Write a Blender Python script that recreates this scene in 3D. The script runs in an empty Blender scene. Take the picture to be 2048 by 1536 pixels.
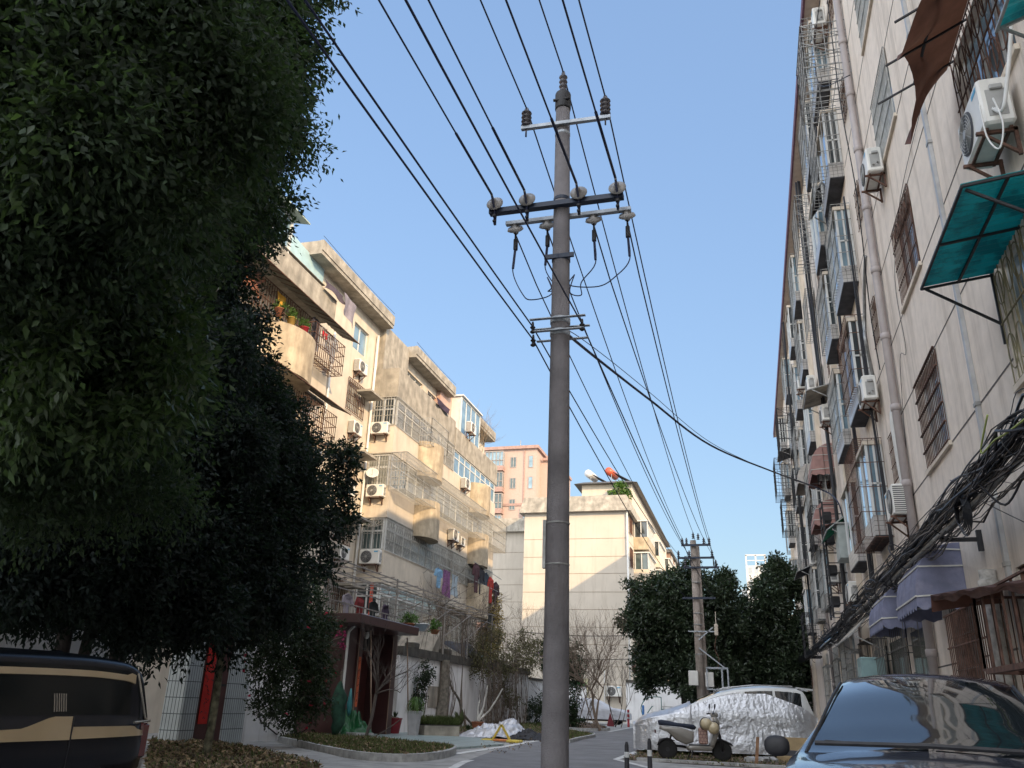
import bpy, math, random
import numpy as np
from mathutils import Vector, Matrix, noise as mnoise
random.seed(7); rng = np.random.default_rng(11)
SC = bpy.context.scene
COL = SC.collection
R = math.radians
# ------------------------------------------------------------------ camera
CAM_H = 1.12
PITCH, YAW, ROLL, FPX = R(21.215), R(16.12), R(2.0), 1640.0
cd = bpy.data.cameras.new('camera'); cam = bpy.data.objects.new('camera', cd); COL.objects.link(cam)
cd.sensor_width = 36.0; cd.lens = 36.0 * FPX / 2048.0; cd.clip_start = 0.05; cd.clip_end = 3000
fw = Vector((-math.sin(YAW) * math.cos(PITCH), math.cos(YAW) * math.cos(PITCH), math.sin(PITCH)))
rt = Vector((math.cos(YAW), math.sin(YAW), 0)); up = rt.cross(fw)
cr, sr = math.cos(ROLL), math.sin(ROLL)
cx = rt * cr + up * sr; cy = up * cr - rt * sr      # camera x and y axes after the roll
cam.matrix_world = Matrix(((cx.x, cy.x, -fw.x, 0), (cx.y, cy.y, -fw.y, 0), (cx.z, cy.z, -fw.z, CAM_H), (0, 0, 0, 1)))
SC.camera = cam
# ------------------------------------------------------------------ sky, sun, exposure
SKY_FILL = 5.2  # strength of the fill light added to the sky out of view
SUN_EL, SUN_AZ = 24.0, 47.0        # azimuth measured from -Y towards +X
w = bpy.data.worlds.new('World'); SC.world = w; w.use_nodes = True
nt = w.node_tree; nt.nodes.clear()
sky = nt.nodes.new('ShaderNodeTexSky'); sky.sky_type = 'NISHITA'; sky.sun_disc = False
sky.sun_elevation = R(SUN_EL); sky.sun_rotation = R(180 - SUN_AZ)
sky.air_density = 1.0; sky.dust_density = 1.6; sky.ozone_density = 1.0
bg = nt.nodes.new('ShaderNodeBackground'); bg.inputs[1].default_value = 0.15
wo = nt.nodes.new('ShaderNodeOutputWorld')
# the bright horizon is held back a little: colour kept, luminance compressed
bw = nt.nodes.new('ShaderNodeRGBToBW'); pw = nt.nodes.new('ShaderNodeMath'); pw.operation = 'POWER'; pw.inputs[1].default_value = -0.58
vm = nt.nodes.new('ShaderNodeVectorMath'); vm.operation = 'SCALE'
nt.links.new(sky.outputs[0], bw.inputs[0]); nt.links.new(bw.outputs[0], pw.inputs[0]); nt.links.new(pw.outputs[0], vm.inputs['Scale']); nt.links.new(sky.outputs[0], vm.inputs[0])
vt = nt.nodes.new('ShaderNodeVectorMath'); vt.operation = 'MULTIPLY'; vt.inputs[1].default_value = (0.985, 1.0, 0.995)
nt.links.new(vm.outputs[0], vt.inputs[0]); # added white fill over unseen sky (overhead, west, sunward) to lift the shaded walls
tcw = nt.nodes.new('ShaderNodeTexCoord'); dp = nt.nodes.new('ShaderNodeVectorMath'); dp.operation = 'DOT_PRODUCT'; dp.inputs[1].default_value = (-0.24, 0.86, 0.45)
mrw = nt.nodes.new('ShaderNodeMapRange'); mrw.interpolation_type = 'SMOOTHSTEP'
mrw.inputs['From Min'].default_value = 0.74; mrw.inputs['From Max'].default_value = 0.15; mrw.inputs['To Max'].default_value = SKY_FILL
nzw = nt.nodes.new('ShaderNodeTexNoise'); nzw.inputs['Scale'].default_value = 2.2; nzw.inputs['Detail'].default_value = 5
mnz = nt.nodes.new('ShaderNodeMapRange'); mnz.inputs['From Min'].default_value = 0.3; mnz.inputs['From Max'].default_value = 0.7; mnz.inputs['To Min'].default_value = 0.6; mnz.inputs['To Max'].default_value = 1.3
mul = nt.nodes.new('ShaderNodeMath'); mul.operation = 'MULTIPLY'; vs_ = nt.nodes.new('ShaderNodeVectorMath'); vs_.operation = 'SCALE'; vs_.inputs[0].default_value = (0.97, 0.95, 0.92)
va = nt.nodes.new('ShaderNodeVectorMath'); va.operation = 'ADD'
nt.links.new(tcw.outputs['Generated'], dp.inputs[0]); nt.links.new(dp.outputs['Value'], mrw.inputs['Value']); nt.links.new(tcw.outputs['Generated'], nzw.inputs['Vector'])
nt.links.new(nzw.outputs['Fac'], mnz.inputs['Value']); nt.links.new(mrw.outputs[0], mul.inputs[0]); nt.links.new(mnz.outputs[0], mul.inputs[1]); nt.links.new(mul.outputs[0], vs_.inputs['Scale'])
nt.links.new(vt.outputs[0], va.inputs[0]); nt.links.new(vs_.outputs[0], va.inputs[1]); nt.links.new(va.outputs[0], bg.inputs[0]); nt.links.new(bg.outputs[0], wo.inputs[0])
sl = bpy.data.lights.new('sun', 'SUN'); sl.energy = 2.0; sl.angle = R(0.5); sl.color = (1.0, 0.72, 0.42)
so = bpy.data.objects.new('sun', sl); COL.objects.link(so)
sdir = Vector((math.sin(R(SUN_AZ)) * math.cos(R(SUN_EL)), -math.cos(R(SUN_AZ)) * math.cos(R(SUN_EL)), math.sin(R(SUN_EL))))
so.rotation_euler = sdir.to_track_quat('Z', 'Y').to_euler()
so.location = (0, -20, 40)
SC.view_settings.view_transform = 'Standard'; SC.view_settings.look = 'None'
SC.view_settings.exposure = 1.45; SC.view_settings.gamma = 1.0

# ------------------------------------------------------------------ measuring: a point on a real plane from the photo's survey
def P(px, py, X=None, Y=None, Z=None):
    dx, dy = px - 1024.0, py - 768.0
    u = dx * cr + dy * sr; v = -dx * sr + dy * cr
    d = fw + rt * (u / FPX) - up * (v / FPX)
    t = X / d.x if X is not None else (Y / d.y if Y is not None else (Z - CAM_H) / d.z)
    return Vector((0, 0, CAM_H)) + d * t
def PD(px, py, dist):
    dx, dy = px - 1024.0, py - 768.0
    u = dx * cr + dy * sr; v = -dx * sr + dy * cr
    d = (fw + rt * (u / FPX) - up * (v / FPX)).normalized()
    return Vector((0, 0, CAM_H)) + d * dist
def G(px, py): return P(px, py, Z=0.0)

# ------------------------------------------------------------------ materials
MATS = {}
def M(name, col, rough=0.8, metal=0.0, var=0.18, scale=4.0, bump=0.0, bscale=60.0, streak=0.0, streakcol=(0.10, 0.09, 0.075),
      spec=0.4, stretch=0.12, island=0.0, trans=0.0, coat=0.0, alpha=1.0, sub=None, lo=0.5, hi=0.72):
    if name in MATS: return MATS[name]
    m = bpy.data.materials.new(name); m.use_nodes = True
    t = m.node_tree; n = t.nodes; L = t.links
    b = n['Principled BSDF']
    b.inputs['Roughness'].default_value = rough; b.inputs['Metallic'].default_value = metal
    b.inputs['Specular IOR Level'].default_value = spec
    b.inputs['Coat Weight'].default_value = coat
    tc = n.new('ShaderNodeTexCoord')
    c = list(col) + [1]
    nz = n.new('ShaderNodeTexNoise'); nz.inputs['Scale'].default_value = scale; nz.inputs['Detail'].default_value = 6
    L.new(tc.outputs['Object'], nz.inputs['Vector'])
    mx = n.new('ShaderNodeMix'); mx.data_type = 'RGBA'
    mx.inputs['A'].default_value = [x * (1 - var) for x in col] + [1]
    mx.inputs['B'].default_value = [min(1, x * (1 + var)) for x in col] + [1]
    rp = n.new('ShaderNodeMapRange'); rp.inputs['From Min'].default_value = 0.3; rp.inputs['From Max'].default_value = 0.7
    L.new(nz.outputs['Fac'], rp.inputs['Value']); L.new(rp.outputs['Result'], mx.inputs['Factor'])
    out = mx.outputs['Result']
    if streak > 0:
        mp = n.new('ShaderNodeMapping'); mp.inputs['Scale'].default_value = (1, 1, stretch)
        L.new(tc.outputs['Object'], mp.inputs['Vector'])
        n2 = n.new('ShaderNodeTexNoise'); n2.inputs['Scale'].default_value = 2.6; n2.inputs['Detail'].default_value = 8
        n2.inputs['Roughness'].default_value = 0.65
        L.new(mp.outputs[0], n2.inputs['Vector'])
        r2 = n.new('ShaderNodeMapRange'); r2.inputs['From Min'].default_value = lo; r2.inputs['From Max'].default_value = hi
        r2.inputs['To Max'].default_value = streak
        L.new(n2.outputs['Fac'], r2.inputs['Value'])
        m2 = n.new('ShaderNodeMix'); m2.data_type = 'RGBA'; m2.inputs['B'].default_value = list(streakcol) + [1]
        L.new(out, m2.inputs['A']); L.new(r2.outputs['Result'], m2.inputs['Factor']); out = m2.outputs['Result']
    if island > 0:
        ge = n.new('ShaderNodeNewGeometry'); hs = n.new('ShaderNodeHueSaturation')
        r3 = n.new('ShaderNodeMapRange'); r3.inputs['To Min'].default_value = 1 - island; r3.inputs['To Max'].default_value = 1 + island
        L.new(ge.outputs['Random Per Island'], r3.inputs['Value']); L.new(r3.outputs['Result'], hs.inputs['Value'])
        L.new(out, hs.inputs['Color']); out = hs.outputs['Color']
    L.new(out, b.inputs['Base Color'])
    if bump > 0:
        n3 = n.new('ShaderNodeTexNoise'); n3.inputs['Scale'].default_value = bscale; n3.inputs['Detail'].default_value = 4
        L.new(tc.outputs['Object'], n3.inputs['Vector'])
        bp = n.new('ShaderNodeBump'); bp.inputs['Strength'].default_value = bump; bp.inputs['Distance'].default_value = 0.03
        L.new(n3.outputs['Fac'], bp.inputs['Height']); L.new(bp.outputs['Normal'], b.inputs['Normal'])
    if trans > 0: b.inputs['Transmission Weight'].default_value = trans
    if alpha < 1: b.inputs['Alpha'].default_value = alpha
    if sub:  # light passing through thin leaves and cloth
        tr = n.new('ShaderNodeBsdfTranslucent'); tr.inputs['Color'].default_value = list(sub) + [1]
        ms = n.new('ShaderNodeMixShader'); ms.inputs[0].default_value = 0.28
        mo = n['Material Output']; L.new(b.outputs[0], ms.inputs[1]); L.new(tr.outputs[0], ms.inputs[2]); L.new(ms.outputs[0], mo.inputs['Surface'])
    MATS[name] = m
    return m
def brickmat(name, c1, c2, mortar, bw, bh, ms=0.006, rough=0.35, offset=0.0, axis='yz', var=0.0, spec=0.5):
    """tiles or bricks: a brick texture laid on the surface's own plane (metres)"""
    if name in MATS: return MATS[name]
    m = bpy.data.materials.new(name); m.use_nodes = True
    t = m.node_tree; n = t.nodes; L = t.links; b = n['Principled BSDF']
    b.inputs['Roughness'].default_value = rough; b.inputs['Specular IOR Level'].default_value = spec
    tc = n.new('ShaderNodeTexCoord'); sp = n.new('ShaderNodeSeparateXYZ'); cb = n.new('ShaderNodeCombineXYZ')
    L.new(tc.outputs['Object'], sp.inputs[0])
    ix = {'x': 0, 'y': 1, 'z': 2}
    if axis == 'sz':
        ad = n.new('ShaderNodeMath'); L.new(sp.outputs[0], ad.inputs[0]); L.new(sp.outputs[1], ad.inputs[1])
        L.new(ad.outputs[0], cb.inputs[0]); L.new(sp.outputs[2], cb.inputs[1])
    else:
        L.new(sp.outputs[ix[axis[0]]], cb.inputs[0]); L.new(sp.outputs[ix[axis[1]]], cb.inputs[1])
    br = n.new('ShaderNodeTexBrick'); br.offset = offset
    br.inputs['Color1'].default_value = list(c1) + [1]; br.inputs['Color2'].default_value = list(c2) + [1]
    br.inputs['Mortar'].default_value = list(mortar) + [1]; br.inputs['Scale'].default_value = 1.0
    br.inputs['Mortar Size'].default_value = ms; br.inputs['Brick Width'].default_value = bw; br.inputs['Row Height'].default_value = bh
    L.new(cb.outputs[0], br.inputs['Vector'])
    nz = n.new('ShaderNodeTexNoise'); nz.inputs['Scale'].default_value = 3; nz.inputs['Detail'].default_value = 6
    L.new(tc.outputs['Object'], nz.inputs['Vector'])
    hs = n.new('ShaderNodeHueSaturation'); mr = n.new('ShaderNodeMapRange')
    mr.inputs['To Min'].default_value = 0.7; mr.inputs['To Max'].default_value = 1.3
    L.new(nz.outputs['Fac'], mr.inputs['Value']); L.new(mr.outputs[0], hs.inputs['Value']); L.new(br.outputs['Color'], hs.inputs['Color'])
    L.new(hs.outputs[0], b.inputs['Base Color'])
    MATS[name] = m
    return m
def glassmat(name, col, rough=0.08, spec=0.8):
    """window glass seen by day: dark interior behind a mirror-like skin"""
    if name in MATS: return MATS[name]
    m = M(name, col, rough=rough, spec=spec, var=0.35, scale=1.3, coat=0.6)
    m.node_tree.nodes['Principled BSDF'].inputs['Coat Roughness'].default_value = 0.03
    return m

# ------------------------------------------------------------------ mesh building
def mset(me, mats):
    for m in (mats if isinstance(mats, (list, tuple)) else [mats]): me.materials.append(m)
class MB:
    def __init__(s): s.v = []; s.f = []; s.mi = []; s.cur = 0
    def add(s, vs, fs):
        o = len(s.v); s.v += [tuple(v) for v in vs]
        for f in fs: s.f.append(tuple(o + i for i in f)); s.mi.append(s.cur)
        return s
    def box(s, x0, x1, y0, y1, z0, z1):
        vs = [(x, y, z) for z in (z0, z1) for y in (y0, y1) for x in (x0, x1)]
        return s.add(vs, [(0, 2, 3, 1), (4, 5, 7, 6), (0, 1, 5, 4), (2, 6, 7, 3), (0, 4, 6, 2), (1, 3, 7, 5)])
    def rbox(s, c, size, M3=None):
        hx, hy, hz = [k / 2 for k in size]
        vs = [Vector((x, y, z)) for z in (-hz, hz) for y in (-hy, hy) for x in (-hx, hx)]
        if M3 is not None: vs = [M3 @ v for v in vs]
        vs = [v + Vector(c) for v in vs]
        return s.add(vs, [(0, 2, 3, 1), (4, 5, 7, 6), (0, 1, 5, 4), (2, 6, 7, 3), (0, 4, 6, 2), (1, 3, 7, 5)])
    def bevbox(s, c, size, b=0.02, M3=None):
        """box with chamfered vertical and top edges"""
        hx, hy, hz = [k / 2 for k in size]; b = min(b, hx * .9, hy * .9, hz * .9)
        rings = []
        for z, i in ((-hz, b), (-hz + b, 0), (hz - b, 0), (hz, b)):
            X, Y = hx - i, hy - i
            rings.append([(-X + b, -Y, z), (X - b, -Y, z), (X, -Y + b, z), (X, Y - b, z), (X - b, Y, z), (-X + b, Y, z), (-X, Y - b, z), (-X, -Y + b, z)])
        vs = [Vector(p) for r in rings for p in r]
        if M3 is not None: vs = [M3 @ v for v in vs]
        vs = [v + Vector(c) for v in vs]
        fs = []
        for k in range(3):
            for i in range(8): fs.append((k * 8 + i, k * 8 + (i + 1) % 8, k * 8 + 8 + (i + 1) % 8, k * 8 + 8 + i))
        fs.append(tuple(range(7, -1, -1))); fs.append(tuple(range(24, 32)))
        return s.add(vs, fs)
    def bar(s, p, q, w=0.02, h=None):
        p, q = Vector(p), Vector(q); d = q - p
        if d.length < 1e-5: return s
        d.normalize(); a = Vector((0, 0, 1)) if abs(d.z) < 0.9 else Vector((1, 0, 0))
        x = d.cross(a).normalized() * (w / 2); y = d.cross(x).normalized() * ((h or w) / 2)
        vs = [p - x - y, p + x - y, p + x + y, p - x + y, q - x - y, q + x - y, q + x + y, q - x + y]
        return s.add(vs, [(0, 1, 2, 3), (7, 6, 5, 4), (0, 4, 5, 1), (1, 5, 6, 2), (2, 6, 7, 3), (3, 7, 4, 0)])
    def tube(s, pts, r, n=6, cap=True):
        pts = [Vector(p) for p in pts]; m = len(pts)
        rs = r if isinstance(r, (list, tuple)) else [r] * m
        prev = None; vs = []
        for i, p in enumerate(pts):
            d = (pts[min(i + 1, m - 1)] - pts[max(i - 1, 0)])
            if d.length < 1e-7: d = Vector((0, 0, 1))
            d.normalize()
            if prev is None:
                a = Vector((0, 0, 1)) if abs(d.z) < 0.9 else Vector((1, 0, 0)); x = d.cross(a).normalized()
            else:
                x = prev - d * prev.dot(d)
                x = x.normalized() if x.length > 1e-6 else d.orthogonal().normalized()
            prev = x; y = d.cross(x)
            for k in range(n):
                a = 2 * math.pi * k / n
                vs.append(p + x * (rs[i] * math.cos(a)) + y * (rs[i] * math.sin(a)))
        fs = []
        for i in range(m - 1):
            for k in range(n):
                fs.append((i * n + k, i * n + (k + 1) % n, (i + 1) * n + (k + 1) % n, (i + 1) * n + k))
        if cap and n > 2: fs.append(tuple(range(n - 1, -1, -1))); fs.append(tuple((m - 1) * n + k for k in range(n)))
        return s.add(vs, fs)
    def lathe(s, prof, n=16, c=(0, 0, 0), axis=(0, 0, 1)):
        c = Vector(c); ax = Vector(axis).normalized(); x = ax.orthogonal().normalized(); y = ax.cross(x)
        vs = []
        for r, z in prof:
            for k in range(n):
                a = 2 * math.pi * k / n
                vs.append(c + ax * z + x * (r * math.cos(a)) + y * (r * math.sin(a)))
        fs = []
        for i in range(len(prof) - 1):
            for k in range(n): fs.append((i * n + k, i * n + (k + 1) % n, (i + 1) * n + (k + 1) % n, (i + 1) * n + k))
        fs.append(tuple(range(n - 1, -1, -1))); fs.append(tuple((len(prof) - 1) * n + k for k in range(n)))
        return s.add(vs, fs)
    def prism(s, poly, ext):
        """closed polygon (3D points) pushed along the vector ext"""
        poly = [Vector(p) for p in poly]; e = Vector(ext); n = len(poly)
        fs = [tuple(range(n - 1, -1, -1)), tuple(range(n, 2 * n))] + [(i, (i + 1) % n, n + (i + 1) % n, n + i) for i in range(n)]
        return s.add(poly + [p + e for p in poly], fs)
    def quad(s, a, b, c, d): return s.add([a, b, c, d], [(0, 1, 2, 3)])
    def grid(s, rows, close=False):
        m = len(rows[0]); vs = [p for r in rows for p in r]; fs = []
        for i in range(len(rows) - 1):
            for k in range(m if close else m - 1):
                fs.append((i * m + k, i * m + (k + 1) % m, (i + 1) * m + (k + 1) % m, (i + 1) * m + k))
        return s.add(vs, fs)
    def build(s, name, mat, parent=None, smooth=False, **tags):
        me = bpy.data.meshes.new(name); me.from_pydata(s.v, [], s.f); mset(me, mat)
        if any(s.mi): me.polygons.foreach_set('material_index', s.mi)
        if smooth: me.polygons.foreach_set('use_smooth', [True] * len(me.polygons))
        me.update()
        return link(name, me, parent, **tags)
def tag(o, label=None, cat=None, group=None, kind=None):
    if label: o['label'] = label
    if cat: o['category'] = cat
    if group: o['group'] = group
    if kind: o['kind'] = kind
    return o
def thing(name, label, cat, loc=(0, 0, 0), group=None, world=True):
    """Empty at a thing's base; with world=True its parts are given in world coordinates"""
    o = bpy.data.objects.new(name, None); COL.objects.link(o); o.location = loc; o.empty_display_size = 0.3
    if world: o['_w'] = 1
    return tag(o, label, cat, group)
def link(name, me, parent=None, label=None, cat=None, group=None, kind=None):
    o = bpy.data.objects.new(name, me); COL.objects.link(o)
    if parent is not None:
        o.parent = parent
        if parent.type == 'EMPTY' and parent.get('_w'): o.matrix_parent_inverse = Matrix.Translation(-parent.location)
    return tag(o, label, cat, group, kind)
def dup(root, loc=None, rz=None, label=None, group=None, scale=None):
    """a copy of a thing with copies of its parts and their sub-parts"""
    r = root.copy(); COL.objects.link(r)
    if loc is not None: r.location = loc
    if rz is not None: r.rotation_euler = (0, 0, rz)
    if scale is not None: r.scale = (scale, scale, scale) if not isinstance(scale, tuple) else scale
    if label: r['label'] = label
    if group: r['group'] = group
    for ch in list(root.children):
        c = ch.copy(); COL.objects.link(c); c.parent = r
        for g in list(ch.children):
            d = g.copy(); COL.objects.link(d); d.parent = c
    return r
def ground_poly(mb, pts, z):
    mb.add([(p[0], p[1], z) for p in pts], [tuple(range(len(pts)))])

def fastmesh(name, V, F, mat, parent=None, **tags):
    """numpy verts (n,3) and quads/tris (m,k)"""
    me = bpy.data.meshes.new(name); k = F.shape[1]
    me.vertices.add(len(V)); me.vertices.foreach_set('co', V.astype(np.float32).ravel())
    me.loops.add(F.size); me.loops.foreach_set('vertex_index', F.astype(np.int32).ravel())
    me.polygons.add(len(F)); me.polygons.foreach_set('loop_start', np.arange(0, F.size, k, dtype=np.int32))
    me.update(calc_edges=True); mset(me, mat)
    return link(name, me, parent, **tags)
def leaf_arrays(pos, dirs, L, W, droop=0.3):
    """kite-shaped folded leaves; pos, dirs (n,3)"""
    n = len(pos)
    d = dirs + rng.normal(0, 0.25, (n, 3)); d[:, 2] -= droop
    d /= np.linalg.norm(d, axis=1, keepdims=True) + 1e-9
    r = rng.normal(0, 1, (n, 3)); s = np.cross(d, r); s /= np.linalg.norm(s, axis=1, keepdims=True) + 1e-9
    nn = np.cross(d, s)
    l = (L * rng.uniform(0.65, 1.25, n))[:, None]; wd = (W * rng.uniform(0.7, 1.2, n))[:, None]
    a = pos; t = pos + d * l - nn * l * 0.08
    b = pos + d * l * 0.42 + s * wd * 0.5 + nn * wd * 0.14; c = pos + d * l * 0.42 - s * wd * 0.5 + nn * wd * 0.14
    V = np.stack([a, b, t, c], 1).reshape(-1, 3)
    i = np.arange(n)[:, None] * 4
    F = np.concatenate([i + [0, 1, 2], i + [0, 2, 3]], 0)
    return V, F
def crown(name, blobs, per_m2, L, W, mat, parent, per=14, tw=0.28, shell=0.55, droop=0.3, holes=0.25, tufts=0, tsize=1.0, **tags):
    """foliage: leafy twigs spread through lumpy ellipsoids (cx,cy,cz,rx,ry,rz)"""
    PP = []; DD = []
    allb = list(blobs)
    for (x, y, z, rx, ry, rz) in blobs:      # smaller tufts break the outline of every clump
        for _ in range(tufts):
            u = rng.normal(0, 1, 3); u /= np.linalg.norm(u); k = rng.uniform(.22, .4) * tsize
            allb.append((x + u[0] * rx * .92 * tsize ** .3, y + u[1] * ry * .92, z + u[2] * rz * .92 * tsize ** .3, rx * k + .12, ry * k + .12, rz * k + .12))
    for (x, y, z, rx, ry, rz) in allb:
        area = 4 * math.pi * (((rx * ry) ** 1.6 + (rx * rz) ** 1.6 + (ry * rz) ** 1.6) / 3) ** (1 / 1.6)
        n = max(6, int(area * per_m2))
        rx, ry, rz = [max(k * .5, k - tw * .75) for k in (rx, ry, rz)]
        u = rng.normal(0, 1, (n, 3)); u /= np.linalg.norm(u, axis=1, keepdims=True)
        rad = 1 - (rng.random(n) ** 1.6) * shell
        # lumps and gaps
        k = rng.normal(0, 1, (7, 3)) * 2.2; ph = rng.uniform(0, 6.28, 7)
        lump = np.sin(u @ k.T + ph).sum(1) / 7
        keep = lump > (-0.6 + holes)
        rad = rad * (1 + 0.32 * lump)
        c = np.array([x, y, z]) + u * rad[:, None] * np.array([rx, ry, rz]) ; c = c[keep]; u = u[keep]
        m = len(c)
        tdir = u * 0.8 + rng.normal(0, 0.5, (m, 3)); tdir /= np.linalg.norm(tdir, axis=1, keepdims=True)
        tdir[:, 2] -= 0.2
        t = rng.uniform(0, 1, (m, per)); pos = c[:, None, :] + tdir[:, None, :] * (t * tw)[:, :, None] + rng.normal(0, tw * 0.16, (m, per, 3))
        dr = tdir[:, None, :] + rng.normal(0, 0.75, (m, per, 3))
        PP.append(pos.reshape(-1, 3)); DD.append(dr.reshape(-1, 3))
    PP = np.concatenate(PP); DD = np.concatenate(DD)
    V, F = leaf_arrays(PP, DD, L, W, droop)
    return fastmesh(name, V, F, mat, parent, **tags)
def limb(mb, p, q, r0, r1, n=7, segs=6, bend=0.12):
    p, q = Vector(p), Vector(q); L = (q - p).length; pts = []; rs = []
    o1 = Vector([random.uniform(-1, 1) for _ in range(3)]) * L * bend
    for i in range(segs + 1):
        t = i / segs; pts.append(p.lerp(q, t) + o1 * math.sin(t * math.pi) + Vector([random.uniform(-1, 1) * L * 0.012 for _ in range(3)]))
        rs.append(r0 + (r1 - r0) * t)
    mb.tube(pts, rs, n)
    return pts
def limbs(mb, start, blobs, r=.07, tip=.012, n=5):
    """limbs grow from the trunk top to the nearest clump and on from clump to clump, hidden inside the crown"""
    done = [Vector(start)]; left = [Vector(b[:3]) for b in blobs]; gen = {0: 0}
    while left:
        bi, bj, bd = 0, 0, 1e9
        for i, q in enumerate(left):
            for j, p in enumerate(done):
                d = (q - p).length
                if d < bd: bi, bj, bd = i, j, d
        q = left.pop(bi); g = gen[bj] + 1; gen[len(done)] = g; k = max(.25, 1 - .16 * g)
        limb(mb, done[bj], q, r * k + .006, max(tip, r * k * .7), n, 5, .08); done.append(q)
def twigs(mb, p, d, L, r, depth, spread=0.6, n=3, up_=0.15, k=4):
    """bare branching"""
    p = Vector(p); d = Vector(d).normalized(); pts = [p]; dd = d.copy()
    for i in range(3):
        dd = (dd + Vector([random.uniform(-1, 1) for _ in range(3)]) * 0.22 + Vector((0, 0, up_ * 0.4))).normalized()
        pts.append(pts[-1] + dd * (L / 3))
    mb.tube(pts, [r, r * 0.86, r * 0.74, r * 0.6], k if r > 0.008 else 3, cap=False)
    if depth <= 0: return
    for i in range(n):
        a = pts[random.choice([1, 2, 3, 3])]
        e = (dd + Vector([random.uniform(-1, 1) for _ in range(3)]) * spread + Vector((0, 0, up_))).normalized()
        twigs(mb, a, e, L * random.uniform(0.6, 0.85), r * 0.6, depth - 1, spread, n, up_, k)

# ------------------------------------------------------------------ facades
def facade(mb, o, u, n, U, Z, holes, depth=0.16):
    """wall face in the plane through o (u along, z up, n outward) with real recessed openings (u0,u1,z0,z1)"""
    o, u, n = Vector(o), Vector(u), Vector(n)
    us = sorted({U[0], U[1]} | {h[0] for h in holes} | {h[1] for h in holes}); us = [a for a in us if U[0] <= a <= U[1]]
    zs = sorted({Z[0], Z[1]} | {h[2] for h in holes} | {h[3] for h in holes}); zs = [a for a in zs if Z[0] <= a <= Z[1]]
    pt = lambda a, z, d=0: o + u * a + Vector((0, 0, z)) - n * d
    for i in range(len(us) - 1):
        for k in range(len(zs) - 1):
            ca, cz = (us[i] + us[i + 1]) / 2, (zs[k] + zs[k + 1]) / 2
            if any(h[0] < ca < h[1] and h[2] < cz < h[3] for h in holes): continue
            mb.quad(pt(us[i], zs[k]), pt(us[i + 1], zs[k]), pt(us[i + 1], zs[k + 1]), pt(us[i], zs[k + 1]))
    for a, b, c, d in holes:
        for (p, q) in (((a, c), (b, c)), ((b, c), (b, d)), ((b, d), (a, d)), ((a, d), (a, c))):
            mb.quad(pt(p[0], p[1]), pt(q[0], q[1]), pt(q[0], q[1], depth), pt(p[0], p[1], depth))
class Frame:
    """local frame on a wall: pt(a, z, out)"""
    def __init__(s, o, u, n): s.o, s.u, s.n = Vector(o), Vector(u), Vector(n)
    def pt(s, a, z, out=0.0): return s.o + s.u * a + Vector((0, 0, z)) + s.n * out
    def box(s, mb, a0, a1, z0, z1, d0, d1):
        c = [s.pt(a, z, d) for z in (z0, z1) for d in (d0, d1) for a in (a0, a1)]
        mb.add(c, [(0, 2, 3, 1), (4, 5, 7, 6), (0, 1, 5, 4), (2, 6, 7, 3), (0, 4, 6, 2), (1, 3, 7, 5)])
def bars_flat(mb, F, r, out, sp=0.11, hz=3, w=0.016, style=0):
    a0, a1, z0, z1 = r
    n = max(2, int(round((a1 - a0) / sp)))
    for i in range(n + 1):
        a = a0 + (a1 - a0) * i / n; mb.bar(F.pt(a, z0, out), F.pt(a, z1, out), w)
    for i in range(hz + 1):
        z = z0 + (z1 - z0) * i / hz; mb.bar(F.pt(a0 - 0.02, z, out + 0.012), F.pt(a1 + 0.02, z, out + 0.012), w * 1.3, w)
    if style == 1:   # fan of curved bars along the top
        c = (a0 + a1) / 2
        for k in range(1, 8):
            t = math.pi * k / 8; mb.bar(F.pt(c, z1 - 0.42, out + .02), F.pt(c + math.cos(t) * (a1 - a0) / 2, z1 - 0.42 + math.sin(t) * 0.4, out + .02), w)
        mb.tube([F.pt(c + math.cos(t) * 0.2, z1 - 0.42 + math.sin(t) * 0.2, out + .02) for t in [math.pi * i / 8 for i in range(9)]], w * .6, 4)
def cage(mb, F, r, out, sp=0.12, hz=3, w=0.016, top=True, bottom=True, near=True, far=True):
    """box grille standing proud of a wall by `out`"""
    a0, a1, z0, z1 = r
    bars_flat(mb, F, r, out, sp, hz, w)
    for a, on in ((a0, near), (a1, far)):
        if not on: continue
        n = max(2, int(out / sp))
        for i in range(n + 1): mb.bar(F.pt(a, z0, out * i / n), F.pt(a, z1, out * i / n), w)
        for i in range(hz + 1): mb.bar(F.pt(a, z0 + (z1 - z0) * i / hz, 0), F.pt(a, z0 + (z1 - z0) * i / hz, out), w * 1.3)
    n = max(2, int((a1 - a0) / sp))
    for z, on in ((z0, bottom), (z1, top)):
        if on:
            for i in range(n + 1): mb.bar(F.pt(a0 + (a1 - a0) * i / n, z, 0), F.pt(a0 + (a1 - a0) * i / n, z, out), w)
            for k in (0.33, 0.66): mb.bar(F.pt(a0, z, out * k), F.pt(a1, z, out * k), w)
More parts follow.
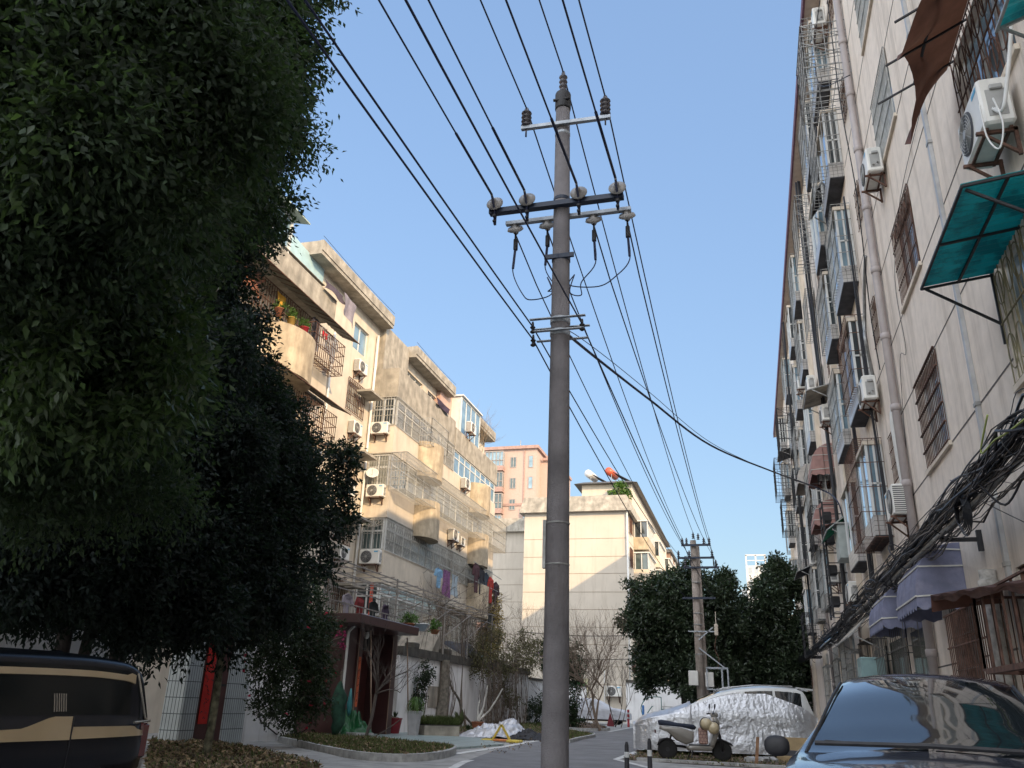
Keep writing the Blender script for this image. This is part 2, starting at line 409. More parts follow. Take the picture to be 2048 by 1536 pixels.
def window(parent, F, r, depth=0.14, mull=2, fmat=None, gmat=None, transom=None, fw_=0.05, grille=None, gm=None, curtain=None, name='window'):
    """window part with glass (and grille) sub-parts, set in an opening"""
    a0, a1, z0, z1 = r; mb = MB(); d = -depth
    F.box(mb, a0, a1, z0, z0 + fw_, d - 0.03, d + 0.03); F.box(mb, a0, a1, z1 - fw_, z1, d - 0.03, d + 0.03)
    F.box(mb, a0, a0 + fw_, z0 + fw_, z1 - fw_, d - 0.03, d + 0.03); F.box(mb, a1 - fw_, a1, z0 + fw_, z1 - fw_, d - 0.03, d + 0.03)
    for k in range(1, mull):
        a = a0 + (a1 - a0) * k / mull; F.box(mb, a - fw_ / 2, a + fw_ / 2, z0 + fw_, z1 - fw_, d - 0.027, d + 0.027)
    if transom:
        z = z0 + (z1 - z0) * transom; F.box(mb, a0 + fw_, a1 - fw_, z - fw_ / 2, z + fw_ / 2, d - 0.024, d + 0.024)
    o = mb.build(name, fmat, parent)
    g = MB(); g.quad(F.pt(a0, z0, d), F.pt(a1, z0, d), F.pt(a1, z1, d), F.pt(a0, z1, d)); g.build('glass', gmat, o)
    if grille is not None:
        m = MB(); grille(m); m.build('grille', gm, o)
    return o
# ================================================================== materials of the place
m_asph = M('asphalt', (0.19, 0.19, 0.195), rough=0.9, var=0.2, scale=1.2, bump=0.35, bscale=90, streak=0.5, streakcol=(0.12, 0.12, 0.125), stretch=1.0)
m_conc = M('concrete', (0.32, 0.315, 0.30), rough=0.9, var=0.25, scale=2.0, bump=0.25, streak=0.5, streakcol=(0.12, 0.115, 0.105), stretch=0.6)
m_oldconc = M('old_concrete', (0.34, 0.31, 0.26), rough=0.95, var=0.35, scale=2.2, bump=0.4, bscale=30, streak=0.6, streakcol=(0.18, 0.165, 0.14), stretch=0.25, lo=0.44, hi=0.66)
m_kerb = M('kerb_concrete', (0.36, 0.36, 0.35), rough=0.9, var=0.3, scale=6, bump=0.3)
m_soil = M('soil', (0.13, 0.09, 0.065), rough=1, var=0.45, scale=7, bump=0.8, bscale=25)
m_paint = M('road_paint', (0.60, 0.60, 0.58), rough=0.8, var=0.3, scale=7, streak=0.6, streakcol=(0.16, 0.16, 0.16), stretch=1)
m_patio = brickmat('patio_tile', (0.30, 0.37, 0.36), (0.28, 0.35, 0.345), (0.07, 0.08, 0.08), 0.6, 0.6, 0.012, 0.35, axis='xy')
m_stucR = M('grey_pebbledash', (0.80, 0.71, 0.62), rough=0.95, var=0.07, scale=5, bump=0.55, bscale=120, streak=0.75, streakcol=(0.40, 0.34, 0.28), stretch=0.07, lo=0.50, hi=0.72)
m_creamR = M('cream_render', (0.66, 0.58, 0.48), rough=0.9, var=0.12, scale=2, bump=0.2, streak=0.5, streakcol=(0.25, 0.21, 0.16), stretch=0.12)
m_cream = M('cream_stucco', (0.57, 0.505, 0.415), rough=0.9, var=0.1, scale=1.6, bump=0.15, streak=0.5, streakcol=(0.30, 0.25, 0.185), stretch=0.10, lo=0.5, hi=0.78)
m_gable = M('gable_stucco', (0.54, 0.485, 0.41), rough=0.92, var=0.05, scale=0.7, bump=0.12, streak=0.4, streakcol=(0.34, 0.29, 0.23), stretch=0.12)
m_white = M('white_render', (0.76, 0.76, 0.76), rough=0.9, var=0.08, scale=1.5, bump=0.15, streak=0.7, streakcol=(0.20, 0.185, 0.165), stretch=0.16, lo=0.54, hi=0.78)
m_frame = M('white_frame', (0.60, 0.61, 0.60), rough=0.5, var=0.08)
m_dframe = M('dark_frame', (0.09, 0.085, 0.08), rough=0.6, var=0.2)
m_glass = glassmat('window_glass', (0.045, 0.055, 0.06))
m_glassg = glassmat('greenish_glass', (0.07, 0.10, 0.10))
m_glassl = glassmat('curtained_glass', (0.22, 0.23, 0.21))
m_glassb = glassmat('blue_glass', (0.18, 0.27, 0.33))
m_steel = M('galvanised_steel', (0.30, 0.30, 0.29), rough=0.5, metal=0.5, var=0.3, scale=8)
m_ltsteel = M('bright_bars', (0.42, 0.41, 0.38), rough=0.45, metal=0.3, var=0.25, scale=8)
m_rust = M('rusty_iron', (0.115, 0.062, 0.045), rough=0.9, var=0.5, scale=9, bump=0.3)
m_black = M('black_iron', (0.022, 0.022, 0.025), rough=0.6, var=0.3, scale=9)
m_cable = M('cable_black', (0.018, 0.019, 0.024), rough=0.5, var=0.2)
m_wire = M('wire_black', (0.012, 0.018, 0.05), rough=0.5, var=0.2)
m_pvc = M('grey_pvc', (0.36, 0.32, 0.31), rough=0.5, var=0.12, scale=3, streak=0.3, streakcol=(0.2, 0.18, 0.17))
m_pvcw = M('white_pvc', (0.60, 0.60, 0.58), rough=0.45, var=0.1)
m_ac = M('ac_white', (0.70, 0.69, 0.65), rough=0.45, var=0.08, scale=3, streak=0.35, streakcol=(0.33, 0.31, 0.27))
m_acd = M('ac_grille_dark', (0.06, 0.06, 0.065), rough=0.6)
m_acl = M('ac_louvre', (0.30, 0.30, 0.29), rough=0.5)
m_joint = M('joint_dark', (0.11, 0.10, 0.095), rough=1)
m_tilew = brickmat('balcony_tile', (0.42, 0.40, 0.38), (0.40, 0.385, 0.37), (0.15, 0.145, 0.14), 0.10, 0.10, 0.006, 0.3, axis='sz')
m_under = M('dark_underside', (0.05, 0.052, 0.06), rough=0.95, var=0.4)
m_soffit = M('soffit', (0.42, 0.36, 0.32), rough=0.95, var=0.1, streak=0.3, stretch=1)
m_purple = M('eave_trim', (0.12, 0.06, 0.09), rough=0.8)

# ================================================================== ground
mb = MB()
N = 24
xs = [-900, -120, -40, -20, -12, -7, -3, 3, 12, 40, 120, 900]; ys = [-300, -40, 0, 10, 16, 22, 30, 40, 55, 75, 120, 300, 2500]
mb.grid([[(x, y, 0.0) for x in xs] for y in ys]); mb.build('ground', m_conc, kind='structure')
# road: from under the camera to the far gable, with the side lane between the beds
rl = [(-4.3, -30), (-4.6, 10)] + [tuple(G(*p)[:2]) for p in ((905, 1536), (925, 1525), (1010, 1493), (1085, 1480), (1129, 1472))] + [(-13.5, 48), (-13.5, 51)] + \
     [tuple(G(*p)[:2]) for p in ((1217, 1463), (1290, 1450))] + [(-4.0, 64), (2.6, 64), (2.6, 26.5)] + [tuple(G(*p)[:2]) for p in ((1290, 1497), (1232, 1519))] + [(-1.8, 17.5), (-1.8, 12), (2.6, 10), (2.6, -30)]
mb = MB(); ground_poly(mb, rl, 0.004); mb.build('road', m_asph, kind='structure')
def strip(name, pts, w=0.12, z=0.008, mat=None, h=None, **t):
    mb = MB(); L = []; Rr = []
    n = len(pts)
    for i, p in enumerate(pts):
        a = Vector(pts[max(i - 1, 0)][:2]); b = Vector(pts[min(i + 1, n - 1)][:2]); d = (b - a).normalized(); q = Vector((-d.y, d.x)) * w / 2
        L.append((p[0] + q.x, p[1] + q.y)); Rr.append((p[0] - q.x, p[1] - q.y))
    if h:
        for i in range(n - 1):
            vs = [(*L[i], 0), (*L[i + 1], 0), (*Rr[i + 1], 0), (*Rr[i], 0)]
            mb.prism(vs, (0, 0, h))
    else:
        for i in range(n - 1): mb.add([(*L[i], z), (*L[i + 1], z), (*Rr[i + 1], z), (*Rr[i], z)], [(0, 1, 2, 3)])
    return mb.build(name, mat or m_paint, **t)
def curve2(px, k=6):
    """smooth ground line through photo points"""
    p = [Vector(G(*q)[:2]) for q in px]; out = []
    for i in range(len(p) - 1):
        p0, p1, p2, p3 = p[max(i - 1, 0)], p[i], p[i + 1], p[min(i + 2, len(p) - 1)]
        for j in range(k):
            t = j / k
            out.append(0.5 * ((2 * p1) + (p2 - p0) * t + (2 * p0 - 5 * p1 + 4 * p2 - p3) * t * t + (3 * p1 - p0 - 3 * p2 + p3) * t ** 3))
    out.append(p[-1]); return [(q.x, q.y) for q in out]
strip('road_edge_line', curve2([(892, 1545), (925, 1526), (942, 1521), (932, 1519)][:3]) + curve2([(1006, 1496), (1085, 1479)], 1)[0:0], 0.16, kind='structure')
strip('road_edge_line', [tuple(G(*p)[:2]) for p in ((906, 1509), (1010, 1493.5), (1090, 1479))], 0.22, 0.010, kind='structure')
strip('road_edge_line', [tuple(G(*p)[:2]) for p in ((1129, 1472.5), (1188, 1466))][:2], 0.14, 0.010, kind='structure')
strip('road_edge_line', [tuple(G(*p)[:2]) for p in ((1217, 1464), (1290, 1450.5))], 0.14, 0.010, kind='structure')
strip('road_edge_line', [(-2.0, 17.7)] + [tuple(G(*p)[:2]) for p in ((1232, 1519.5), (1292, 1496.5))], 0.15, 0.010, kind='structure')
# concrete path out of the side gate
path = [tuple(G(*p)[:2]) for p in ((440, 1478), (470, 1477), (560, 1489), (650, 1508), (722, 1527), (800, 1541), (640, 1546), (600, 1532), (470, 1499), (380, 1490))]
mb = MB(); ground_poly(mb, path, 0.02); mb.build('path', m_conc, kind='structure')
# tiled patio in front of the gate
patio = [G(*p) for p in ((640, 1473), (700, 1479), (800, 1487), (905, 1500), (1008, 1491.5), (960, 1479), (880, 1474), (845, 1468), (640, 1466))]
mb = MB(); mb.prism([(p.x, p.y, 0) for p in patio], (0, 0, 0.05)); mb.build('patio', m_patio, kind='structure')
def bed(pxs, soil_h=0.10, k=5, kerb_h=0.14, closed=True, litter=0):
    ring = curve2(pxs + [pxs[0]], k)
    mb = MB(); ground_poly(mb, ring[:-1], soil_h)
    s = mb.build('soil', m_soil, kind='structure')
    strip('kerb', ring, 0.13, mat=m_kerb, h=kerb_h, kind='structure')
    return ring[:-1]
bed_front = bed([(560, 1485), (600, 1494), (660, 1508), (720, 1519), (800, 1524), (870, 1519), (905, 1509), (898, 1501), (850, 1497), (780, 1488), (690, 1481), (600, 1477)])
bed_near = bed([(300, 1488), (345, 1489), (470, 1501), (560, 1522), (640, 1550), (500, 1600), (300, 1600)], kerb_h=0.09)
bed_mid = bed([(1090, 1470), (1129, 1485), (1160, 1480), (1188, 1473), (1160, 1467), (1120, 1463)], kerb_h=0.1, soil_h=0.06)
bed_far = bed([(1085, 1452), (1129, 1459), (1180, 1462), (1217, 1461), (1200, 1453), (1150, 1446), (1090, 1444)], kerb_h=0.12, soil_h=0.08)
bed_wall = bed([(800, 1458), (860, 1468), (960, 1474), (1060, 1476), (1085, 1468), (1085, 1448), (1040, 1447), (900, 1447)], kerb_h=0.05, soil_h=0.09)
bed_right = [(-2.95, 20.2), (-1.5, 19.8), (2.6, 19.4), (2.6, 26.5), (-2.95, 26.0)]
mb = MB(); ground_poly(mb, bed_right, 0.012); mb.build('soil', m_soil, kind='structure')
strip('kerb', [(-2.6, 20.1), (2.6, 19.6)], 0.14, mat=m_kerb, h=0.07, kind='structure')

def inside(p, ring):
    x, y = p; c = False; n = len(ring)
    for i in range(n):
        x1, y1 = ring[i]; x2, y2 = ring[(i + 1) % n]
        if (y1 > y) != (y2 > y) and x < (x2 - x1) * (y - y1) / (y2 - y1) + x1: c = not c
    return c
def scatter(ring, n):
    xs_ = [p[0] for p in ring]; ys_ = [p[1] for p in ring]; out = []
    while len(out) < n:
        p = (random.uniform(min(xs_), max(xs_)), random.uniform(min(ys_), max(ys_)))
        if inside(p, ring): out.append(p)
    return out
m_litter = M('dry_leaves', (0.17, 0.125, 0.075), rough=0.8, island=0.75, var=0.3, scale=3)
m_grass = M('tufty_grass', (0.085, 0.11, 0.035), rough=0.8, island=0.5, var=0.3, sub=(0.1, 0.14, 0.03))
def litter(ring, n, z, size=0.09):
    p = np.array(scatter(ring, n)); p = np.column_stack([p, np.full(n, z) + rng.uniform(0.005, 0.04, n)])
    a = rng.uniform(0, 6.28, n); d = np.column_stack([np.cos(a), np.sin(a), rng.uniform(-0.1, 0.5, n)])
    V, F = leaf_arrays(p, d, size, size * 0.55, 0.0); fastmesh('leaf_litter', V, F, m_litter, kind='stuff')
def grass(ring, n, z, h=0.14, name='grass'):
    p = np.array(scatter(ring, n)); p = np.column_stack([p, np.full(n, z)])
    d = np.column_stack([rng.normal(0, .35, n), rng.normal(0, .35, n), np.ones(n)])
    V, F = leaf_arrays(p, d, h, 0.02, 0.0); fastmesh(name, V, F, m_grass, kind='stuff')
litter(bed_near, 3600, 0.10); grass(bed_near, 2500, 0.10, 0.08); litter(bed_front, 2600, 0.10); litter(bed_right, 1500, 0.012, 0.07)
litter(bed_wall, 1500, 0.09); litter(bed_far, 700, 0.08); litter(bed_mid, 300, 0.06)
litter([(-7.6, 24), (-5.4, 18), (-6.2, 32), (-8.0, 32)], 160, 0.012, 0.07)
grass(bed_front, 5000, 0.10, 0.10); grass(bed_mid, 1500, 0.06, 0.1); grass(bed_right, 2500, 0.012, 0.07); grass(bed_wall, 4000, 0.09, 0.14)
strip('road_patch', [(-6.2, 27), (-4.2, 26.2)], 0.05, 0.009, mat=m_black, kind='structure')
strip('road_patch', [(-5.4, 24.8), (-3.6, 24.5)], 0.04, 0.009, mat=m_black, kind='structure')
# ================================================================== AC unit, built once
def make_ac(name='air_conditioner', bracket=True):
    """origin: middle of the rear face's bottom edge; front looks along -Y"""
    t = thing(name, 'white outdoor air conditioner box on the wall', 'air conditioner', world=False)
    mb = MB(); mb.bevbox((0, -0.16, 0.30), (0.84, 0.30, 0.56), 0.025); c = mb.build('casing', m_ac, t)
    mb = MB(); mb.lathe([(0.235, 0.0), (0.235, 0.006), (0.215, 0.012), (0.0, 0.012)], 28, (-0.12, -0.312, 0.30), (0, -1, 0)); mb.build('fan_opening', m_acd, c)
    mb = MB()
    for k in range(1, 7):
        r = 0.035 * k; mb.tube([(-0.12 + math.cos(a) * r, -0.333, 0.30 + math.sin(a) * r) for a in [2 * math.pi * i / 20 for i in range(21)]], 0.0045, 4, False)
    for k in range(8):
        a = math.pi * k / 4; mb.bar((-0.12, -0.333, 0.3), (-0.12 + math.cos(a) * .23, -0.333, 0.3 + math.sin(a) * .23), 0.006)
    mb.lathe([(0.05, 0), (0.05, 0.012), (0, 0.014)], 12, (-0.12, -0.330, 0.30), (0, -1, 0)); mb.build('fan_guard', m_acl, c)
    mb = MB()
    for i in range(13): mb.box(-0.4235, -0.4205, -0.29, -0.03, 0.06 + i * 0.038, 0.078 + i * 0.038)
    mb.build('side_vents', m_acd, c)
    mb = MB(); mb.box(0.4205, 0.4245, -0.25, -0.07, 0.10, 0.42); mb.bevbox((0.44, -0.15, 0.44), (0.03, 0.12, 0.06), 0.01)
    mb.lathe([(0.022, 0), (0.022, 0.05), (0.0, 0.05)], 8, (0.425, -0.20, 0.16), (1, 0, 0)); mb.lathe([(0.018, 0), (0.018, 0.05), (0.0, 0.05)], 8, (0.425, -0.12, 0.20), (1, 0, 0))
    mb.build('valve_cover', m_acl, c)
    mb = MB(); mb.box(0.2, 0.36, -0.3135, -0.311, 0.47, 0.52); mb.build('badge', M('badge_blue', (0.10, 0.35, 0.55), rough=0.5), c)
    if bracket:
        mb = MB()
        for x in (-0.28, 0.28):
            mb.bar((x, 0.02, 0.0), (x, -0.36, 0.0), 0.035); mb.bar((x, 0.0, -0.30), (x, 0.0, 0.03), 0.035); mb.bar((x, 0.0, -0.28), (x, -0.30, -0.01), 0.028)
        mb.bar((-0.34, -0.05, 0.012), (0.34, -0.05, 0.012), 0.03); mb.bar((-0.34, -0.27, 0.012), (0.34, -0.27, 0.012), 0.03)
        mb.build('bracket', m_rust, t)
    return t
AC0 = make_ac(); ac_used = [False]
def ac(loc, rz, label, group, scale=1.0):
    if not ac_used[0]:
        ac_used[0] = True; AC0.location = loc; AC0.rotation_euler = (0, 0, rz); AC0.scale = (scale,) * 3; AC0['label'] = label; AC0['group'] = group; return AC0
    return dup(AC0, loc, rz, label, group, scale)
def hose(name, pts, r, mat, label, cat='pipe', n=8, parent=None):
    mb = MB(); mb.tube(smooth_pts(pts), r, n)
    if parent is not None: return mb.build(name, mat, parent)
    return mb.build(name, mat, None, True, label=label, cat=cat)
def smooth_pts(p, k=6):
    p = [Vector(q) for q in p]
    if len(p) < 3: return p
    out = []
    for i in range(len(p) - 1):
        p0, p1, p2, p3 = p[max(i - 1, 0)], p[i], p[i + 1], p[min(i + 2, len(p) - 1)]
        for j in range(k):
            t = j / k
            out.append(0.5 * ((2 * p1) + (p2 - p0) * t + (2 * p0 - 5 * p1 + 4 * p2 - p3) * t * t + (3 * p1 - p0 - 3 * p2 + p3) * t ** 3))
    out.append(p[-1]); return out

# ================================================================== right apartment block
RX = 3.0; RZ = 19.25
RF = Frame((RX, 0, 0), (0, 1, 0), (-1, 0, 0))
rb = thing('apartment_building', 'grey pebbledashed apartment block with barred windows rising along the right side', 'building', (9, 15, 0))
FL = [1.93, 4.86, 7.80, 10.68, 13.58, 16.45]        # window sills, one per floor
holes = []; wins = []
def win(y0, y1, z0, z1, kind): holes.append((y0, y1, z0, z1)); wins.append(((y0, y1, z0, z1), kind))
for k, z in enumerate(FL):                            # the plain window column
    if k: win(12.62, 14.28, z, z + 1.47, 'rustbars' if k == 1 else ('scroll' if k == 2 else 'white'))
    win(16.75, 17.35, z + 0.55 if k else 1.2, z + 1.5 if k else 3.1, 'small')
    if k in (1, 2): win(7.55, 9.45, z - 0.35, z + 1.12, 'big')
    elif k > 2: win(7.6, 9.3, z, z + 1.47, 'white')
win(10.0, 10.75, 0.9, 2.75, 'door')
win(12.9, 14.1, 1.0, 2.6, 'dark')
for b0 in (24.2, 46.5):                               # farther stair bays repeat
    for k, z in enumerate(FL):
        win(b0 + 3.2, b0 + 4.7, z, z + 1.45, 'white' if k % 2 else 'rust'); win(b0 + 8.6, b0 + 10.1, z, z + 1.45, 'rust' if k % 2 else 'white'); win(b0 + 1.2, b0 + 1.8, z + .4, z + 1.5, 'small')
        if b0 < 40: win(b0 + 12.8, b0 + 14.4, z, z + 1.45, 'white')
for z in FL[1:]: win(-8, -6.4, z, z + 1.47, 'white'); win(0.5, 2.2, z, z + 1.47, 'white')
# bay column openings behind the bay windows
BAYS = [(18.35, 20.15), (21.6, 23.4), (31.0, 32.8), (35.6, 37.2), (41.8, 43.4), (51.5, 53.2)]
mb = MB(); facade(mb, RF.o, RF.u, RF.n, (-28, 58), (0, RZ), holes, 0.16)
mb.box(RX + 0.20, 15, -28, -27.7, 0, RZ)
mb.quad((RX, -28, 0), (15, -28, 0), (15, -28, RZ), (RX, -28, RZ)); mb.quad((RX, 58, 0), (15, 58, 0), (15, 58, RZ), (RX, 58, RZ)); mb.quad((15, -28, 0), (15, 58, 0), (15, 58, RZ), (15, -28, RZ))
mb.build('wall', m_stucR, rb)
# horizontal and vertical joint grooves in the render
mb = MB()
def jl(y0, y1, z):
    cuts = sorted([(h[0], h[1]) for h in holes if h[2] - 0.02 <= z <= h[3] + 0.02]); y = y0
    for a, b in cuts:
        if a > y and a < y1: RF.box(mb, y, a, z - 0.012, z + 0.012, -0.005, 0.004)
        y = max(y, b)
    if y < y1: RF.box(mb, y, y1, z - 0.012, z + 0.012, -0.005, 0.004)
for z in FL:
    jl(-20, 18.2, z - 0.035); jl(-20, 18.2, z + 1.505)
mb.build('wall_joint', m_joint, rb)
# roof slab with eaves
mb = MB(); mb.box(2.62, 15.4, -28.4, 58.4, RZ + 0.004, RZ + 0.26); rf = mb.build('roof', m_soffit, rb)
mb = MB(); mb.box(2.56, 2.62, -28.4, 58.4, RZ - 0.02, RZ + 0.30); mb.build('eave_trim', m_purple, rf)
mb = MB(); mb.box(3.4, 14.6, -27.9, 57.9, RZ + 0.262, RZ + 0.6); mb.build('roof_deck', m_oldconc, rf)
for r, kind in wins:
    a, b, c, d = r
    if kind == 'white': window(rb, RF, r, 0.13, 2, m_frame, m_glassb, None, 0.05, lambda m, r=r: bars_flat(m, RF, r, 0.03, 0.07, 4, 0.011), m_ltsteel)
    elif kind == 'rustbars':
        def gr(m, r=r):
            n = 16
            for i in range(n + 1): m.bar(RF.pt(r[0] + (r[1] - r[0]) * i / n, r[2], 0.02), RF.pt(r[0] + (r[1] - r[0]) * i / n, r[3], 0.02), 0.011)
            for i in range(6): z = r[2] + (r[3] - r[2]) * i / 5; m.bar(RF.pt(r[0] - .06, z, 0.05), RF.pt(r[1] + .06, z, 0.03), 0.03, 0.02)
        window(rb, RF, r, 0.13, 3, m_frame, m_glassb, None, 0.05, gr, m_rust)
    elif kind == 'scroll':
        def gr(m, r=r):
            bars_flat(m, RF, r, 0.02, 0.10, 4, 0.010)
            for i in range(5):
                c0 = r[0] + (r[1] - r[0]) * (i + .5) / 5
                m.tube([RF.pt(c0 + math.cos(t) * .13, r[3] - .2 + math.sin(t) * .13, 0.03) for t in [math.pi * q / 7 for q in range(15)]], 0.006, 4)
        window(rb, RF, r, 0.13, 3, m_rust, m_glassb, None, 0.05, gr, m_rust)
    elif kind == 'rust': window(rb, RF, r, 0.13, 2, m_frame, m_glassb, None, 0.05, lambda m, r=r: cage(m, RF, r, 0.30, 0.16, 3, 0.012), m_steel)
    elif kind == 'small': window(rb, RF, r, 0.13, 1, m_dframe, m_glass, 0.5, 0.04, lambda m, r=r: bars_flat(m, RF, r, 0.02, 0.12, 3, 0.010), m_rust)
    elif kind == 'big':
        def gr(m, r=r):
            bars_flat(m, RF, r, 0.03, 0.17, 2, 0.012)
            for i in range(6):
                c0 = r[0] + (r[1] - r[0]) * (i + .5) / 6
                for z0 in (r[2] + .35, r[3] - .35):
                    m.tube([RF.pt(c0 + math.cos(t) * .14, z0 + math.sin(t) * .2, 0.04) for t in [2 * math.pi * q / 14 for q in range(15)]], 0.007, 4)
                m.bar(RF.pt(c0 - .15, r[2], .035), RF.pt(c0 + .15, r[3], .035), .009)
        window(rb, RF, r, 0.14, 3, m_frame, m_glassb, None, 0.06, gr, m_rust if r[2] > 6 else M('yellowed_bars', (0.22, 0.19, 0.11), rough=0.8, var=0.4))
    elif kind == 'door':
        mb = MB(); RF.box(mb, a, b, c, d, -0.13, -0.10); dd = mb.build('door', m_dframe, rb)
        mb = MB(); bars_flat(mb, RF, r, -0.05, 0.1, 4, 0.018); mb.build('grille', m_rust, dd)
    else: window(rb, RF, r, 0.13, 2, m_dframe, m_glass, None, 0.05, lambda m, r=r: bars_flat(m, RF, r, 0.03, 0.1, 4, 0.02), m_rust)
# window surrounds (raised bands beside the near openings)
for r, kind in wins:
    if kind in ('white', 'scroll', 'rustbars', 'big') and 0 < r[0] < 18:
        mb = MB(); RF.box(mb, r[0] - 0.06, r[1] + 0.06, r[2] - 0.07, r[2] - 0.002, 0.002, 0.05); mb.build('window_sill', m_creamR, rb)
# bay windows
BF = [4.60, 7.55, 10.52, 13.42, 16.38]
OUT = 0.34
bay_styles = {}
for bi, (y0, y1) in enumerate(BAYS):
    for k, z in enumerate(BF):
        mb = MB()
        x0 = RX - OUT
        mb.box(x0, RX - 0.002, y0, y1, z, z + 0.42)       # tiled apron
        bay = mb.build('bay_window', m_tilew, rb)
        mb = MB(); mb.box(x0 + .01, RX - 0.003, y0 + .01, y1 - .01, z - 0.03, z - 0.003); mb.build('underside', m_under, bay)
        top = z + 1.95
        mb = MB(); mb.box(x0 - 0.04, RX - 0.002, y0 - 0.03, y1 + 0.03, top, top + 0.09); mb.build('cap', m_creamR, bay)
        mb = MB()
        for yy in (y0 + .02, (y0 + y1) / 2, y1 - .02): mb.bar((x0 + .02, yy, z + .42), (x0 + .02, yy, top), 0.05)
        mb.bar((RX - .03, y0 + .02, z + .42), (RX - .03, y0 + .02, top), 0.05); mb.bar((x0 + .17, y0 + .02, z + .42), (x0 + .17, y0 + .02, top), 0.04)
        mb.bar((x0, y0 + .02, z + 1.1), (RX, y0 + .02, z + 1.1), 0.04)
        mb.build('frame', m_frame, bay)
        mb = MB(); mb.box(x0 + .03, RX - .004, y0 + .03, y1 - .03, z + .421, top - .002); mb.build('glass', m_glass if (bi + k) % 2 else m_glassb, bay)
        F2 = Frame((RX, 0, 0), (0, 1, 0), (-1, 0, 0))
        mb = MB(); out = OUT + (0.22 if (bi, k) in ((0, 0), (0, 4), (0, 3), (2, 1), (3, 2), (4, 0)) else 0.07)
        if (bi + k) % 3 != 1 or bi == 0: cage(mb, F2, (y0 - .08, y1 + .08, z + (.3 if k != 0 else -.05), top + .12), out, 0.14, 4, 0.011, top=(k % 2 == 0)); mb.build('grille', m_rust if bi == 0 and k < 2 else m_steel, bay)
# big box cages hung high over the street
for y0, y1, z0, z1, o_ in ((15.7, 17.3, 14.3, 15.8, 0.95), (24.5, 26.6, 15.2, 17.0, 0.6), (40.5, 43.0, 13.2, 15.2, .95), (44, 46.0, 9.8, 11.4, .95), (47, 49.5, 12.5, 14.5, 1.0), (36.5, 38.5, 9.6, 11.0, .7), (39, 41, 3.4, 5.2, .7), (30.5, 32.5, 6.4, 8.0, .6)):
    mb = MB(); cage(mb, RF, (y0, y1, z0, z1), o_, 0.22, 5, 0.014, top=True, bottom=True)
    for q in range(3): mb.bar(RF.pt(y0, z0 + (z1 - z0) * q / 3, 0), RF.pt(y0, z0 + (z1 - z0) * (q + 1) / 3, o_), 0.015)
    mb.build('box_cage', m_steel if y0 < 27 else m_black, rb)
# vertical pilaster strips that break the facade beyond the drain
for y in (21.2, 24.0, 30.6, 37.6, 44.6, 54.0): mb = MB(); mb.box(RX - 0.16, RX - 0.003, y, y + 0.32, 0, RZ - .01); mb.build('pilaster', m_creamR, rb)

# drainpipes, conduits, risers
def drain(x, y, z0, z1, r, mat, label, step=1.45, g='drainpipes on the grey block'):
    t = thing('drainpipe', label, 'pipe', (x, y, z0), g)
    mb = MB(); mb.tube([(x, y, z0), (x, y, z1)], r, 12); mb.build('pipe', mat, t, True)
    mb = MB(); z = z0 + 0.6
    while z < z1:
        mb.lathe([(r * 1.0, 0), (r * 1.22, 0.01), (r * 1.22, 0.12), (r, 0.13)], 12, (x, y, z)); mb.bar((x, y, z + .06), (RX if x > -10 else x - .12, y, z + .06), 0.03); z += step
    mb.build('collar', mat, t, True); return t
drain(2.90, 15.72, 0, 18.8, 0.075, m_pvc, 'fat grey plastic drainpipe with collars running up the pebbledash beside the barred windows')
drain(2.90, 24.1, 0, 18.8, 0.06, m_pvc, 'grey drainpipe between the bay windows, second pipe along the block')
drain(2.90, 34.5, 0, 18.8, 0.06, m_pvc, 'grey drainpipe far along the block past the striped awnings')
drain(2.90, 11.55, 0, 2.85, 0.10, M('poster_pipe', (0.42, 0.40, 0.37), rough=0.8, var=0.45, scale=12), 'thick pale pipe smeared with torn stickers under the purple awnings', 2.0)
t = thing('cable_trunking', 'narrow pale metal cable trunking climbing the pebbledash near the green canopy', 'cable trunking', (2.96, 10.95, 0))
mb = MB(); mb.box(2.945, 2.997, 10.90, 10.99, 0.0, 18.9); mb.build('channel', M('trunking', (0.42, 0.42, 0.42), rough=0.5, metal=0.3), t)
mb = MB(); [mb.box(2.935, 2.999, 10.885, 11.005, z, z + 0.05) for z in np.arange(0.8, 18.5, 2.0)]; mb.build('clip', m_steel, t)
# dark risers of bundled cable on the wall between bays
def bundle(name, pts, nc, spread, r, label, cat, mat=None, sag=0.0, group=None, clips=True, wob=0.5):
    t = thing(name, label, cat, tuple(pts[0]), group); sp = smooth_pts(pts, 5); m = len(sp)
    for c in range(nc):
        a0, b0 = random.uniform(-1, 1) * spread, random.uniform(-1, 1) * spread; ph = random.uniform(0, 6.3); pp = []
        f1, f2 = random.uniform(.3, 1.1), random.uniform(.3, 1.1)
        for i, p in enumerate(sp):
            d = (sp[min(i + 1, m - 1)] - sp[max(i - 1, 0)]).normalized(); s = d.cross(Vector((0.3, 0, 1))).normalized(); q = d.cross(s)
            k = 1 - wob + wob * (0.5 + 0.5 * math.sin(ph + i * f1)); k2 = 1 - wob + wob * math.sin(ph * 2 + i * f2)
            pp.append(p + s * a0 * k + q * b0 * k2 - Vector((0, 0, sag * random.uniform(0.6, 1.2) * math.sin(math.pi * i / (m - 1)))) * (c % 3 == 0))
        mb = MB(); mb.tube(pp, r * random.choice([.6, .7, .8, 1, 1, 1.2, 1.5, 2.3]), 5); mb.build('cable', mat or m_cable, t)
    return t
bundle('cable_riser', [(2.80, 20.7, 3.5), (2.80, 20.75, 10), (2.82, 20.8, 18.9)], 12, 0.07, 0.014, 'thick bunch of black cables climbing the block beyond the first bay windows', 'cables')
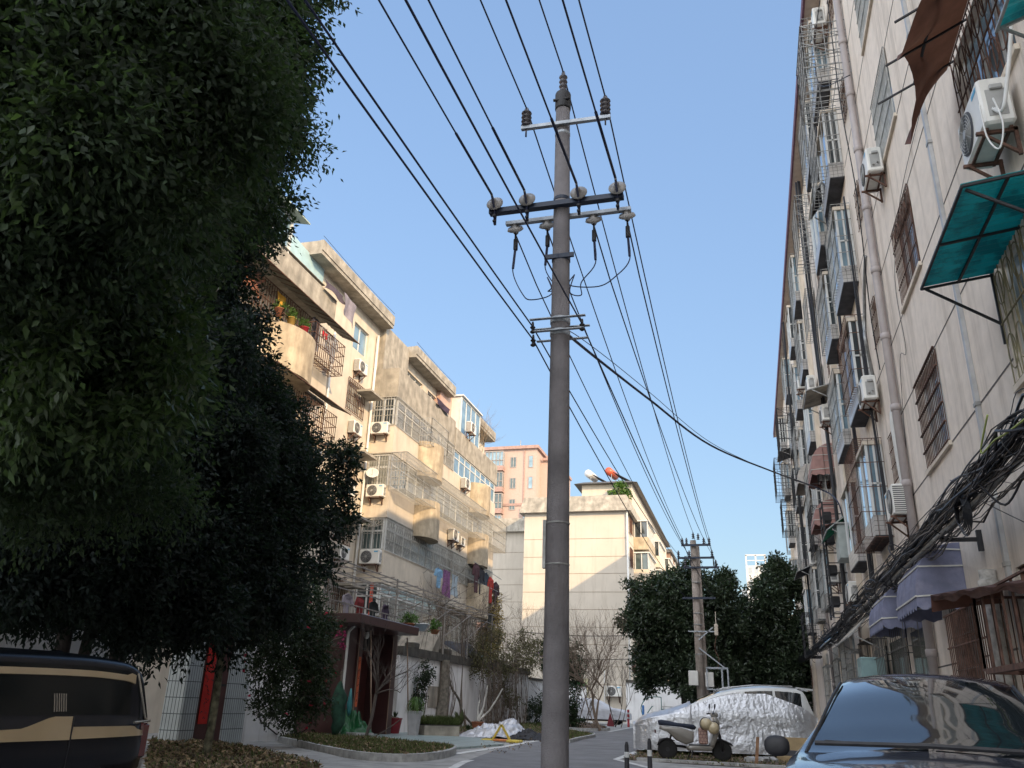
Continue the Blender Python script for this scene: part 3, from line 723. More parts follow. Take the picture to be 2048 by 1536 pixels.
bundle('cable_riser', [(2.78, 26.5, 3.3), (2.80, 26.6, 10), (2.78, 26.7, 19.0)], 10, 0.09, 0.016, 'second bunch of dark cables climbing the block, beside the grey meter box', 'cables')
bundle('cable_riser', [(2.86, 17.9, 4.2), (2.84, 17.95, 8), (2.86, 18.0, 12.6)], 7, 0.05, 0.010, 'thin bunch of cables rising between the fat drainpipe and the bay windows', 'cables')
bundle('cable_riser', [(2.6, 38.4, 3.4), (2.55, 38.5, 12.8), (2.6, 38.6, 19.0)], 9, 0.10, 0.02, 'farthest bunch of dark cables climbing the block', 'cables')
# ladder-like rusty rack beside meter box
t = thing('cable_rack', 'rusty ladder rack crowded with old meters and cables on the block', 'rack', (2.7, 27.4, 4)); mb = MB()
for z in np.arange(3.9, 7.2, 0.3): mb.bar((2.45, 26.9, z), (2.45, 27.8, z), .03); mb.bar((2.45, 26.9, z), (2.97, 26.9, z), .03)
for y in (26.9, 27.8): mb.bar((2.45, y, 3.8), (2.45, y, 7.3), .05)
mb.build('frame', m_black, t); mb = MB(); [mb.bevbox((2.6 + random.uniform(-.05, .1), 27.3 + random.uniform(-.2, .2), z), (.25, .4, .3)) for z in (6.9, 6.2, 5.2, 4.3)]; mb.build('meter', m_black, t)
t = thing('meter_box', 'grey-green metal meter box fixed to the block above the cable tangle', 'meter box', (2.8, 24.9, 5.3)); mb = MB(); mb.bevbox((2.78, 24.95, 5.62), (.42, .9, .95), .02); bx = mb.build('box', M('meter_grey', (0.33, 0.37, 0.36), rough=.6, var=.15), t)
mb = MB(); mb.box(2.5, 2.97, 24.45, 25.45, 6.1, 6.14); mb.build('lid', m_steel, t)

# AC units on the block
rac = 'air conditioners on the grey block'
a1 = ac((2.93, 8.13, 6.68), R(-90), 'large near air conditioner with dark fan guard under the torn brown canopy', rac, 1.0)
ac((2.95, 14.2, 10.4), R(-90), 'white air conditioner on rusty brackets just above the scroll-barred window', rac, .92)
ac((2.93, 17.8, 7.25), R(-90), 'white air conditioner between the drainpipe and the third-floor bay window', rac, .95)
ac((2.93, 16.1, 4.45), R(-90), 'white air conditioner with a slatted side hanging right over the cable tangle', rac, (-.98, .98, .98))
ac((2.93, 29.4, 5.1), R(-90), 'yellowed air conditioner low on the block beside the laundry and the green canopy', rac, .95)
ac((2.93, 26.2, 9.6), R(-90), 'white air conditioner beside the tilted metal sheets high on the block', rac, .95)
ac((2.93, 29.0, 8.4), R(-90), 'white air conditioner on a crooked shelf above the striped awnings', rac, .95)
ac((2.93, 34.0, 13.6), R(-90), 'small far air conditioner under the eaves, farther of the high pair', rac, 1.0)
ac((2.93, 29.9, 12.0), R(-90), 'small far air conditioner under the eaves, nearer of the high pair', rac, 1.0)
ac((2.93, 17.9, 17.45), R(-90), 'old white air conditioner above the topmost bay window', rac, 1.0)
ac((2.93, 24.4, 3.9), R(-90), 'air conditioner low on the block where the cables thicken, below the meter box', rac, .95)
ac((2.93, 37.2, 6.9), R(-90), 'farthest air conditioner of the block, beyond the striped awnings', rac, .95)
hose('pipe_wrap', [(2.9, 16.0, 5.0), (2.86, 15.9, 5.6), (2.84, 15.8, 6.3), (2.93, 15.72, 6.6)], 0.055, m_pvcw, 'white wrapped hose leaving the slatted air conditioner upwards')
hose('pipe_wrap', [(2.9, 17.6, 7.8), (2.75, 17.0, 8.4), (2.82, 17.3, 8.9), (2.84, 16.8, 9.6), (2.8, 16.0, 9.85)], 0.035, m_steel, 'grey hose looping up the wall above the third-floor air conditioner')
hose('pipe_wrap', [(2.72, 7.69, 6.85), (2.74, 7.52, 6.7), (2.8, 7.4, 7.0), (2.86, 7.25, 7.4), (2.9, 6.9, 8.0)], 0.02, m_pvcw, 'pale pipes curling from the near air conditioner up the wall')
hose('drain_hose', [(2.60, 7.68, 6.9), (2.60, 7.66, 6.5), (2.66, 7.59, 6.3), (2.72, 7.54, 6.55), (2.7, 7.59, 6.9)], 0.009, m_pvcw, 'thin looped white drain hose under the near air conditioner')

# green corrugated canopy
def wavy(m, A, B, C, D, nu, nv, amp, thick=0.0, k=26):
    """corrugated sheet between edge A-B (wall) and D-C (outer)"""
    A, B, C, D = map(Vector, (A, B, C, D)); nrm = (B - A).cross(D - A).normalized(); rows = []
    for j in range(nv + 1):
        rows.append([(A.lerp(B, i / nu)).lerp(D.lerp(C, i / nu), j / nv) + nrm * amp * math.sin(i / nu * k * math.pi) for i in range(nu + 1)])
    m.grid(rows)
    if thick:
        m.grid([[p - nrm * thick for p in r] for r in rows])
m_green = M('green_plastic_sheet', (0.02, 0.36, 0.38), rough=0.35, var=0.3, scale=3, streak=0.95, streakcol=(0.012, 0.02, 0.022), stretch=1.0, lo=0.47, hi=0.57, sub=(0.03, 0.75, 0.78))
t = thing('canopy', 'green corrugated plastic canopy with black dirt over the near window', 'awning', (2.9, 8, 5.9), 'window canopies on the grey block')
A, B, C, D = (2.97, 7.35, 5.90), (2.97, 9.45, 5.90), (2.2, 9.45, 5.80), (2.2, 7.35, 5.80)
mb = MB(); wavy(mb, A, B, C, D, 80, 3, 0.012, 0.004, 40); mb.build('sheet', m_green, t)
mb = MB()
for p, q in ((D, C), (A, D), (B, C), ((2.6, 7.35, 5.85), (2.6, 9.45, 5.85)), ((2.97, 8.4, 5.89), (2.2, 8.4, 5.78)), ((2.24, 9.43, 5.79), (2.96, 9.48, 5.30)), ((2.96, 9.48, 5.05), (2.96, 9.48, 6.05)), ((2.24, 7.4, 5.79), (2.96, 7.4, 5.30))):
    mb.bar(Vector(p) - Vector((0, 0, .03)), Vector(q) - Vector((0, 0, .03)), 0.025)
mb.build('frame', m_black, t)
t = thing('canopy', 'small green canopy corner beside the torn brown one at the top right', 'awning', (2.9, 6.2, 7.2), 'window canopies on the grey block')
mb = MB(); wavy(mb, (2.97, 5.0, 7.0), (2.97, 6.5, 7.0), (2.45, 6.5, 6.8), (2.45, 5.0, 6.8), 50, 3, 0.012, 0.004, 26); mb.build('sheet', m_green, t)
mb = MB(); mb.bar((2.45, 5.0, 6.77), (2.45, 6.5, 6.77), .025); mb.bar((2.97, 6.48, 6.97), (2.45, 6.48, 6.77), .025); mb.bar((2.48, 6.46, 6.77), (2.95, 6.48, 6.4), .022); mb.build('frame', m_steel, t)
# torn brown sheet canopy
t = thing('torn_canopy', 'torn brown sheet canopy with bent black rods over the upper right window', 'awning', (2.9, 8, 8.9), 'window canopies on the grey block')
m_brown = M('brown_sheet', (0.095, 0.045, 0.035), rough=0.7, var=0.5, scale=5, sub=(0.16, 0.07, 0.04))
mb = MB(); rows = []
for j in range(9):
    v = j / 8; row = []
    for i in range(25):
        u = i / 24; o_ = 0.05 + 0.66 * v * (1 - 0.25 * math.sin(u * 9) * v)
        row.append((2.97 - o_, 7.1 + 2.35 * u + 0.18 * v * (1 if u > .9 else 0), 8.85 - 0.25 * v - 0.45 * v * v * (0.5 + 0.5 * math.sin(u * 14 + 1)) - (0.3 * v if u > .93 else 0)))
    rows.append(row)
mb.grid(rows); mb.build('sheet', m_brown, t, True)
mb = MB()
for y in (7.2, 7.9, 8.6, 9.3): mb.bar((2.97, y, 8.85), (2.05, y + .12, 8.45), .022)
mb.bar((2.5, 7.0, 8.66), (2.5, 9.4, 8.66), .03); mb.build('frame', m_black, t)

# purple scalloped awnings
m_purp = M('purple_canvas', (0.175, 0.185, 0.27), rough=0.9, var=0.22, scale=3, bump=0.2, bscale=12, streak=0.35, streakcol=(0.42, 0.40, 0.48), stretch=1)
m_trim = M('white_trim', (0.55, 0.54, 0.5), rough=0.8)
def awning(name, y0, y1, zt, zb, out, label, mat, trims=3, group=None):
    t = thing(name, label, 'awning', (RX, (y0 + y1) / 2, zb), group); n = 14; rows = []
    prof = [(out * math.sin(a) ** .9, zb + .12 + (zt - zb - .12) * math.cos(a) ** .85) for a in [math.pi / 2 * i / 12 for i in range(13)]]
    mb = MB()
    for (o_, z) in prof:
        rows.append([(RX - .005 - o_, y0 + (y1 - y0) * i / n, z + .012 * math.sin(i * 2.1)) for i in range(n + 1)])
    val = []
    m_ = n * 6; last = prof[-1]
    mb.grid(rows)
    for yy in (y0, y1):   # side cheeks
        c = [(RX - .005, yy, last[1])] + [(RX - .005 - o_, yy, z) for o_, z in prof]
        mb.add(c, [(0, i, i + 1) for i in range(1, len(c) - 1)])
    # scalloped valance along the front and both cheeks
    top = []; bot = []
    path_ = [(RX - .02, y0)] + [(RX - .005 - out * i / 10, y0) for i in range(1, 10)] + [(RX - .005 - out, y0 + (y1 - y0) * i / 40) for i in range(41)] + [(RX - .005 - out * (10 - i) / 10, y1) for i in range(1, 11)]
    s = 0
    for i, p in enumerate(path_):
        if i: s += math.dist(p, path_[i - 1])
        top.append((p[0], p[1], last[1])); bot.append((p[0] - .01, p[1], last[1] - .12 - .07 * abs(math.sin(s * math.pi / 0.22))))
    mb.grid([top, bot]); c_ = mb.build('canvas', mat, t)
    mb = MB()
    for idx in (4, 8, 12)[:trims]:
        o_, z = prof[idx]; mb.bar((RX - .012 - o_, y0, z + .004), (RX - .012 - o_, y1, z + .004), .022)
    for idx in (4, 8, 12)[:trims]:
        o_, z = prof[idx]
        for yy in (y0 - .004, y1 + .004): mb.bar((RX - .005, yy, last[1] + (z - last[1]) * .9 + .05), (RX - .005 - o_, yy, z), .02)
    mb.build('trim', m_trim, c_)
    return t
g_ = 'purple awnings'
awning('scalloped_awning', 13.1, 14.9, 3.48, 2.60, 0.66, 'nearer and larger purple awning with white trim and scalloped hem', m_purp, 3, g_)
awning('scalloped_awning', 16.4, 18.3, 3.42, 2.62, 0.68, 'farther and smaller purple awning with white trim, under the cables', m_purp, 3, g_)
m_stripe = M('pink_stripe_canvas', (0.34, 0.20, 0.18), rough=0.9, var=0.2)
g_ = 'striped awnings far along the block'
awning('striped_awning', 27.4, 29.3, 9.35, 8.35, 0.7, 'faded pink striped awning, upper of the two above the green canopy', m_stripe, 3, g_)
awning('striped_awning', 28.3, 30.0, 7.7, 6.9, 0.7, 'faded pink striped awning, lower of the two above the green canopy', m_stripe, 3, g_)
awning('shell_awning', 33.5, 35.5, 10.4, 9.6, 0.75, 'pale rounded awning high and far along the block', M('pale_canvas', (0.40, 0.37, 0.34), rough=.9), 2, g_)
def simple_canopy(y0, y1, zt, zb, out, label, mat, g='window canopies on the grey block'):
    t = thing('canopy', label, 'awning', (RX, (y0 + y1) / 2, zb), g)
    mb = MB(); wavy(mb, (2.97, y0, zt), (2.97, y1, zt), (2.97 - out, y1, zb), (2.97 - out, y0, zb), 30, 2, .012, .004, 18); mb.build('sheet', mat, t)
    mb = MB(); mb.bar((2.97 - out, y0, zb - .02), (2.97 - out, y1, zb - .02), .03)
    for y in (y0, y1): mb.bar((2.97, y, zt - .02), (2.97 - out, y, zb - .02), .03); mb.bar((2.97, y, zb - .35), (2.97 - out * .8, y, zb), .025)
    mb.build('frame', m_steel, t)
simple_canopy(24.7, 26.9, 6.5, 6.0, .65, 'small bright green canopy low in the middle of the block', M('green_sheet', (0.02, 0.26, 0.17), rough=.4, var=.2, sub=(.03, .4, .25)))
simple_canopy(28.5, 31.0, 3.75, 3.2, .7, 'bright blue sheet canopy over a ground-floor window', M('blue_sheet', (0.03, 0.22, 0.45), rough=.4, var=.2))
simple_canopy(20.5, 23.4, 3.6, 2.75, .85, 'grey weathered corrugated canopy over a ground-floor window below the cables', m_oldconc)
simple_canopy(25.4, 27.2, 10.7, 10.5, .75, 'tilted rusty sheet above the high air conditioner', m_oldconc)
simple_canopy(36.5, 39.0, 7.0, 6.6, .9, 'dark sheet canopy near the far end of the block', m_under)
simple_canopy(43.0, 45.0, 14.0, 13.7, .9, 'dark sheet canopy high at the far end of the block', m_under)
simple_canopy(20.1, 21.4, 14.9, 14.2, .5, 'small dark green canopy beside the tall cage near the drainpipe', m_under)

# rusty cage holding an air conditioner, with a brown canopy on top
t = thing('balcony_cage', 'rust-brown barred cage with a sagging brown canopy at the lower right', 'window cage', (2.6, 8.4, 1.4))
CF = Frame((RX, 0, 0), (0, 1, 0), (-1, 0, 0))
mb = MB(); cage(mb, CF, (7.0, 9.75, 1.58, 2.30), .72, 0.36, 1, .02, top=False, bottom=True); mb.bar(CF.pt(7.0, 1.56, .73), CF.pt(9.6, 1.56, .73), .06, .05); mb.bar(CF.pt(9.57, 1.56, 0), CF.pt(9.57, 1.56, .73), .06, .05); mb.build('bars', m_rust, t)
mb = MB(); rows = []
for j in range(5):
    rows.append([(2.98 - .80 * j / 4, 6.4 + 4.95 * i / 30, 2.62 - .09 * (11.35 - (6.4 + 4.95 * i / 30)) - .05 * j / 4 + .012 * math.sin(i * 1.3) - .06 * (j / 4) ** 2) for i in range(31)])
mb.grid(rows); mb.grid([[(x, y, z - .03 - .01 * math.sin(y * 6)) for x, y, z in r] for r in rows]); mb.grid([rows[-1], [(x + .02, y, z - .07 - .02 * math.sin(y * 5)) for x, y, z in rows[-1]]])
mb.grid([[r[-1] for r in rows], [(x, y + .06, z - .2) for x, y, z in [r[-1] for r in rows]]]); mb.build('sheet', m_brown, t, True)
mb = MB()
for y in np.arange(10.9, 13.0, .10): mb.bar((2.62, y, 1.35), (2.62, y, 2.42), .012)
for z in (1.35, 1.5, 2.0, 2.42): mb.bar((2.62, 10.85, z), (2.62, 13.0, z), .02)
for x in np.arange(2.62, 3.0, .09): mb.bar((x, 10.85, 1.35), (x, 10.85, 2.42), .012)
mb.build('side_grille', m_rust, t)
ac((2.93, 8.15, 1.66), R(-90), 'dusty air conditioner standing inside the rust-brown cage', rac, .95)
hose('hose', [(2.5, 8.9, 1.5), (2.45, 8.95, 1.38), (2.5, 9.0, 1.2), (2.62, 9.0, 1.05)], .018, M('purple_hose', (.12, .09, .16)), 'curved purple hose under the rust-brown cage')
# ground floor grilles and clutter
mb = MB(); bars_flat(mb, CF, (12.9, 14.15, 0.85, 2.7), .05, .12, 4, .012); mb.build('ground_grille', m_dframe, rb)
for y0, y1 in ((16.0, 17.8), (18.5, 20.5), (21.0, 23.0), (24.6, 26.4), (28.7, 30.6), (33, 35)):
    mb = MB(); cage(mb, CF, (y0, y1, .75, 2.75), .40, .22, 4, .013, top=True, bottom=False); mb.build('ground_grille', m_dframe if y0 < 22 else m_steel, rb)
    mb = MB(); mb.box(RX - .05, RX - .01, y0 + .1, y1 - .1, .9, 2.6); mb.build('window', m_glassl if y0 < 20 else m_glass, rb)
t = thing('wall_cabinet', 'pale blue-green cabinet beside the ground-floor grilles', 'cabinet', (2.6, 20.2, .3)); mb = MB(); mb.bevbox((2.55, 20.6, 1.3), (.5, .7, 2.0), .02); mb.build('box', M('teal_paint', (0.20, 0.30, 0.30), rough=.7, var=.2), t)
mb = MB(); mb.box(2.29, 2.298, 20.3, 20.9, .5, 2.1); mb.build('door', M('teal_paint2', (0.25, 0.35, 0.34), rough=.6, var=.2), t)

# thick bundle of cables slung along the block, with the steel pipe below
CP = [P(2110, 800, X=2.45), P(2048, 850, X=2.45), P(1960, 945, X=2.47), P(1860, 1055, X=2.5), P(1775, 1145, X=2.5), P(1700, 1225, X=2.52), P(1655, 1275, X=2.5), P(1622, 1305, X=2.5), P(1600, 1322, X=2.5)]
bundle('cable_bundle', CP, 64, 0.20, 0.0062, 'huge tangle of black cables slung along the block above the purple awnings', 'cables', wob=.75, sag=.16)
bundle('cable_bundle', [P(2110, 860, X=2.5), P(2000, 960, X=2.5), P(1880, 1060, X=2.55), P(1790, 1150, X=2.55), P(1700, 1255, X=2.55), P(1640, 1300, X=2.6)], 20, 0.15, 0.005, 'thin grey wires sagging just below the big cable tangle', 'cables', m_cable, sag=.22, wob=.9)
t = thing('cable_tie', 'wire ties and sleeves gathered round the big cable tangle', 'cable tie', tuple(P(1900, 1010, X=2.47)))
for k_ in range(7):
    c_ = smooth_pts(CP, 5)[6 + k_ * 4]; mb = MB(); mb.tube([c_ + Vector((math.cos(a) * .14, math.cos(a) * .03, math.sin(a) * .17 - .05)) for a in [6.283 * q / 14 for q in range(15)]], .008, 4); mb.build('tie', m_cable, t)
# ragged lumps of ties and loops in the tangle far along
t = thing('cable_tangle', 'dense knot of coiled cables and rags where the bundle meets the risers', 'cables', tuple(P(1690, 1235, X=2.5)))
for i in range(34):
    c = P(1800 - i * 5.4, 1120 + i * 5.6, X=2.42) + Vector((random.uniform(-.12, .15), random.uniform(-.6, .6), random.uniform(-.3, .22))); r_ = random.uniform(.08, .3); mb = MB(); ph = random.uniform(0, 6); ax = random.uniform(.3, 1)
    mb.tube([c + Vector((math.cos(a) * r_ * .5, math.cos(a + ph) * r_ * 1.6, math.sin(a) * r_ * ax)) for a in [2 * math.pi * k / 14 for k in range(12)]], .012, 4); mb.build('cable', m_cable, t)
t = thing('cable_coil', 'loose coil of black cable hanging from the big tangle above the purple awning', 'cable coil', tuple(P(1915, 1025, X=2.4)))
for i in range(7):
    c = P(1918 + i * 2, 1022 + i * 1.5, X=2.40 + .01 * i); r_ = .155 + .012 * i; mb = MB()
    mb.tube([c + Vector((0, math.cos(a) * r_ * 1.3, math.sin(a) * r_)) for a in [2 * math.pi * k / 22 for k in range(23)]], .008, 5); mb.build('loop', m_cable, t)
p0, p1 = P(2110, 855, X=2.5), P(1690, 1248, X=2.5)
hose('steel_pipe', [p0, p0.lerp(p1, .5), p1], .032, m_steel, 'rusty straight steel pipe carrying the cable tangle along the block', n=10)
t = thing('pipe_bracket', 'black iron bracket holding the straight steel pipe above the larger awning', 'bracket', tuple(P(1895, 1090, X=2.9))); c = P(1880, 1080, X=2.5); mb = MB(); mb.bar(c, (3.0, c.y, c.z), .05); mb.bar((2.97, c.y, c.z - .15), (2.97, c.y, c.z + .12), .06); mb.build('arm', m_black, t)
q = [P(1975, 830, X=2.30), P(1962, 905, X=2.30), P(1990, 880, X=2.30), P(2015, 865, X=2.30), P(2060, 830, X=2.32)]
hose('green_wire', q, .009, M('lime_wire', (0.30, 0.36, 0.10), rough=.6), 'bright yellow-green wire looping out of the cable tangle', 'cable')
# loose thin wires on the wall
for i, (pts, lab) in enumerate([
    ([P(1845, 205, X=2.98), P(1800, 400, X=2.98), P(1790, 560, X=2.98), P(1812, 700, X=2.97), P(1800, 720, X=2.95), P(1812, 900, X=2.98)], 'thin loose wire wandering down the wall between the barred windows'),
    ([P(1700, 150, X=2.8), P(1640, 170, X=2.5), P(1630, 90, X=2.5), P(1640, 0, X=2.6)], 'black cable looping from the drainpipe past the top cage'),
    ([P(1655, 0, X=2.6), P(1680, 200, X=2.6), P(1715, 400, X=2.7), P(1740, 620, X=2.8), P(1760, 740, X=2.9)], 'long dark green cable dropping beside the drainpipe'),
    ([P(2048, 950, X=2.5), P(2010, 1010, X=2.5), P(1960, 970, X=2.4)], 'black cable drooping from the tangle at the right'),
    ([P(2060, 1050, X=2.6), P(1960, 1000, X=2.6), P(1900, 960, X=2.5)], 'taut dark wire crossing the wall by the coil')]):
    hose('wall_wire', pts, .012 if i in (1, 2, 3) else .005, m_cable, lab, 'cable', 5)
for y, z0 in ((13.45, 0), (14.9, 0)): pass
# ================================================================== left apartment block
LX, BX = -16.2, -15.0
LF = Frame((LX, 0, 0), (0, 1, 0), (1, 0, 0)); BFm = Frame((BX, 0, 0), (0, 1, 0), (1, 0, 0))
lb = thing('apartment_building', 'sunlit cream apartment block with caged balconies beyond the white wall', 'building', (-21, 35, 0))
LZ = 17.75
lev = [4.3 + 2.83 * k for k in range(5)]             # opening sills: 4.3, 7.13, 9.96, 12.79, 15.62
lh = []
for z in lev:
    for a, b in ((30.25, 31.75),): lh.append((a, b, z + .05, z + 1.3))
    for a, b in ((33.4, 35.4), (36.2, 38.6), (39.4, 41.0), (42.2, 44.6), (45.2, 47.6)): lh.append((a, b, z - .6, z + 1.4))
    for a, b in ((7.5, 9), (10.5, 12.5), (15, 17), (18.2, 20.4), (21.6, 24.0), (24.6, 25.9)): lh.append((a, b, z - .5, z + 1.4))
lh += [(33.4, 35.4, 1.2, 2.9), (37, 39, 1.2, 2.9), (42, 44, 1.2, 2.9), (30.2, 31.6, 1.1, 2.6)]
mb = MB(); facade(mb, LF.o, LF.u, LF.n, (4, 50), (0, LZ), lh, .15)
mb.quad((LX, 50, 0), (-28, 50, 0), (-28, 50, LZ), (LX, 50, LZ)); mb.quad((LX, 4, 0), (-28, 4, 0), (-28, 4, LZ), (LX, 4, LZ)); mb.quad((-28, 4, 0), (-28, 50, 0), (-28, 50, LZ), (-28, 4, LZ))
mb.build('wall', m_cream, lb)
mb = MB(); mb.box(-28.1, LX - .3, 3.9, 50.1, LZ + .002, LZ + .22); rf = mb.build('roof', m_oldconc, lb)
for y0, y1, x1, zz in ((25.6, 32.9, -15.55, 17.7), (35.9, 42.0, -15.55, 17.5), (44.6, 50.2, -15.55, 17.3)):
    mb = MB(); mb.box(-17.2, x1, y0, y1, zz, zz + .16); mb.box(x1 - .12, x1 + .04, y0, y1, zz + .162, zz + .62); mb.box(-17.2, x1 - .122, y1 - .14, y1, zz + .162, zz + .6); mb.box(-17.2, x1 - .122, y0, y0 + .14, zz + .162, zz + .6)
    mb.build('eave_slab', m_oldconc, lb)
    hose('lightning_wire', [(x1, y0, zz + .8), (x1, (y0 + y1) / 2, zz + .72), (x1, y1, zz + .8)], .012, m_wire, 'thin blue lightning wire along the roof edge above the eave, ' + {25.6: 'nearest stretch', 35.9: 'middle stretch', 44.6: 'farthest stretch'}[y0], 'wire', 4)
# plain windows
for i, r in enumerate(lh):
    a, b, c, d = r
    if a == 30.25 and c > 15: window(lb, LF, r, .13, 2, m_frame, m_glassb, None, .06)
    elif a == 30.25: window(lb, LF, r, .13, 2, m_frame, m_glassl, .6, .05, lambda m, r=r: bars_flat(m, LF, (r[0] - .08, r[1] + .12, r[2] - .1, r[3] + .1), .05, .17, 4, .022), m_rust)
    elif c < 3: window(lb, LF, r, .13, 2, m_frame, m_glass, None, .05, lambda m, r=r: bars_flat(m, LF, r, .04, .12, 3, .02), m_dframe)
    else: window(lb, LF, r, .13, 2 if b - a < 2 else 3, m_frame, m_glassl if (i % 3) else m_glass, .7, .05)
# balconies: parapet bands at the balcony face, one stack A (near) and one stack B (far)
def balcony(y0, y1, z0, z1, bulge=(), mat=m_cream, slab=True, x=BX):
    """curved-front parapet with returning sides"""
    mb = MB(); n = int((y1 - y0) / .15); rows_o = []
    def xo(y):
        e = 0
        for c, r_ in bulge:
            if abs(y - c) < r_: e = max(e, .85 * math.sqrt(max(0, 1 - ((y - c) / r_) ** 2)) ** 1.0)
        return x + e * .8
    ys_ = [y0 + (y1 - y0) * i / n for i in range(n + 1)]
    mb.grid([[(xo(y), y, z) for y in ys_] for z in (z0, z1)])
    mb.grid([[(xo(y) - .1, y, z) for y in ys_] for z in (z0 + .12, z1)])
    mb.grid([[(xo(y), y, z1) for y in ys_], [(xo(y) - .1, y, z1) for y in ys_]])
    mb.grid([[(xo(y), y, z0) for y in ys_], [(LX, y, z0) for y in ys_]])
    mb.grid([[(xo(y) - .1, y, z0 + .12) for y in ys_], [(LX, y, z0 + .12) for y in ys_]])
    for yy, s in ((y0, 1), (y1, -1)):
        mb.box(LX + .002, x - .002, min(yy, yy + s * .1), max(yy, yy + s * .1), z0 + .002, z1 - .002)
    return mb.build('balcony', mat, lb)
m_bulge = M('stained_curve', (0.46, 0.385, 0.28), rough=.95, var=.25, scale=2.5, bump=.3, streak=.6, streakcol=(.17, .14, .10), stretch=.3, lo=.42, hi=.66)
Bb = {}
for k, (z0, z1) in enumerate([(5.72, 7.1), (8.53, 9.93), (11.45, 12.8), (14.16, 15.62)]):
    m_ = m_oldconc if k == 3 else m_cream
    if k == 3:
        Bb[k] = balcony(32.85, 40.9, z0, z1, (), m_oldconc); b2 = balcony(41.0, 49.2, z0 - .1, z1 - .3, (), m_oldconc)
    else:
        bl = balcony(32.85, 49.0, z0, z1, (), m_cream); Bb[k] = bl
        for c, r_ in (((37.0, 1.15), (45.2, 1.2)) if k else ((45.6, 1.3),)):
            mb = MB(); ang = [math.pi * i / 16 for i in range(17)]
            pr = lambda a, z: (BX + .01 + .78 * math.sin(a), c - r_ * math.cos(a), z)
            mb.grid([[pr(a, z) for a in ang] for z in (z0 - .25, z1 + .15)]); mb.add([pr(a, z0 - .25) for a in ang], [tuple(range(17))]); mb.add([pr(a, z1 + .15) for a in ang], [tuple(range(17))])
            mb.build('rounded_planter', m_bulge, bl)
    A = balcony(13.5, 26.3, *( (14.9, 15.85) if k == 3 else (z0 - .05, z1 + .05)), (), m_cream if k < 3 else m_oldconc)
    if k < 3:
        for c in (23.2, 17.0):
            mb = MB(); ang = [math.pi * i / 16 for i in range(17)]; pr = lambda a, z: (BX + .01 + .85 * math.sin(a), c - 1.3 * math.cos(a), z)
            mb.grid([[pr(a, z) for a in ang] for z in (z0 - .2, z1 + .1)]); mb.add([pr(a, z0 - .2) for a in ang], [tuple(range(17))]); mb.add([pr(a, z1 + .1) for a in ang], [tuple(range(17))]); mb.build('rounded_planter', m_bulge, A)
    zt = z1
    # enclosing windows and cages on A
    F_ = Frame((BX, 0, 0), (0, 1, 0), (1, 0, 0))
    if k < 3:
        mb = MB(); bars_flat(mb, F_, (13.5, 26.3, zt, zt + 1.42), .06, .15, 2, .02)
        for c in np.arange(14.2, 26, 1.3): mb.tube([F_.pt(c + math.cos(t) * .5, zt + .95 + math.sin(t) * .45, .09) for t in [math.pi * q / 8 for q in range(9)]], .011, 4); mb.tube([F_.pt(c + math.cos(t) * .28, zt + .95 + math.sin(t) * .28, .09) for t in [math.pi * q / 8 for q in range(9)]], .011, 4)
        cage(mb, F_, (23.9, 26.25, zt - .25, zt + .95), .62, .14, 3, .018, top=False)
        mb.build('grille', m_rust, A)
# B cages: 5F wide grille with a rounded middle, 4F great cage standing out, 3F flat grille with wavy bars
F_ = BFm
mb = MB(); bars_flat(mb, F_, (32.9, 40.9, 12.8, 14.16), .03, .13, 3, .02); bars_flat(mb, Frame((0, 32.84, 0), (1, 0, 0), (0, -1, 0)), (LX, BX, 12.8, 14.16), .03, .13, 3, .02)
cage(mb, F_, (35.8, 38.2, 12.75, 14.1), .62, .14, 3, .018, top=False, bottom=False); mb.build('grille', m_ltsteel, Bb[2])
mb = MB(); cage(mb, F_, (32.8, 49.2, 9.75, 11.45), .75, .15, 4, .018); bars_flat(mb, Frame((0, 32.8, 0), (1, 0, 0), (0, -1, 0)), (LX, BX + .75, 9.93, 11.45), .03, .13, 4, .018); mb.build('grille', m_ltsteel, Bb[1])
mb = MB(); bars_flat(mb, F_, (32.9, 48.9, 7.1, 8.53), .04, .12, 3, .02); S_ = Frame((0, 32.84, 0), (1, 0, 0), (0, -1, 0)); bars_flat(mb, S_, (LX + .05, BX - .03, 7.12, 8.5), .03, .16, 2, .02, 1)
for i in range(0, 64): mb.tube([F_.pt(33.1 + i * .245, 7.3, .05), F_.pt(33.1 + i * .245, 7.6, .13), F_.pt(33.1 + i * .245, 7.95, .16), F_.pt(33.1 + i * .245, 8.4, .05)], .010, 4, False)
mb.build('grille', m_ltsteel, Bb[0])
# side enclosure windows (the faces turned to us)
S_ = Frame((0, 32.95, 0), (1, 0, 0), (0, -1, 0))
for z0, z1, gm in ((12.8, 14.14, m_glass), (9.93, 11.43, m_glassl), (7.1, 8.51, m_glassg), (4.35, 5.7, m_glass)):
    window(lb, S_, (LX + .02, BX - .12, z0, z1), 0.0, 2, m_frame, gm, .6, .07, name='side_window')
for z0, z1, y0, y1, gm in ((9.93, 11.43, 33.0, 48.9, m_glassl), (7.1, 8.51, 33.0, 41, m_glass), (7.1, 8.51, 42, 48.8, m_glassl), (12.8, 14.05, 41.0, 48.9, m_glassb), (4.35, 5.7, 33.0, 40, m_glass), (12.8, 14.1, 33.1, 40.8, m_glass)):
    Fw = Frame((BX - .06, 0, 0), (0, 1, 0), (1, 0, 0)); window(lb, Fw, (y0, y1, z0, z1), .02, int((y1 - y0) / .95), m_frame, gm, .68, .06, name='balcony_glazing')
# ground-level flats behind the garden: grilles
mb = MB(); bars_flat(mb, F_, (33, 49, 3.2, 5.2), .03, .14, 3, .022); mb.build('ground_grille', m_ltsteel, lb)
mb = MB(); mb.box(LX + .003, BX - .15, 32.86, 49, 2.95, 3.1); mb.build('floor_slab', m_cream, lb)
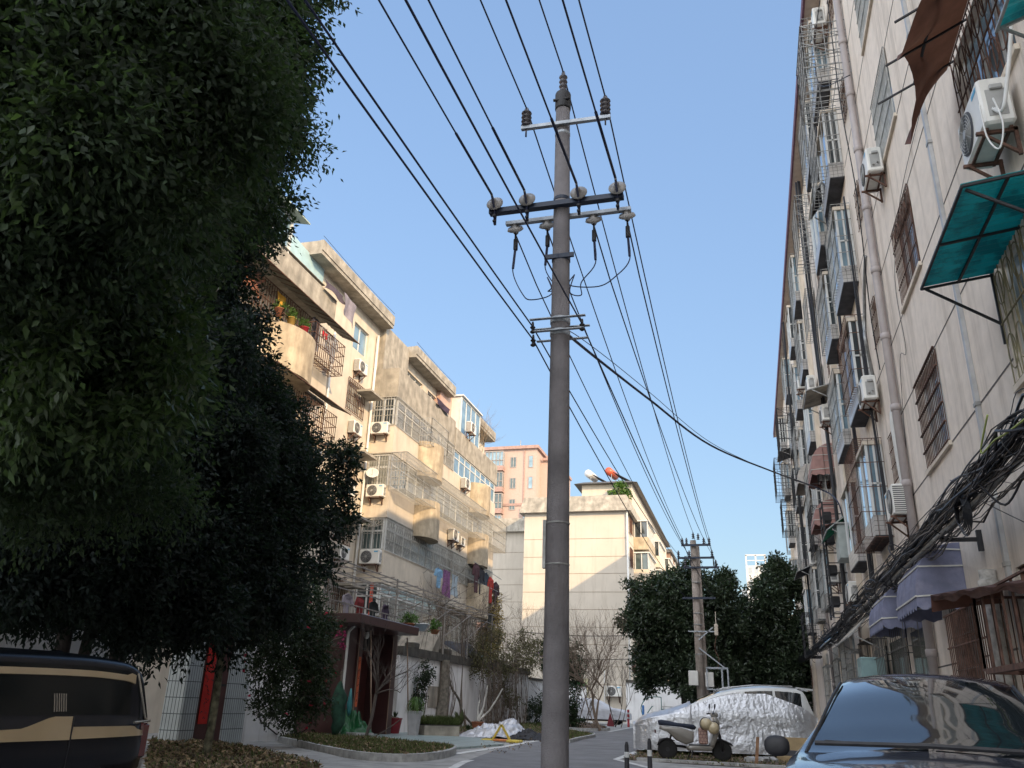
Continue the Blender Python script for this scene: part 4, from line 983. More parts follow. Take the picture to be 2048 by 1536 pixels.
# top-floor details
mb = MB(); mb.box(LX - 3, LX + .3, 32.9, 35.8, 15.63, 17.9); mb.build('stair_head', m_oldconc, lb)
mb = MB(); mb.box(LX - 3, BX - .02, 20.5, 25.3, 16.0, 16.02); gh = mb.build('glasshouse', m_oldconc, lb)
Fg = Frame((BX - .1, 0, 0), (0, 1, 0), (1, 0, 0)); mb = MB()
for y in (16.2, 18.0, 19.8, 21.4, 22.6): mb.bar((BX - .1, y, 15.9), (BX - .1, y, 17.3), .09)
mb.bar((BX - .1, 15.5, 17.3), (BX - .1, 22.6, 17.3), .09); mb.build('frame', m_frame, gh)
mb = MB(); mb.quad((BX - .12, 15.5, 15.9), (BX - .12, 22.6, 15.9), (BX - .12, 22.6, 17.25), (BX - .12, 15.5, 17.25)); mb.quad((BX - .12, 22.6, 15.9), (-17, 22.6, 15.9), (-17, 22.6, 17.3), (BX - .12, 22.6, 17.3)); mb.build('glass', m_glassb, gh)
mb = MB(); mb.prism([(BX + .35, 15.0, 17.35), (BX + .35, 23.1, 17.35), (-17.4, 23.1, 18.0), (-17.4, 15.0, 18.0)], (0, 0, .05)); mb.build('roof_sheet', M('pale_green_sheet', (.36, .42, .36), rough=.5, var=.2), gh)
mb = MB(); mb.quad((LX + .1, 23.2, 15.9), (LX + .1, 26.9, 16.6), (LX + .1, 26.9, 17.7), (LX + .1, 23.2, 17.9)); mb.build('blue_panel', M('pale_blue_panel', (.35, .50, .53), rough=.4, var=.1), gh)
m_pink = brickmat('pink_tile', (.52, .34, .28), (.50, .33, .27), (.38, .28, .24), .25, .08, .006, .4, axis='yz')
mb = MB(); mb.prism([(LX + .25, 40.6, 15.6), (LX + .25, 43.4, 15.2), (LX + .25, 42.6, 18.1), (LX + .25, 40.8, 18.0)], (-1.5, 0, 0)); mb.build('pink_gable', m_pink, lb)
Fp = Frame((BX - .35, 0, 0), (0, 1, 0), (1, 0, 0)); window(lb, Fp, (42.6, 46.2, 15.5, 17.75), 0, 4, m_frame, m_glassb, None, .07, name='roof_room_window')
Sp = Frame((0, 42.6, 0), (1, 0, 0), (0, -1, 0)); window(lb, Sp, (LX, BX - .35, 15.5, 17.9), 0, 1, m_frame, m_frame, None, .07, name='roof_room_window')
mb = MB(); mb.box(-17, BX - .2, 42.5, 46.3, 17.78, 17.86); mb.build('roof_room_roof', m_frame, lb)
# canopies over balcony A
g_ = 'dark corrugated canopies on the cream block'
for (y0, y1, z), lab in (((19.5, 27.0, 14.55), 'dark corrugated canopy over the laundry balcony, topmost of three'), ((21.5, 26.9, 11.55), 'dark corrugated canopy below the rounded balcony, middle of three'), ((22.5, 26.8, 8.7), 'dark corrugated canopy half hidden by the dark tree, lowest of three')):
    t = thing('canopy', lab, 'awning', (BX, (y0 + y1) / 2, z), g_); A_, B_, C_, D_ = (BX + .03, y0, z), (BX + .03, y1, z), (BX + .85, y1, z - .38), (BX + .85, y0, z - .38)
    mb = MB(); wavy(mb, A_, B_, C_, D_, 90, 2, .015, .006, 60); mb.build('sheet', M('dark_sheet', (.16, .16, .14), rough=.6, var=.35, scale=3), t)
    mb = MB(); mb.bar(D_, C_, .03); [mb.bar((BX + .03, y, z), (BX + .85, y, z - .4), .02) for y in np.arange(y0, y1 + .01, .55)]; mb.build('frame', m_rust, t)
# downpipes
def lpipe(x, y, z0, z1, r, label):
    t = thing('drainpipe', label, 'pipe', (x, y, z0), 'white drainpipes on the cream block'); mb = MB(); mb.tube([(x, y, z0), (x, y, z1)], r, 10); mb.build('pipe', m_pvcw, t, True)
    mb = MB(); [mb.bar((x, y, z), (LX, y, z), .03) for z in np.arange(z0 + .5, z1, 1.5)]; mb.build('clamp', m_steel, t)
lpipe(LX + .10, 32.5, 0, 17.2, .06, 'white drainpipe in the corner where the cream block steps out')
lpipe(LX + .10, 28.4, 0, 15.5, .05, 'white drainpipe behind the dark tree on the cream block')
# AC units: on the side wall facing us (rz=0) and on the front wall (rz=90)
g_ = 'air conditioners on the cream block'
ac((-15.62, 32.82, 12.28), 0, 'air conditioner below the topmost side grille of the stepped-out corner', g_)
ac((-15.55, 32.82, 9.36), 0, 'air conditioner carrying the white satellite dish', g_)
ac((-15.50, 32.82, 6.42), 0, 'air conditioner with a big dark fan and blue label, lowest on the stepped-out corner', g_, 1.1)
for y, z, lab in ((30.9, 14.6, 'air conditioner under the topmost plain window, beside the first eave'), (31.0, 11.75, 'air conditioner between the upper two barred windows'), (30.9, 9.05, 'air conditioner at the edge of the dark tree, below the second barred window'), (31.0, 6.35, 'air conditioner lowest beside the corner drainpipe, touching the dark tree')):
    ac((LX + .02, y, z), R(90), lab, g_)
ac((BX + .02, 42.6, 12.15), R(90), 'air conditioner with a visible fan hung under the balcony glazing', g_, 1.05)
ac((BX + .02, 43.0, 15.55), R(90), 'air conditioner perched on the top parapet beside the roof room', g_, 1.1)
ac((BX + .04, 41.0, 8.95), R(90), 'large air conditioner under the great cage, left of a pair', g_, 1.1)
ac((BX + .04, 42.4, 8.95), R(90), 'small air conditioner under the great cage, right of a pair', g_, .85)
# ledges under the corner
for z in (13.9, 11.05, 8.25, 5.45): mb = MB(); mb.box(LX + .003, LX + .75, 31.0, 32.3, z - .1, z); mb.build('ledge', m_oldconc, lb)
t = thing('satellite_dish', 'white satellite dish standing on an air conditioner at the corner', 'satellite dish', (-15.75, 32.6, 10.0)); mb = MB(); ax = Vector((.35, -.8, .45)).normalized()
mb.lathe([(0.0, 0), (.12, .012), (.22, .045), (.29, .09), (.28, .092), (.21, .05), (0.0, .01)], 18, (-15.75, 32.55, 10.42), ax); mb.build('dish', m_pvcw, t, True)
mb = MB(); mb.bar((-15.75, 32.6, 9.98), (-15.75, 32.6, 10.42), .03); mb.bar((-15.75, 32.55, 10.3), Vector((-15.75, 32.55, 10.42)) + ax * .3, .015); mb.build('mast', m_steel, t)
# ================================================================== laundry and flowerpots on the cream block
def cloth(pts4, lab, mat, cat='laundry', group='laundry on the cream block', nu=8, nv=10, amp=.05, name='garment'):
    A, B, C, D = map(Vector, pts4); nrm = (B - A).cross(D - A).normalized(); ph = random.uniform(0, 6); mb = MB(); rows = []
    for j in range(nv + 1):
        v = j / nv; r = []
        for i in range(nu + 1):
            u = i / nu; sh = 1 - .18 * math.sin(v * math.pi) * (1 if nu > 4 else 0)
            uu = .5 + (u - .5) * sh; p = A.lerp(B, uu).lerp(D.lerp(C, uu), v)
            r.append(p + nrm * (amp * math.sin(u * 9 + ph + v * 2) * (0.3 + v)) + Vector((0, 0, .03 * math.sin(u * 13 + ph))) * v)
        rows.append(r)
    mb.grid(rows); mb.grid([[p + nrm * .012 for p in r] for r in rows]); o = mb.build(name, mat, None, True, label=lab, cat=cat, group=group); return o
def shirt(x, y, z, wd, h, lab, mat, group='laundry on the cream block', dirv=(0, 1, 0)):
    """garment with sleeves hanging from its shoulders"""
    d = Vector(dirv); c = Vector((x, y, z)); t = MB(); n = Vector((0, 0, 1)).cross(d).normalized()
    o = [(-.5, -.10), (-.2, 0), (-.08, -.03), (.08, -.03), (.2, 0), (.5, -.10), (.62, -.42), (.46, -.46), (.36, -.22), (.34, -1), (.1, -.97), (-.1, -1.02), (-.34, -.98), (-.36, -.22), (-.46, -.46), (-.62, -.42)]
    ph = random.uniform(0, 6)
    poly = [c + d * (a * wd) + Vector((0, 0, b * h)) + n * (.05 * math.sin(a * 8 + ph)) for a, b in o]
    t.prism(poly, n * .05)
    return t.build('garment', mat, None, label=lab, cat='laundry', group=group)
fab = lambda n, c: M('cloth_' + n, c, rough=.95, var=.25, scale=6, sub=tuple(min(1, k * 1.1) for k in c))
cx_ = BX + .45
shirt(cx_, 24.9, 13.95, .55, .75, 'white and red shirt hanging inside the upper cage', fab('white', (.62, .60, .58)))
shirt(cx_ + .1, 25.5, 13.75, .5, .95, 'pale grey shirt hanging at the end of the upper cage', fab('pale', (.52, .53, .54)))
shirt(cx_, 24.2, 14.05, .45, .95, 'dark garment hanging inside the upper cage', fab('dark', (.06, .055, .07)))
cloth([(cx_, 24.75, 13.8), (cx_, 25.1, 13.8), (cx_, 25.1, 13.55), (cx_, 24.75, 13.55)], 'small bright red cloth hanging in the upper cage', fab('red', (.55, .03, .05)))
cloth([(BX + .2, 21.9, 14.0), (BX + .2, 22.5, 14.0), (BX + .2, 22.45, 13.1), (BX + .2, 21.95, 13.1)], 'yellow towel hanging behind the upper balcony bars', fab('yellow', (.65, .38, .06)))
cloth([(BX + .1, 18.6, 14.1), (BX + .1, 21.3, 14.1), (BX + .1, 21.3, 13.35), (BX + .1, 18.6, 13.35)], 'long row of hanging brown sausages behind the upper balcony bars', M('sausages', (.30, .13, .08), rough=.6, var=.6, scale=14), 'cured meat', None, 30, 6, .09)
cloth([(BX + .1, 25.0, 16.15), (BX + .1, 26.6, 16.2), (BX + .25, 26.6, 15.75), (BX + .2, 25.0, 15.8)], 'dark quilt draped over the top parapet', fab('dark2', (.10, .08, .10)))
cloth([(BX + .3, 26.3, 16.2), (BX + .2, 27.6, 16.2), (BX + .2, 27.6, 15.2), (BX + .3, 26.3, 15.4)], 'grey blanket hanging at the end of the top parapet', fab('greyb', (.32, .29, .33)))
cloth([(BX + .1, 37.5, 15.85), (BX + .1, 39.6, 15.85), (BX + .1, 39.6, 15.5), (BX + .1, 37.5, 15.5)], 'dark clothes lying along the far top parapet', fab('dark3', (.07, .05, .08)))
shirt(BX + .55, 38.3, 7.15, .75, .95, 'pale blue shirt hanging below the wavy balcony bars', fab('blue', (.25, .45, .65)))
cloth([(BX + .55, 38.95, 7.2), (BX + .55, 39.9, 7.2), (BX + .55, 40.0, 5.9), (BX + .55, 38.9, 5.95)], 'purple patterned trousers hanging below the balcony bars', M('cloth_purple', (.17, .07, .17), rough=.95, var=.7, scale=14))
cloth([(BX + .55, 40.2, 7.15), (BX + .55, 41.2, 7.15), (BX + .55, 41.2, 6.1), (BX + .55, 40.2, 6.1)], 'pale blue towel hanging beside the purple trousers', fab('pblue', (.42, .50, .56)))
for i, (y, c, lab) in enumerate(((44.0, (.10, .05, .06), 'dark maroon clothes, first in the far laundry row'), (45.0, (.04, .04, .05), 'black trousers, second in the far laundry row'), (46.0, (.05, .07, .10), 'dark navy coat in the middle of the far laundry row'), (46.8, (.45, .04, .03), 'bright red shirt in the far laundry row'), (48.0, (.07, .04, .05), 'dark brown coat at the end of the far laundry row'))):
    shirt(BX + .6, y, 8.3 - .12 * i, .85, 1.6 - .1 * (i % 2), lab, fab('row%d' % i, c))
shirt(BX + .7, 47.0, 5.9, 1.3, 1.2, 'black jacket with a red edge hanging lowest by the corner', fab('row9', (.03, .035, .035)))
mb = MB(); mb.bar((BX + .6, 37.6, 7.3), (BX + .6, 49, 7.3), .03); mb.bar((BX + .6, 43.5, 8.3), (BX + .6, 49, 8.1), .03)
for y in (37.6, 41.5, 45, 48.8): mb.bar((BX, y, 7.25), (BX + .62, y, 7.3), .025); mb.bar((BX, y, 6.8), (BX + .6, y, 7.28), .02)
mb.build('drying_rack', m_steel, lb)
def pot_plant(x, y, z, r, h, lab, potmat, leafmat, ph=.3, L=.09, n=90, group=None, shape=0):
    t = thing('potted_plant', lab, 'potted plant', (x, y, z), group)
    mb = MB(); mb.lathe([(r * .7, 0), (r, h), (r * 1.08, h), (r * 1.08, h + .02), (r * .9, h + .02), (r * .85, h - .03), (0, h - .03)], 14, (x, y, z)); mb.build('pot', potmat, t, True)
    crown('foliage', [(x, y, z + h + ph, r * 1.5, r * 1.5, ph)], n / (r * r * 12 + 1), L, L * .4, leafmat, t, per=10, tw=.15, shell=.9, droop=.1)
    return t
m_leafpot = M('leaf_fresh', (.07, .14, .03), rough=.5, island=.5, sub=(.10, .2, .03))
m_terra = M('terracotta', (.30, .12, .07), rough=.9)
g_ = 'flowerpots on the balcony'
pot_plant(BX + .45, 22.6, 13.0, .16, .25, 'yellow-glazed flowerpot on the rounded balcony, middle of three', M('ochre_pot', (.45, .30, .08)), m_leafpot, .18, group=g_)
pot_plant(BX + .5, 23.4, 13.0, .16, .25, 'red flowerpot on the rounded balcony, beside the cage', M('red_pot', (.40, .03, .05)), m_leafpot, .18, group=g_)
pot_plant(BX + .45, 21.8, 13.0, .16, .22, 'pink-grey flowerpot on the rounded balcony, nearest the yellow cloth', m_terra, m_leafpot, .15, group=g_)
# dried plants on the far roof
t = thing('roof_shrub', 'bare scraggly shrub growing on the far roof corner of the cream block', 'plant', (-15.6, 46.8, 17.0)); mb = MB()
for i in range(9): twigs(mb, (-15.6 + random.uniform(-.3, .3), 46.9 + random.uniform(-.6, .8), 15.4), (random.uniform(-.4, .4), random.uniform(-.4, .4), 1), 1.3, .018, 3, .5, 3)
mb.build('branches', M('dry_twig', (.20, .15, .10), rough=1), t)

# ================================================================== cross building at the end of the street (gable towards us)
cb = thing('apartment_building', 'cream block with a blank gable and weathered roof parapet at the street end', 'building', (-13.3, 70, 0))
CX0, CX1, CY, CZ = -17.55, -9.05, 66.0, 15.95
mb = MB(); mb.box(CX0, CX1, CY, 105, 0, CZ); mb.box(-21.5, CX0 - .002, CY + 4.2, 100, 0, CZ - .7); mb.build('wall', m_gable, cb)
mb = MB()
for z in (2.6, 3.9, 5.5, 6.8, 8.15, 9.5, 10.95, 12.3, 13.75): mb.box(CX0 - .003, CX1 + .003, CY - .012, CY, z, z + .035); mb.box(CX1, CX1 + .012, CY, 104, z, z + .035); mb.box(-21.5, CX0, CY + 4.188, CY + 4.2, z - .3, z - .265)
mb.build('wall_joint', M('joint_tan', (.27, .22, .17), rough=1), cb)
mb = MB(); h = 1.35
def flare(x0, x1, y0, y1, z, h, o, drop=.1):
    mb.add([(x0 - o, y0 - o, z), (x1 + o, y0 - o, z), (x1 + o, y1, z), (x0 - o, y1, z), (x0 - o + .35, y0 - o + .35, z + h), (x1 + o - .35, y0 - o + .35, z + h), (x1 + o - .35, y1, z + h), (x0 - o + .35, y1, z + h)],
           [(0, 1, 5, 4), (1, 2, 6, 5), (3, 0, 4, 7), (4, 5, 6, 7), (3, 2, 1, 0), (2, 3, 7, 6)])
flare(CX0, CX1, CY, 105, CZ + .003, h, .42); flare(-21.5, CX0 - .5, CY + 4.2, 100, CZ - .69, h - .1, .42)
mb.build('roof_parapet', m_oldconc, cb)
mb = MB(); mb.box(-13.3, -8.95, 69.2, 100, CZ + h - .1, CZ + h + 1.75); mb.build('roof_house', m_gable, cb)
mb = MB(); mb.add([(-13.9, 68.6, 19.05), (-8.4, 68.6, 19.05), (-8.4, 100, 19.05), (-13.9, 100, 19.05), (-13.2, 69.5, 19.4), (-9.2, 69.5, 19.4), (-9.2, 99, 19.4), (-13.2, 99, 19.4)], [(0, 1, 5, 4), (1, 2, 6, 5), (2, 3, 7, 6), (3, 0, 4, 7), (4, 5, 6, 7), (3, 2, 1, 0)]); mb.build('roof_house_roof', m_dframe, cb)
Fr = Frame((0, 69.2, 0), (1, 0, 0), (0, -1, 0)); window(cb, Fr, (-10.9, -10.1, 17.35, 18.3), -.03, 2, m_frame, m_glassl, None, .08)
# street side of the cross building: stacked bays
SF = Frame((CX1, 0, 0), (0, 1, 0), (1, 0, 0))
for k in range(5):
    z = 2.75 + 2.72 * k
    for j, y0 in enumerate((70.5, 80.0, 90.0)):
        mb = MB(); mb.box(CX1 + .003, CX1 + 1.25, y0, y0 + 5.5, z, z + 1.05); bl = mb.build('balcony', m_cream if (k + j) % 2 else m_bulge, cb)
        mb = MB(); mb.box(CX1 + .05, CX1 + 1.15, y0 + .1, y0 + 5.4, z + 1.052, z + 2.35); mb.build('glass', m_glassg if k % 2 else m_glass, bl)
        mb = MB()
        for q in range(7): mb.bar((CX1 + 1.2, y0 + .1 + q * .88, z + 1.05), (CX1 + 1.2, y0 + .1 + q * .88, z + 2.4), .07)
        for q in range(3): mb.bar((CX1 + .1 + q * .55, y0 + .02, z + 1.05), (CX1 + .1 + q * .55, y0 + .02, z + 2.4), .07)
        mb.box(CX1 + .003, CX1 + 1.35, y0 - .08, y0 + 5.55, z + 2.4, z + 2.5); mb.build('frame', m_frame, bl)
    window(cb, SF, (67.4, 68.9, z + .9, z + 2.3), -.03, 2, m_frame, m_glass, None, .07, lambda m, z=z: bars_flat(m, SF, (67.3, 69.0, z + .85, z + 2.35), .12, .16, 3, .03), m_rust)
t = thing('drainpipe', 'white downpipe on the right corner of the blank gable', 'pipe', (CX1 + .1, CY + .3, 0)); mb = MB(); mb.tube([(CX1 + .1, CY - .12, .1), (CX1 + .1, CY - .12, 15.9)], .07, 8); mb.build('pipe', m_pvcw, t, True)
hose('wall_cable', [(CX0 - .3, CY - .2, 6.4), (-13, CY - .2, 6.15), (CX1 + .2, CY - .2, 6.2)], .03, m_cable, 'dark cable sagging across the blank gable, upper of two', 'cable', 5)
hose('wall_cable', [(-15, CY - .2, 4.55), (-12, CY - .2, 4.4), (CX1 + .2, CY - .2, 4.5)], .025, m_cable, 'dark cable sagging across the blank gable, lower of two', 'cable', 5)
# recessed side windows on the left part of the cross building
for k in range(5):
    z = 1.6 + 2.72 * k; mb = MB(); mb.box(CX0 - .12, CX0 - .003, CY + 1.0, CY + 2.6, z, z + 1.5); o = mb.build('window', m_dframe, cb)
ac((CX0 - .02, CY + 3.2, 12.0), R(-90), 'tiny air conditioner on the shaded return of the blank gable, upper one', 'air conditioners at the street end', 1.1)
ac((-10.15, CY - .04, 1.75), 0, 'air conditioner low on the blank gable above the covered car', 'air conditioners at the street end', 1.35)
mb = MB(); mb.bar((-10.9, CY - .05, .3), (-10.9, CY - .05, 3.6), .07)
t = thing('vent_pipe', 'thin white pipe rising beside the low air conditioner', 'pipe', (-10.9, 66, 0)); mb.build('pipe', m_pvcw, t)
for (x, z, c, lab) in ((-12.7, 19.45, (.60, .60, .60), 'solar water heater with a white tank on the roof'), (-10.85, 19.6, (.50, .10, .05), 'solar water heater with a red tank on the roof')):
    t = thing('solar_water_heater', lab, 'water heater', (x, 71, 19.4), 'solar water heaters on the roof'); d = Vector((.80, .45, -.42)).normalized()
    mb = MB(); mb.tube([(x - .25, 70.2, z + .95), (x + .05, 72.2, z + .95)], .34, 14); mb.build('tank', M('tank_%d' % int(c[1] * 100), c, rough=.35, var=.05), t, True)
    mb = MB(); o0 = Vector((x + .15, 70.3, z + .85))
    for i in range(9): p = o0 + Vector((.03 * i, .22 * i, 0)); mb.tube([p, p + Vector((1.7, -.1, -1.0))], .04, 5)
    mb.build('tubes', m_black, t); mb = MB(); mb.bar((x, 70.3, z - .3), (x, 70.3, z + .7), .05); mb.bar((x + .1, 72.1, z - .3), (x + .1, 72.1, z + .7), .05); mb.bar((x, 70.3, z - .05), (x + 1.9, 70.2, z - .1), .05); mb.build('stand', m_steel, t)
t = thing('roof_shrub', 'green bush growing on the roof of the cross building', 'plant', (-9.6, 68.5, 17.4)); crown('foliage', [(-9.9, 68.3, 18.3, 1.0, .6, .75)], 6, .3, .16, m_leafpot, t, per=12, tw=.4)
mb = MB(); twigs(mb, (-9.9, 68.3, 17.3), (0, 0, 1), .8, .04, 2); mb.build('stem', m_rust, t)

# brick building, green roof and pale highrise behind
m_brick = brickmat('brown_brick', (.26, .13, .08), (.30, .16, .10), (.2, .17, .14), .25, .08, .012, .9, offset=.5, axis='sz')
bb = thing('apartment_building', 'brown brick block just behind the cross building, with a green roof sheet', 'building', (-4, 120, 0))
mb = MB(); mb.box(-14, -9.6, 112, 140, 0, 20.5); mb.build('wall', m_brick, bb); mb = MB(); mb.box(-14.4, -9.3, 111.6, 140.4, 20.502, 20.9); mb.build('roof', m_dframe, bb)
Fb = Frame((-9.6, 0, 0), (0, 1, 0), (1, 0, 0)); Fb2 = Frame((0, 112, 0), (1, 0, 0), (0, -1, 0))
for k in range(7):
    for y in (114, 119, 124, 129): window(bb, Fb, (y, y + 2, 1.5 + 2.9 * k, 3 + 2.9 * k), -.05, 2, m_frame, m_glass, None, .1)
    window(bb, Fb2, (-11.5, -10.2, 1.5 + 2.9 * k, 3 + 2.9 * k), -.05, 2, m_frame, m_glass, None, .1)
mb = MB(); mb.prism([(-9.6, 128, 14), (-8.2, 128, 14), (-8.2, 128, 18.5), (-9.0, 128, 19.3), (-9.6, 128, 19)], (0, 8, 0)); mb.build('green_annex', M('green_annex', (.10, .30, .20), rough=.6, var=.2), bb)
hr = thing('highrise', 'very pale distant highrise with a railed roof frame above the dark trees', 'building', (3, 220, 0))
m_pale = M('pale_tower', (.48, .48, .47), rough=.9, var=.05)
mb = MB(); mb.box(.2, 5.2, 216, 232, 0, 35); mb.box(-1.2, .198, 218, 232, 0, 29.5); mb.build('wall', m_pale, hr)
mb = MB()
for x in (.4, 2.7, 5.0): mb.bar((x, 216.2, 35), (x, 216.2, 37.6), .35)
mb.bar((.2, 216.2, 37.6), (5.2, 216.2, 37.6), .35); mb.bar((.2, 216.2, 36.3), (5.2, 216.2, 36.3), .2); mb.build('roof_frame', m_pale, hr)
Fh = Frame((0, 216, 0), (1, 0, 0), (0, -1, 0))
for k in range(9):
    for x in (.8, 2.3, 3.8): window(hr, Fh, (x, x + .9, 9 + 3 * k, 10.6 + 3 * k), -.05, 1, m_pale, M('pale_tower_glass', (.30, .33, .36), rough=.3), None, .1)
# pink tower behind on the left
m_tframe = M('tower_frame', (.30, .27, .25), rough=.6)
pt = thing('tower_block', 'tall salmon-pink tower block behind the cream buildings', 'building', (-31, 115, 0))
m_salmon = M('salmon_render', (.43, .32, .275), rough=.9, var=.06, streak=.15, streakcol=(.4, .22, .16))
X0, X1 = -40.0, -27.75
mb = MB(); mb.box(X0, X1, 110, 124, 0, 35.3); mb.box(X1 + .002, -25.7, 112.5, 124, 0, 34.1); mb.build('wall', m_salmon, pt)
m_salm2 = M('salmon_trim', (.33, .22, .19), rough=.9)
mb = MB(); mb.box(X0 - .3, X1 + .35, 109.6, 124.3, 35.302, 35.75); mb.box(X1 + .352, -25.5, 112.1, 124.3, 34.102, 34.5)
for z in (27.0, 14.0): mb.box(X0, X1 + .1, 109.88, 109.998, z, z + .35); mb.box(X1 + .102, -25.7, 112.38, 112.498, z, z + .35)
mb.box(-29.6, -29.45, 109.9, 109.998, 0, 35.3); mb.build('cornice', m_salm2, pt)
mb = MB(); mb.box(-36.5, -29, 111.5, 122, 35.752, 36.3); mb.build('roof_kerb', m_salmon, pt)
hose('antenna', [(-31, 113, 36.2), (-31, 113, 37.6)], .06, m_steel, 'thin mast on the salmon tower roof', 'mast', 5)
Fp_ = Frame((0, 110, 0), (1, 0, 0), (0, -1, 0)); Fq = Frame((0, 112.5, 0), (1, 0, 0), (0, -1, 0))
for k in range(10):
    z = 4.4 + 3.1 * k
    window(pt, Fp_, (-31.6, -30.7, z + .3, z + 1.9), -.04, 2, m_tframe, m_glassg, None, .1); window(pt, Fp_, (-28.9, -28.2, z + .2, z + 2.0), -.04, 1, m_tframe, m_glassb, None, .1)
    mb = MB(); mb.box(-35.2, -32.4, 108.9, 109.998, z - .3, z + .4); bl = mb.build('balcony', m_salm2, pt)
    mb = MB(); mb.box(-35.1, -32.5, 108.95, 109.99, z + .402, z + 2.5); mb.build('glass', m_glassg if k % 3 else m_glassb, bl)
    mb = MB(); [mb.bar((x, 108.9, z + .4), (x, 108.9, z + 2.5), .09) for x in np.arange(-35.1, -32.3, .55)]; mb.bar((-35.15, 108.9, z + 1.2), (-32.4, 108.9, z + 1.2), .09); mb.bar((-35.15, 108.9, z + 2.5), (-32.4, 108.9, z + 2.5), .12); mb.build('frame', m_tframe, bl)
mb = MB(); mb.box(-29.3, -27.6, 109.2, 109.998, 24.8, 27.0); mb.build('bay', m_glassb, pt)
# filler houses seen through the trees
for i, (x0, x1, y, h, c, lab) in enumerate(((-6, 3, 96, 5.5, (.55, .38, .25), 'low tan house glimpsed behind the dark trees'), (4, 14, 110, 12, (.50, .47, .40), 'pale block glimpsed behind the right-hand trees'))):
    t = thing('house', lab, 'building', ((x0 + x1) / 2, y, 0)); mb = MB(); mb.box(x0, x1, y, y + 12, 0, h); mb.build('wall', M('filler%d' % i, c, rough=.9), t)
    mb = MB(); mb.box(x0 - .3, x1 + .3, y - .3, y + 12.3, h + .002, h + .3); mb.build('roof', m_oldconc, t); Fx = Frame((0, y, 0), (1, 0, 0), (0, -1, 0))
    for k in range(int(h // 2.9)): [window(t, Fx, (x, x + 1.3, 1 + 2.9 * k, 2.3 + 2.9 * k), -.05, 2, m_frame, m_glass, None, .1) for x in np.arange(x0 + 1, x1 - 1.5, 2.6)]

# ================================================================== garden wall, red gate, porch
WX = -11.9
t = thing('garden_wall', 'long white garden wall with a dark mossy coping along the left side', 'wall', (WX, 30, 0))
m_moss = M('mossy_coping', (.075, .07, .06), rough=1, var=.4, scale=4, bump=.5, bscale=20)
mb = MB(); mb.box(WX - .22, WX, -6, 14.6, 0, 3.4); mb.build('wall_panel', m_white, t)
mb = MB(); mb.box(WX - .22, WX, 18.8, 21.4, 0, 2.9); mb.box(WX - .22, WX, 28.2, 46.5, 0, 2.55); mb.build('wall_panel', m_white, t)
mb = MB(); mb.box(WX - .24, WX - .001, 46.502, 64, 0, 2.35); mb.build('wall_panel', m_white, t)
mb = MB(); mb.box(WX - .3, WX + .10, 28.2, 46.5, 2.552, 2.86); [mb.bevbox((WX - .1, y, 2.95), (.42, .5, .22), .04) for y in (29.5, 33.1, 36.8, 41, 44)]; mb.build('coping', m_moss, t)
mb = MB(); mb.box(WX - .3, WX + .08, 46.6, 64, 2.352, 2.46); mb.build('coping', m_moss, t)
# stone plaque
mb = MB(); q = P(870, 1395, X=WX); mb.box(WX + .001, WX + .03, q.y - .8, q.y + .6, q.z - .35, q.z + .4); mb.build('plaque', m_oldconc, t)
fwall = thing('garden_wall', 'white wall across the street end below the dark trees', 'wall', (-6, 64, 0))
mb = MB(); mb.box(-9.0, 2.5, 64, 64.25, 0, 2.75); mb.build('wall_panel', m_white, fwall); mb = MB(); mb.box(-9.0, 2.5, 63.93, 64.32, 2.752, 2.95); mb.build('coping', m_moss, fwall)
# tiled gate piers and the red door with its couplet
yA, yB, yC, yD = 15.25, 16.15, 17.35, 18.35
pa = [P(358, 1480, X=WX).y, P(380, 1480, X=WX).y, P(442, 1480, X=WX).y, P(478, 1480, X=WX).y]
y0, y1, y2, y3 = pa[0] - .15, P(382, 1480, X=WX).y, P(436, 1480, X=WX).y, P(480, 1480, X=WX).y
m_wtile = brickmat('white_long_tile', (.46, .50, .50), (.44, .48, .48), (.07, .08, .085), .085, .33, .009, .35, axis='sz')
gt = thing('gate', 'red side gate between two white-tiled piers behind the thin tree', 'gate', (WX, (y1 + y2) / 2, 0))
mb = MB(); mb.bevbox((WX - .2, (y0 + y1) / 2, 1.6), (.5, y1 - y0, 3.2), .03); mb.build('pier', m_wtile, gt)
mb = MB(); mb.bevbox((WX - .2, (y2 + y3) / 2, 1.6), (.5, y3 - y2, 3.2), .03); mb.build('pier', m_wtile, gt)
m_red = M('maroon_door', (.075, .022, .02), rough=.45, var=.3, scale=4)
mb = MB(); mb.box(WX - .06, WX + .02, y1 + .003, y2 - .003, 0.02, 2.6); d_ = mb.build('door', m_red, gt)
mb = MB(); mb.box(WX + .021, WX + .026, (y1 + y2) / 2 - .012, (y1 + y2) / 2 + .012, .05, 2.55); mb.box(WX + .021, WX + .03, y1 + .05, y2 - .05, 1.25, 1.3); mb.build('door_joint', m_black, d_)
mb = MB(); mb.box(WX - .3, WX + .04, y1 + .003, y2 - .003, 2.602, 3.1); mb.build('lintel', m_white, gt)
m_couplet = M('red_paper', (.50, .02, .012), rough=.7, var=.15)
def couplet(x, yc, z0, z1, wd, lab, mat, marks=6, nrm=(1, 0, 0)):
    t = thing('door_couplet', lab, 'paper banner', (x, yc, z0), 'red couplets by the gates'); mb = MB(); mb.box(x, x + .006, yc - wd / 2, yc + wd / 2, z0, z1); mb.build('paper', mat, t)
    mb = MB()
    for k in range(marks):
        z = z1 - (z1 - z0) * (k + .6) / (marks + .3); s = wd * .3
        for q in range(5):
            a = Vector((x + .008, yc + random.uniform(-s, s), z + random.uniform(-s, s))); mb.bar(a, a + Vector((0, random.uniform(-s, s), random.uniform(-s * .5, s * .5))), .012)
    mb.build('brush_strokes', m_black, t)
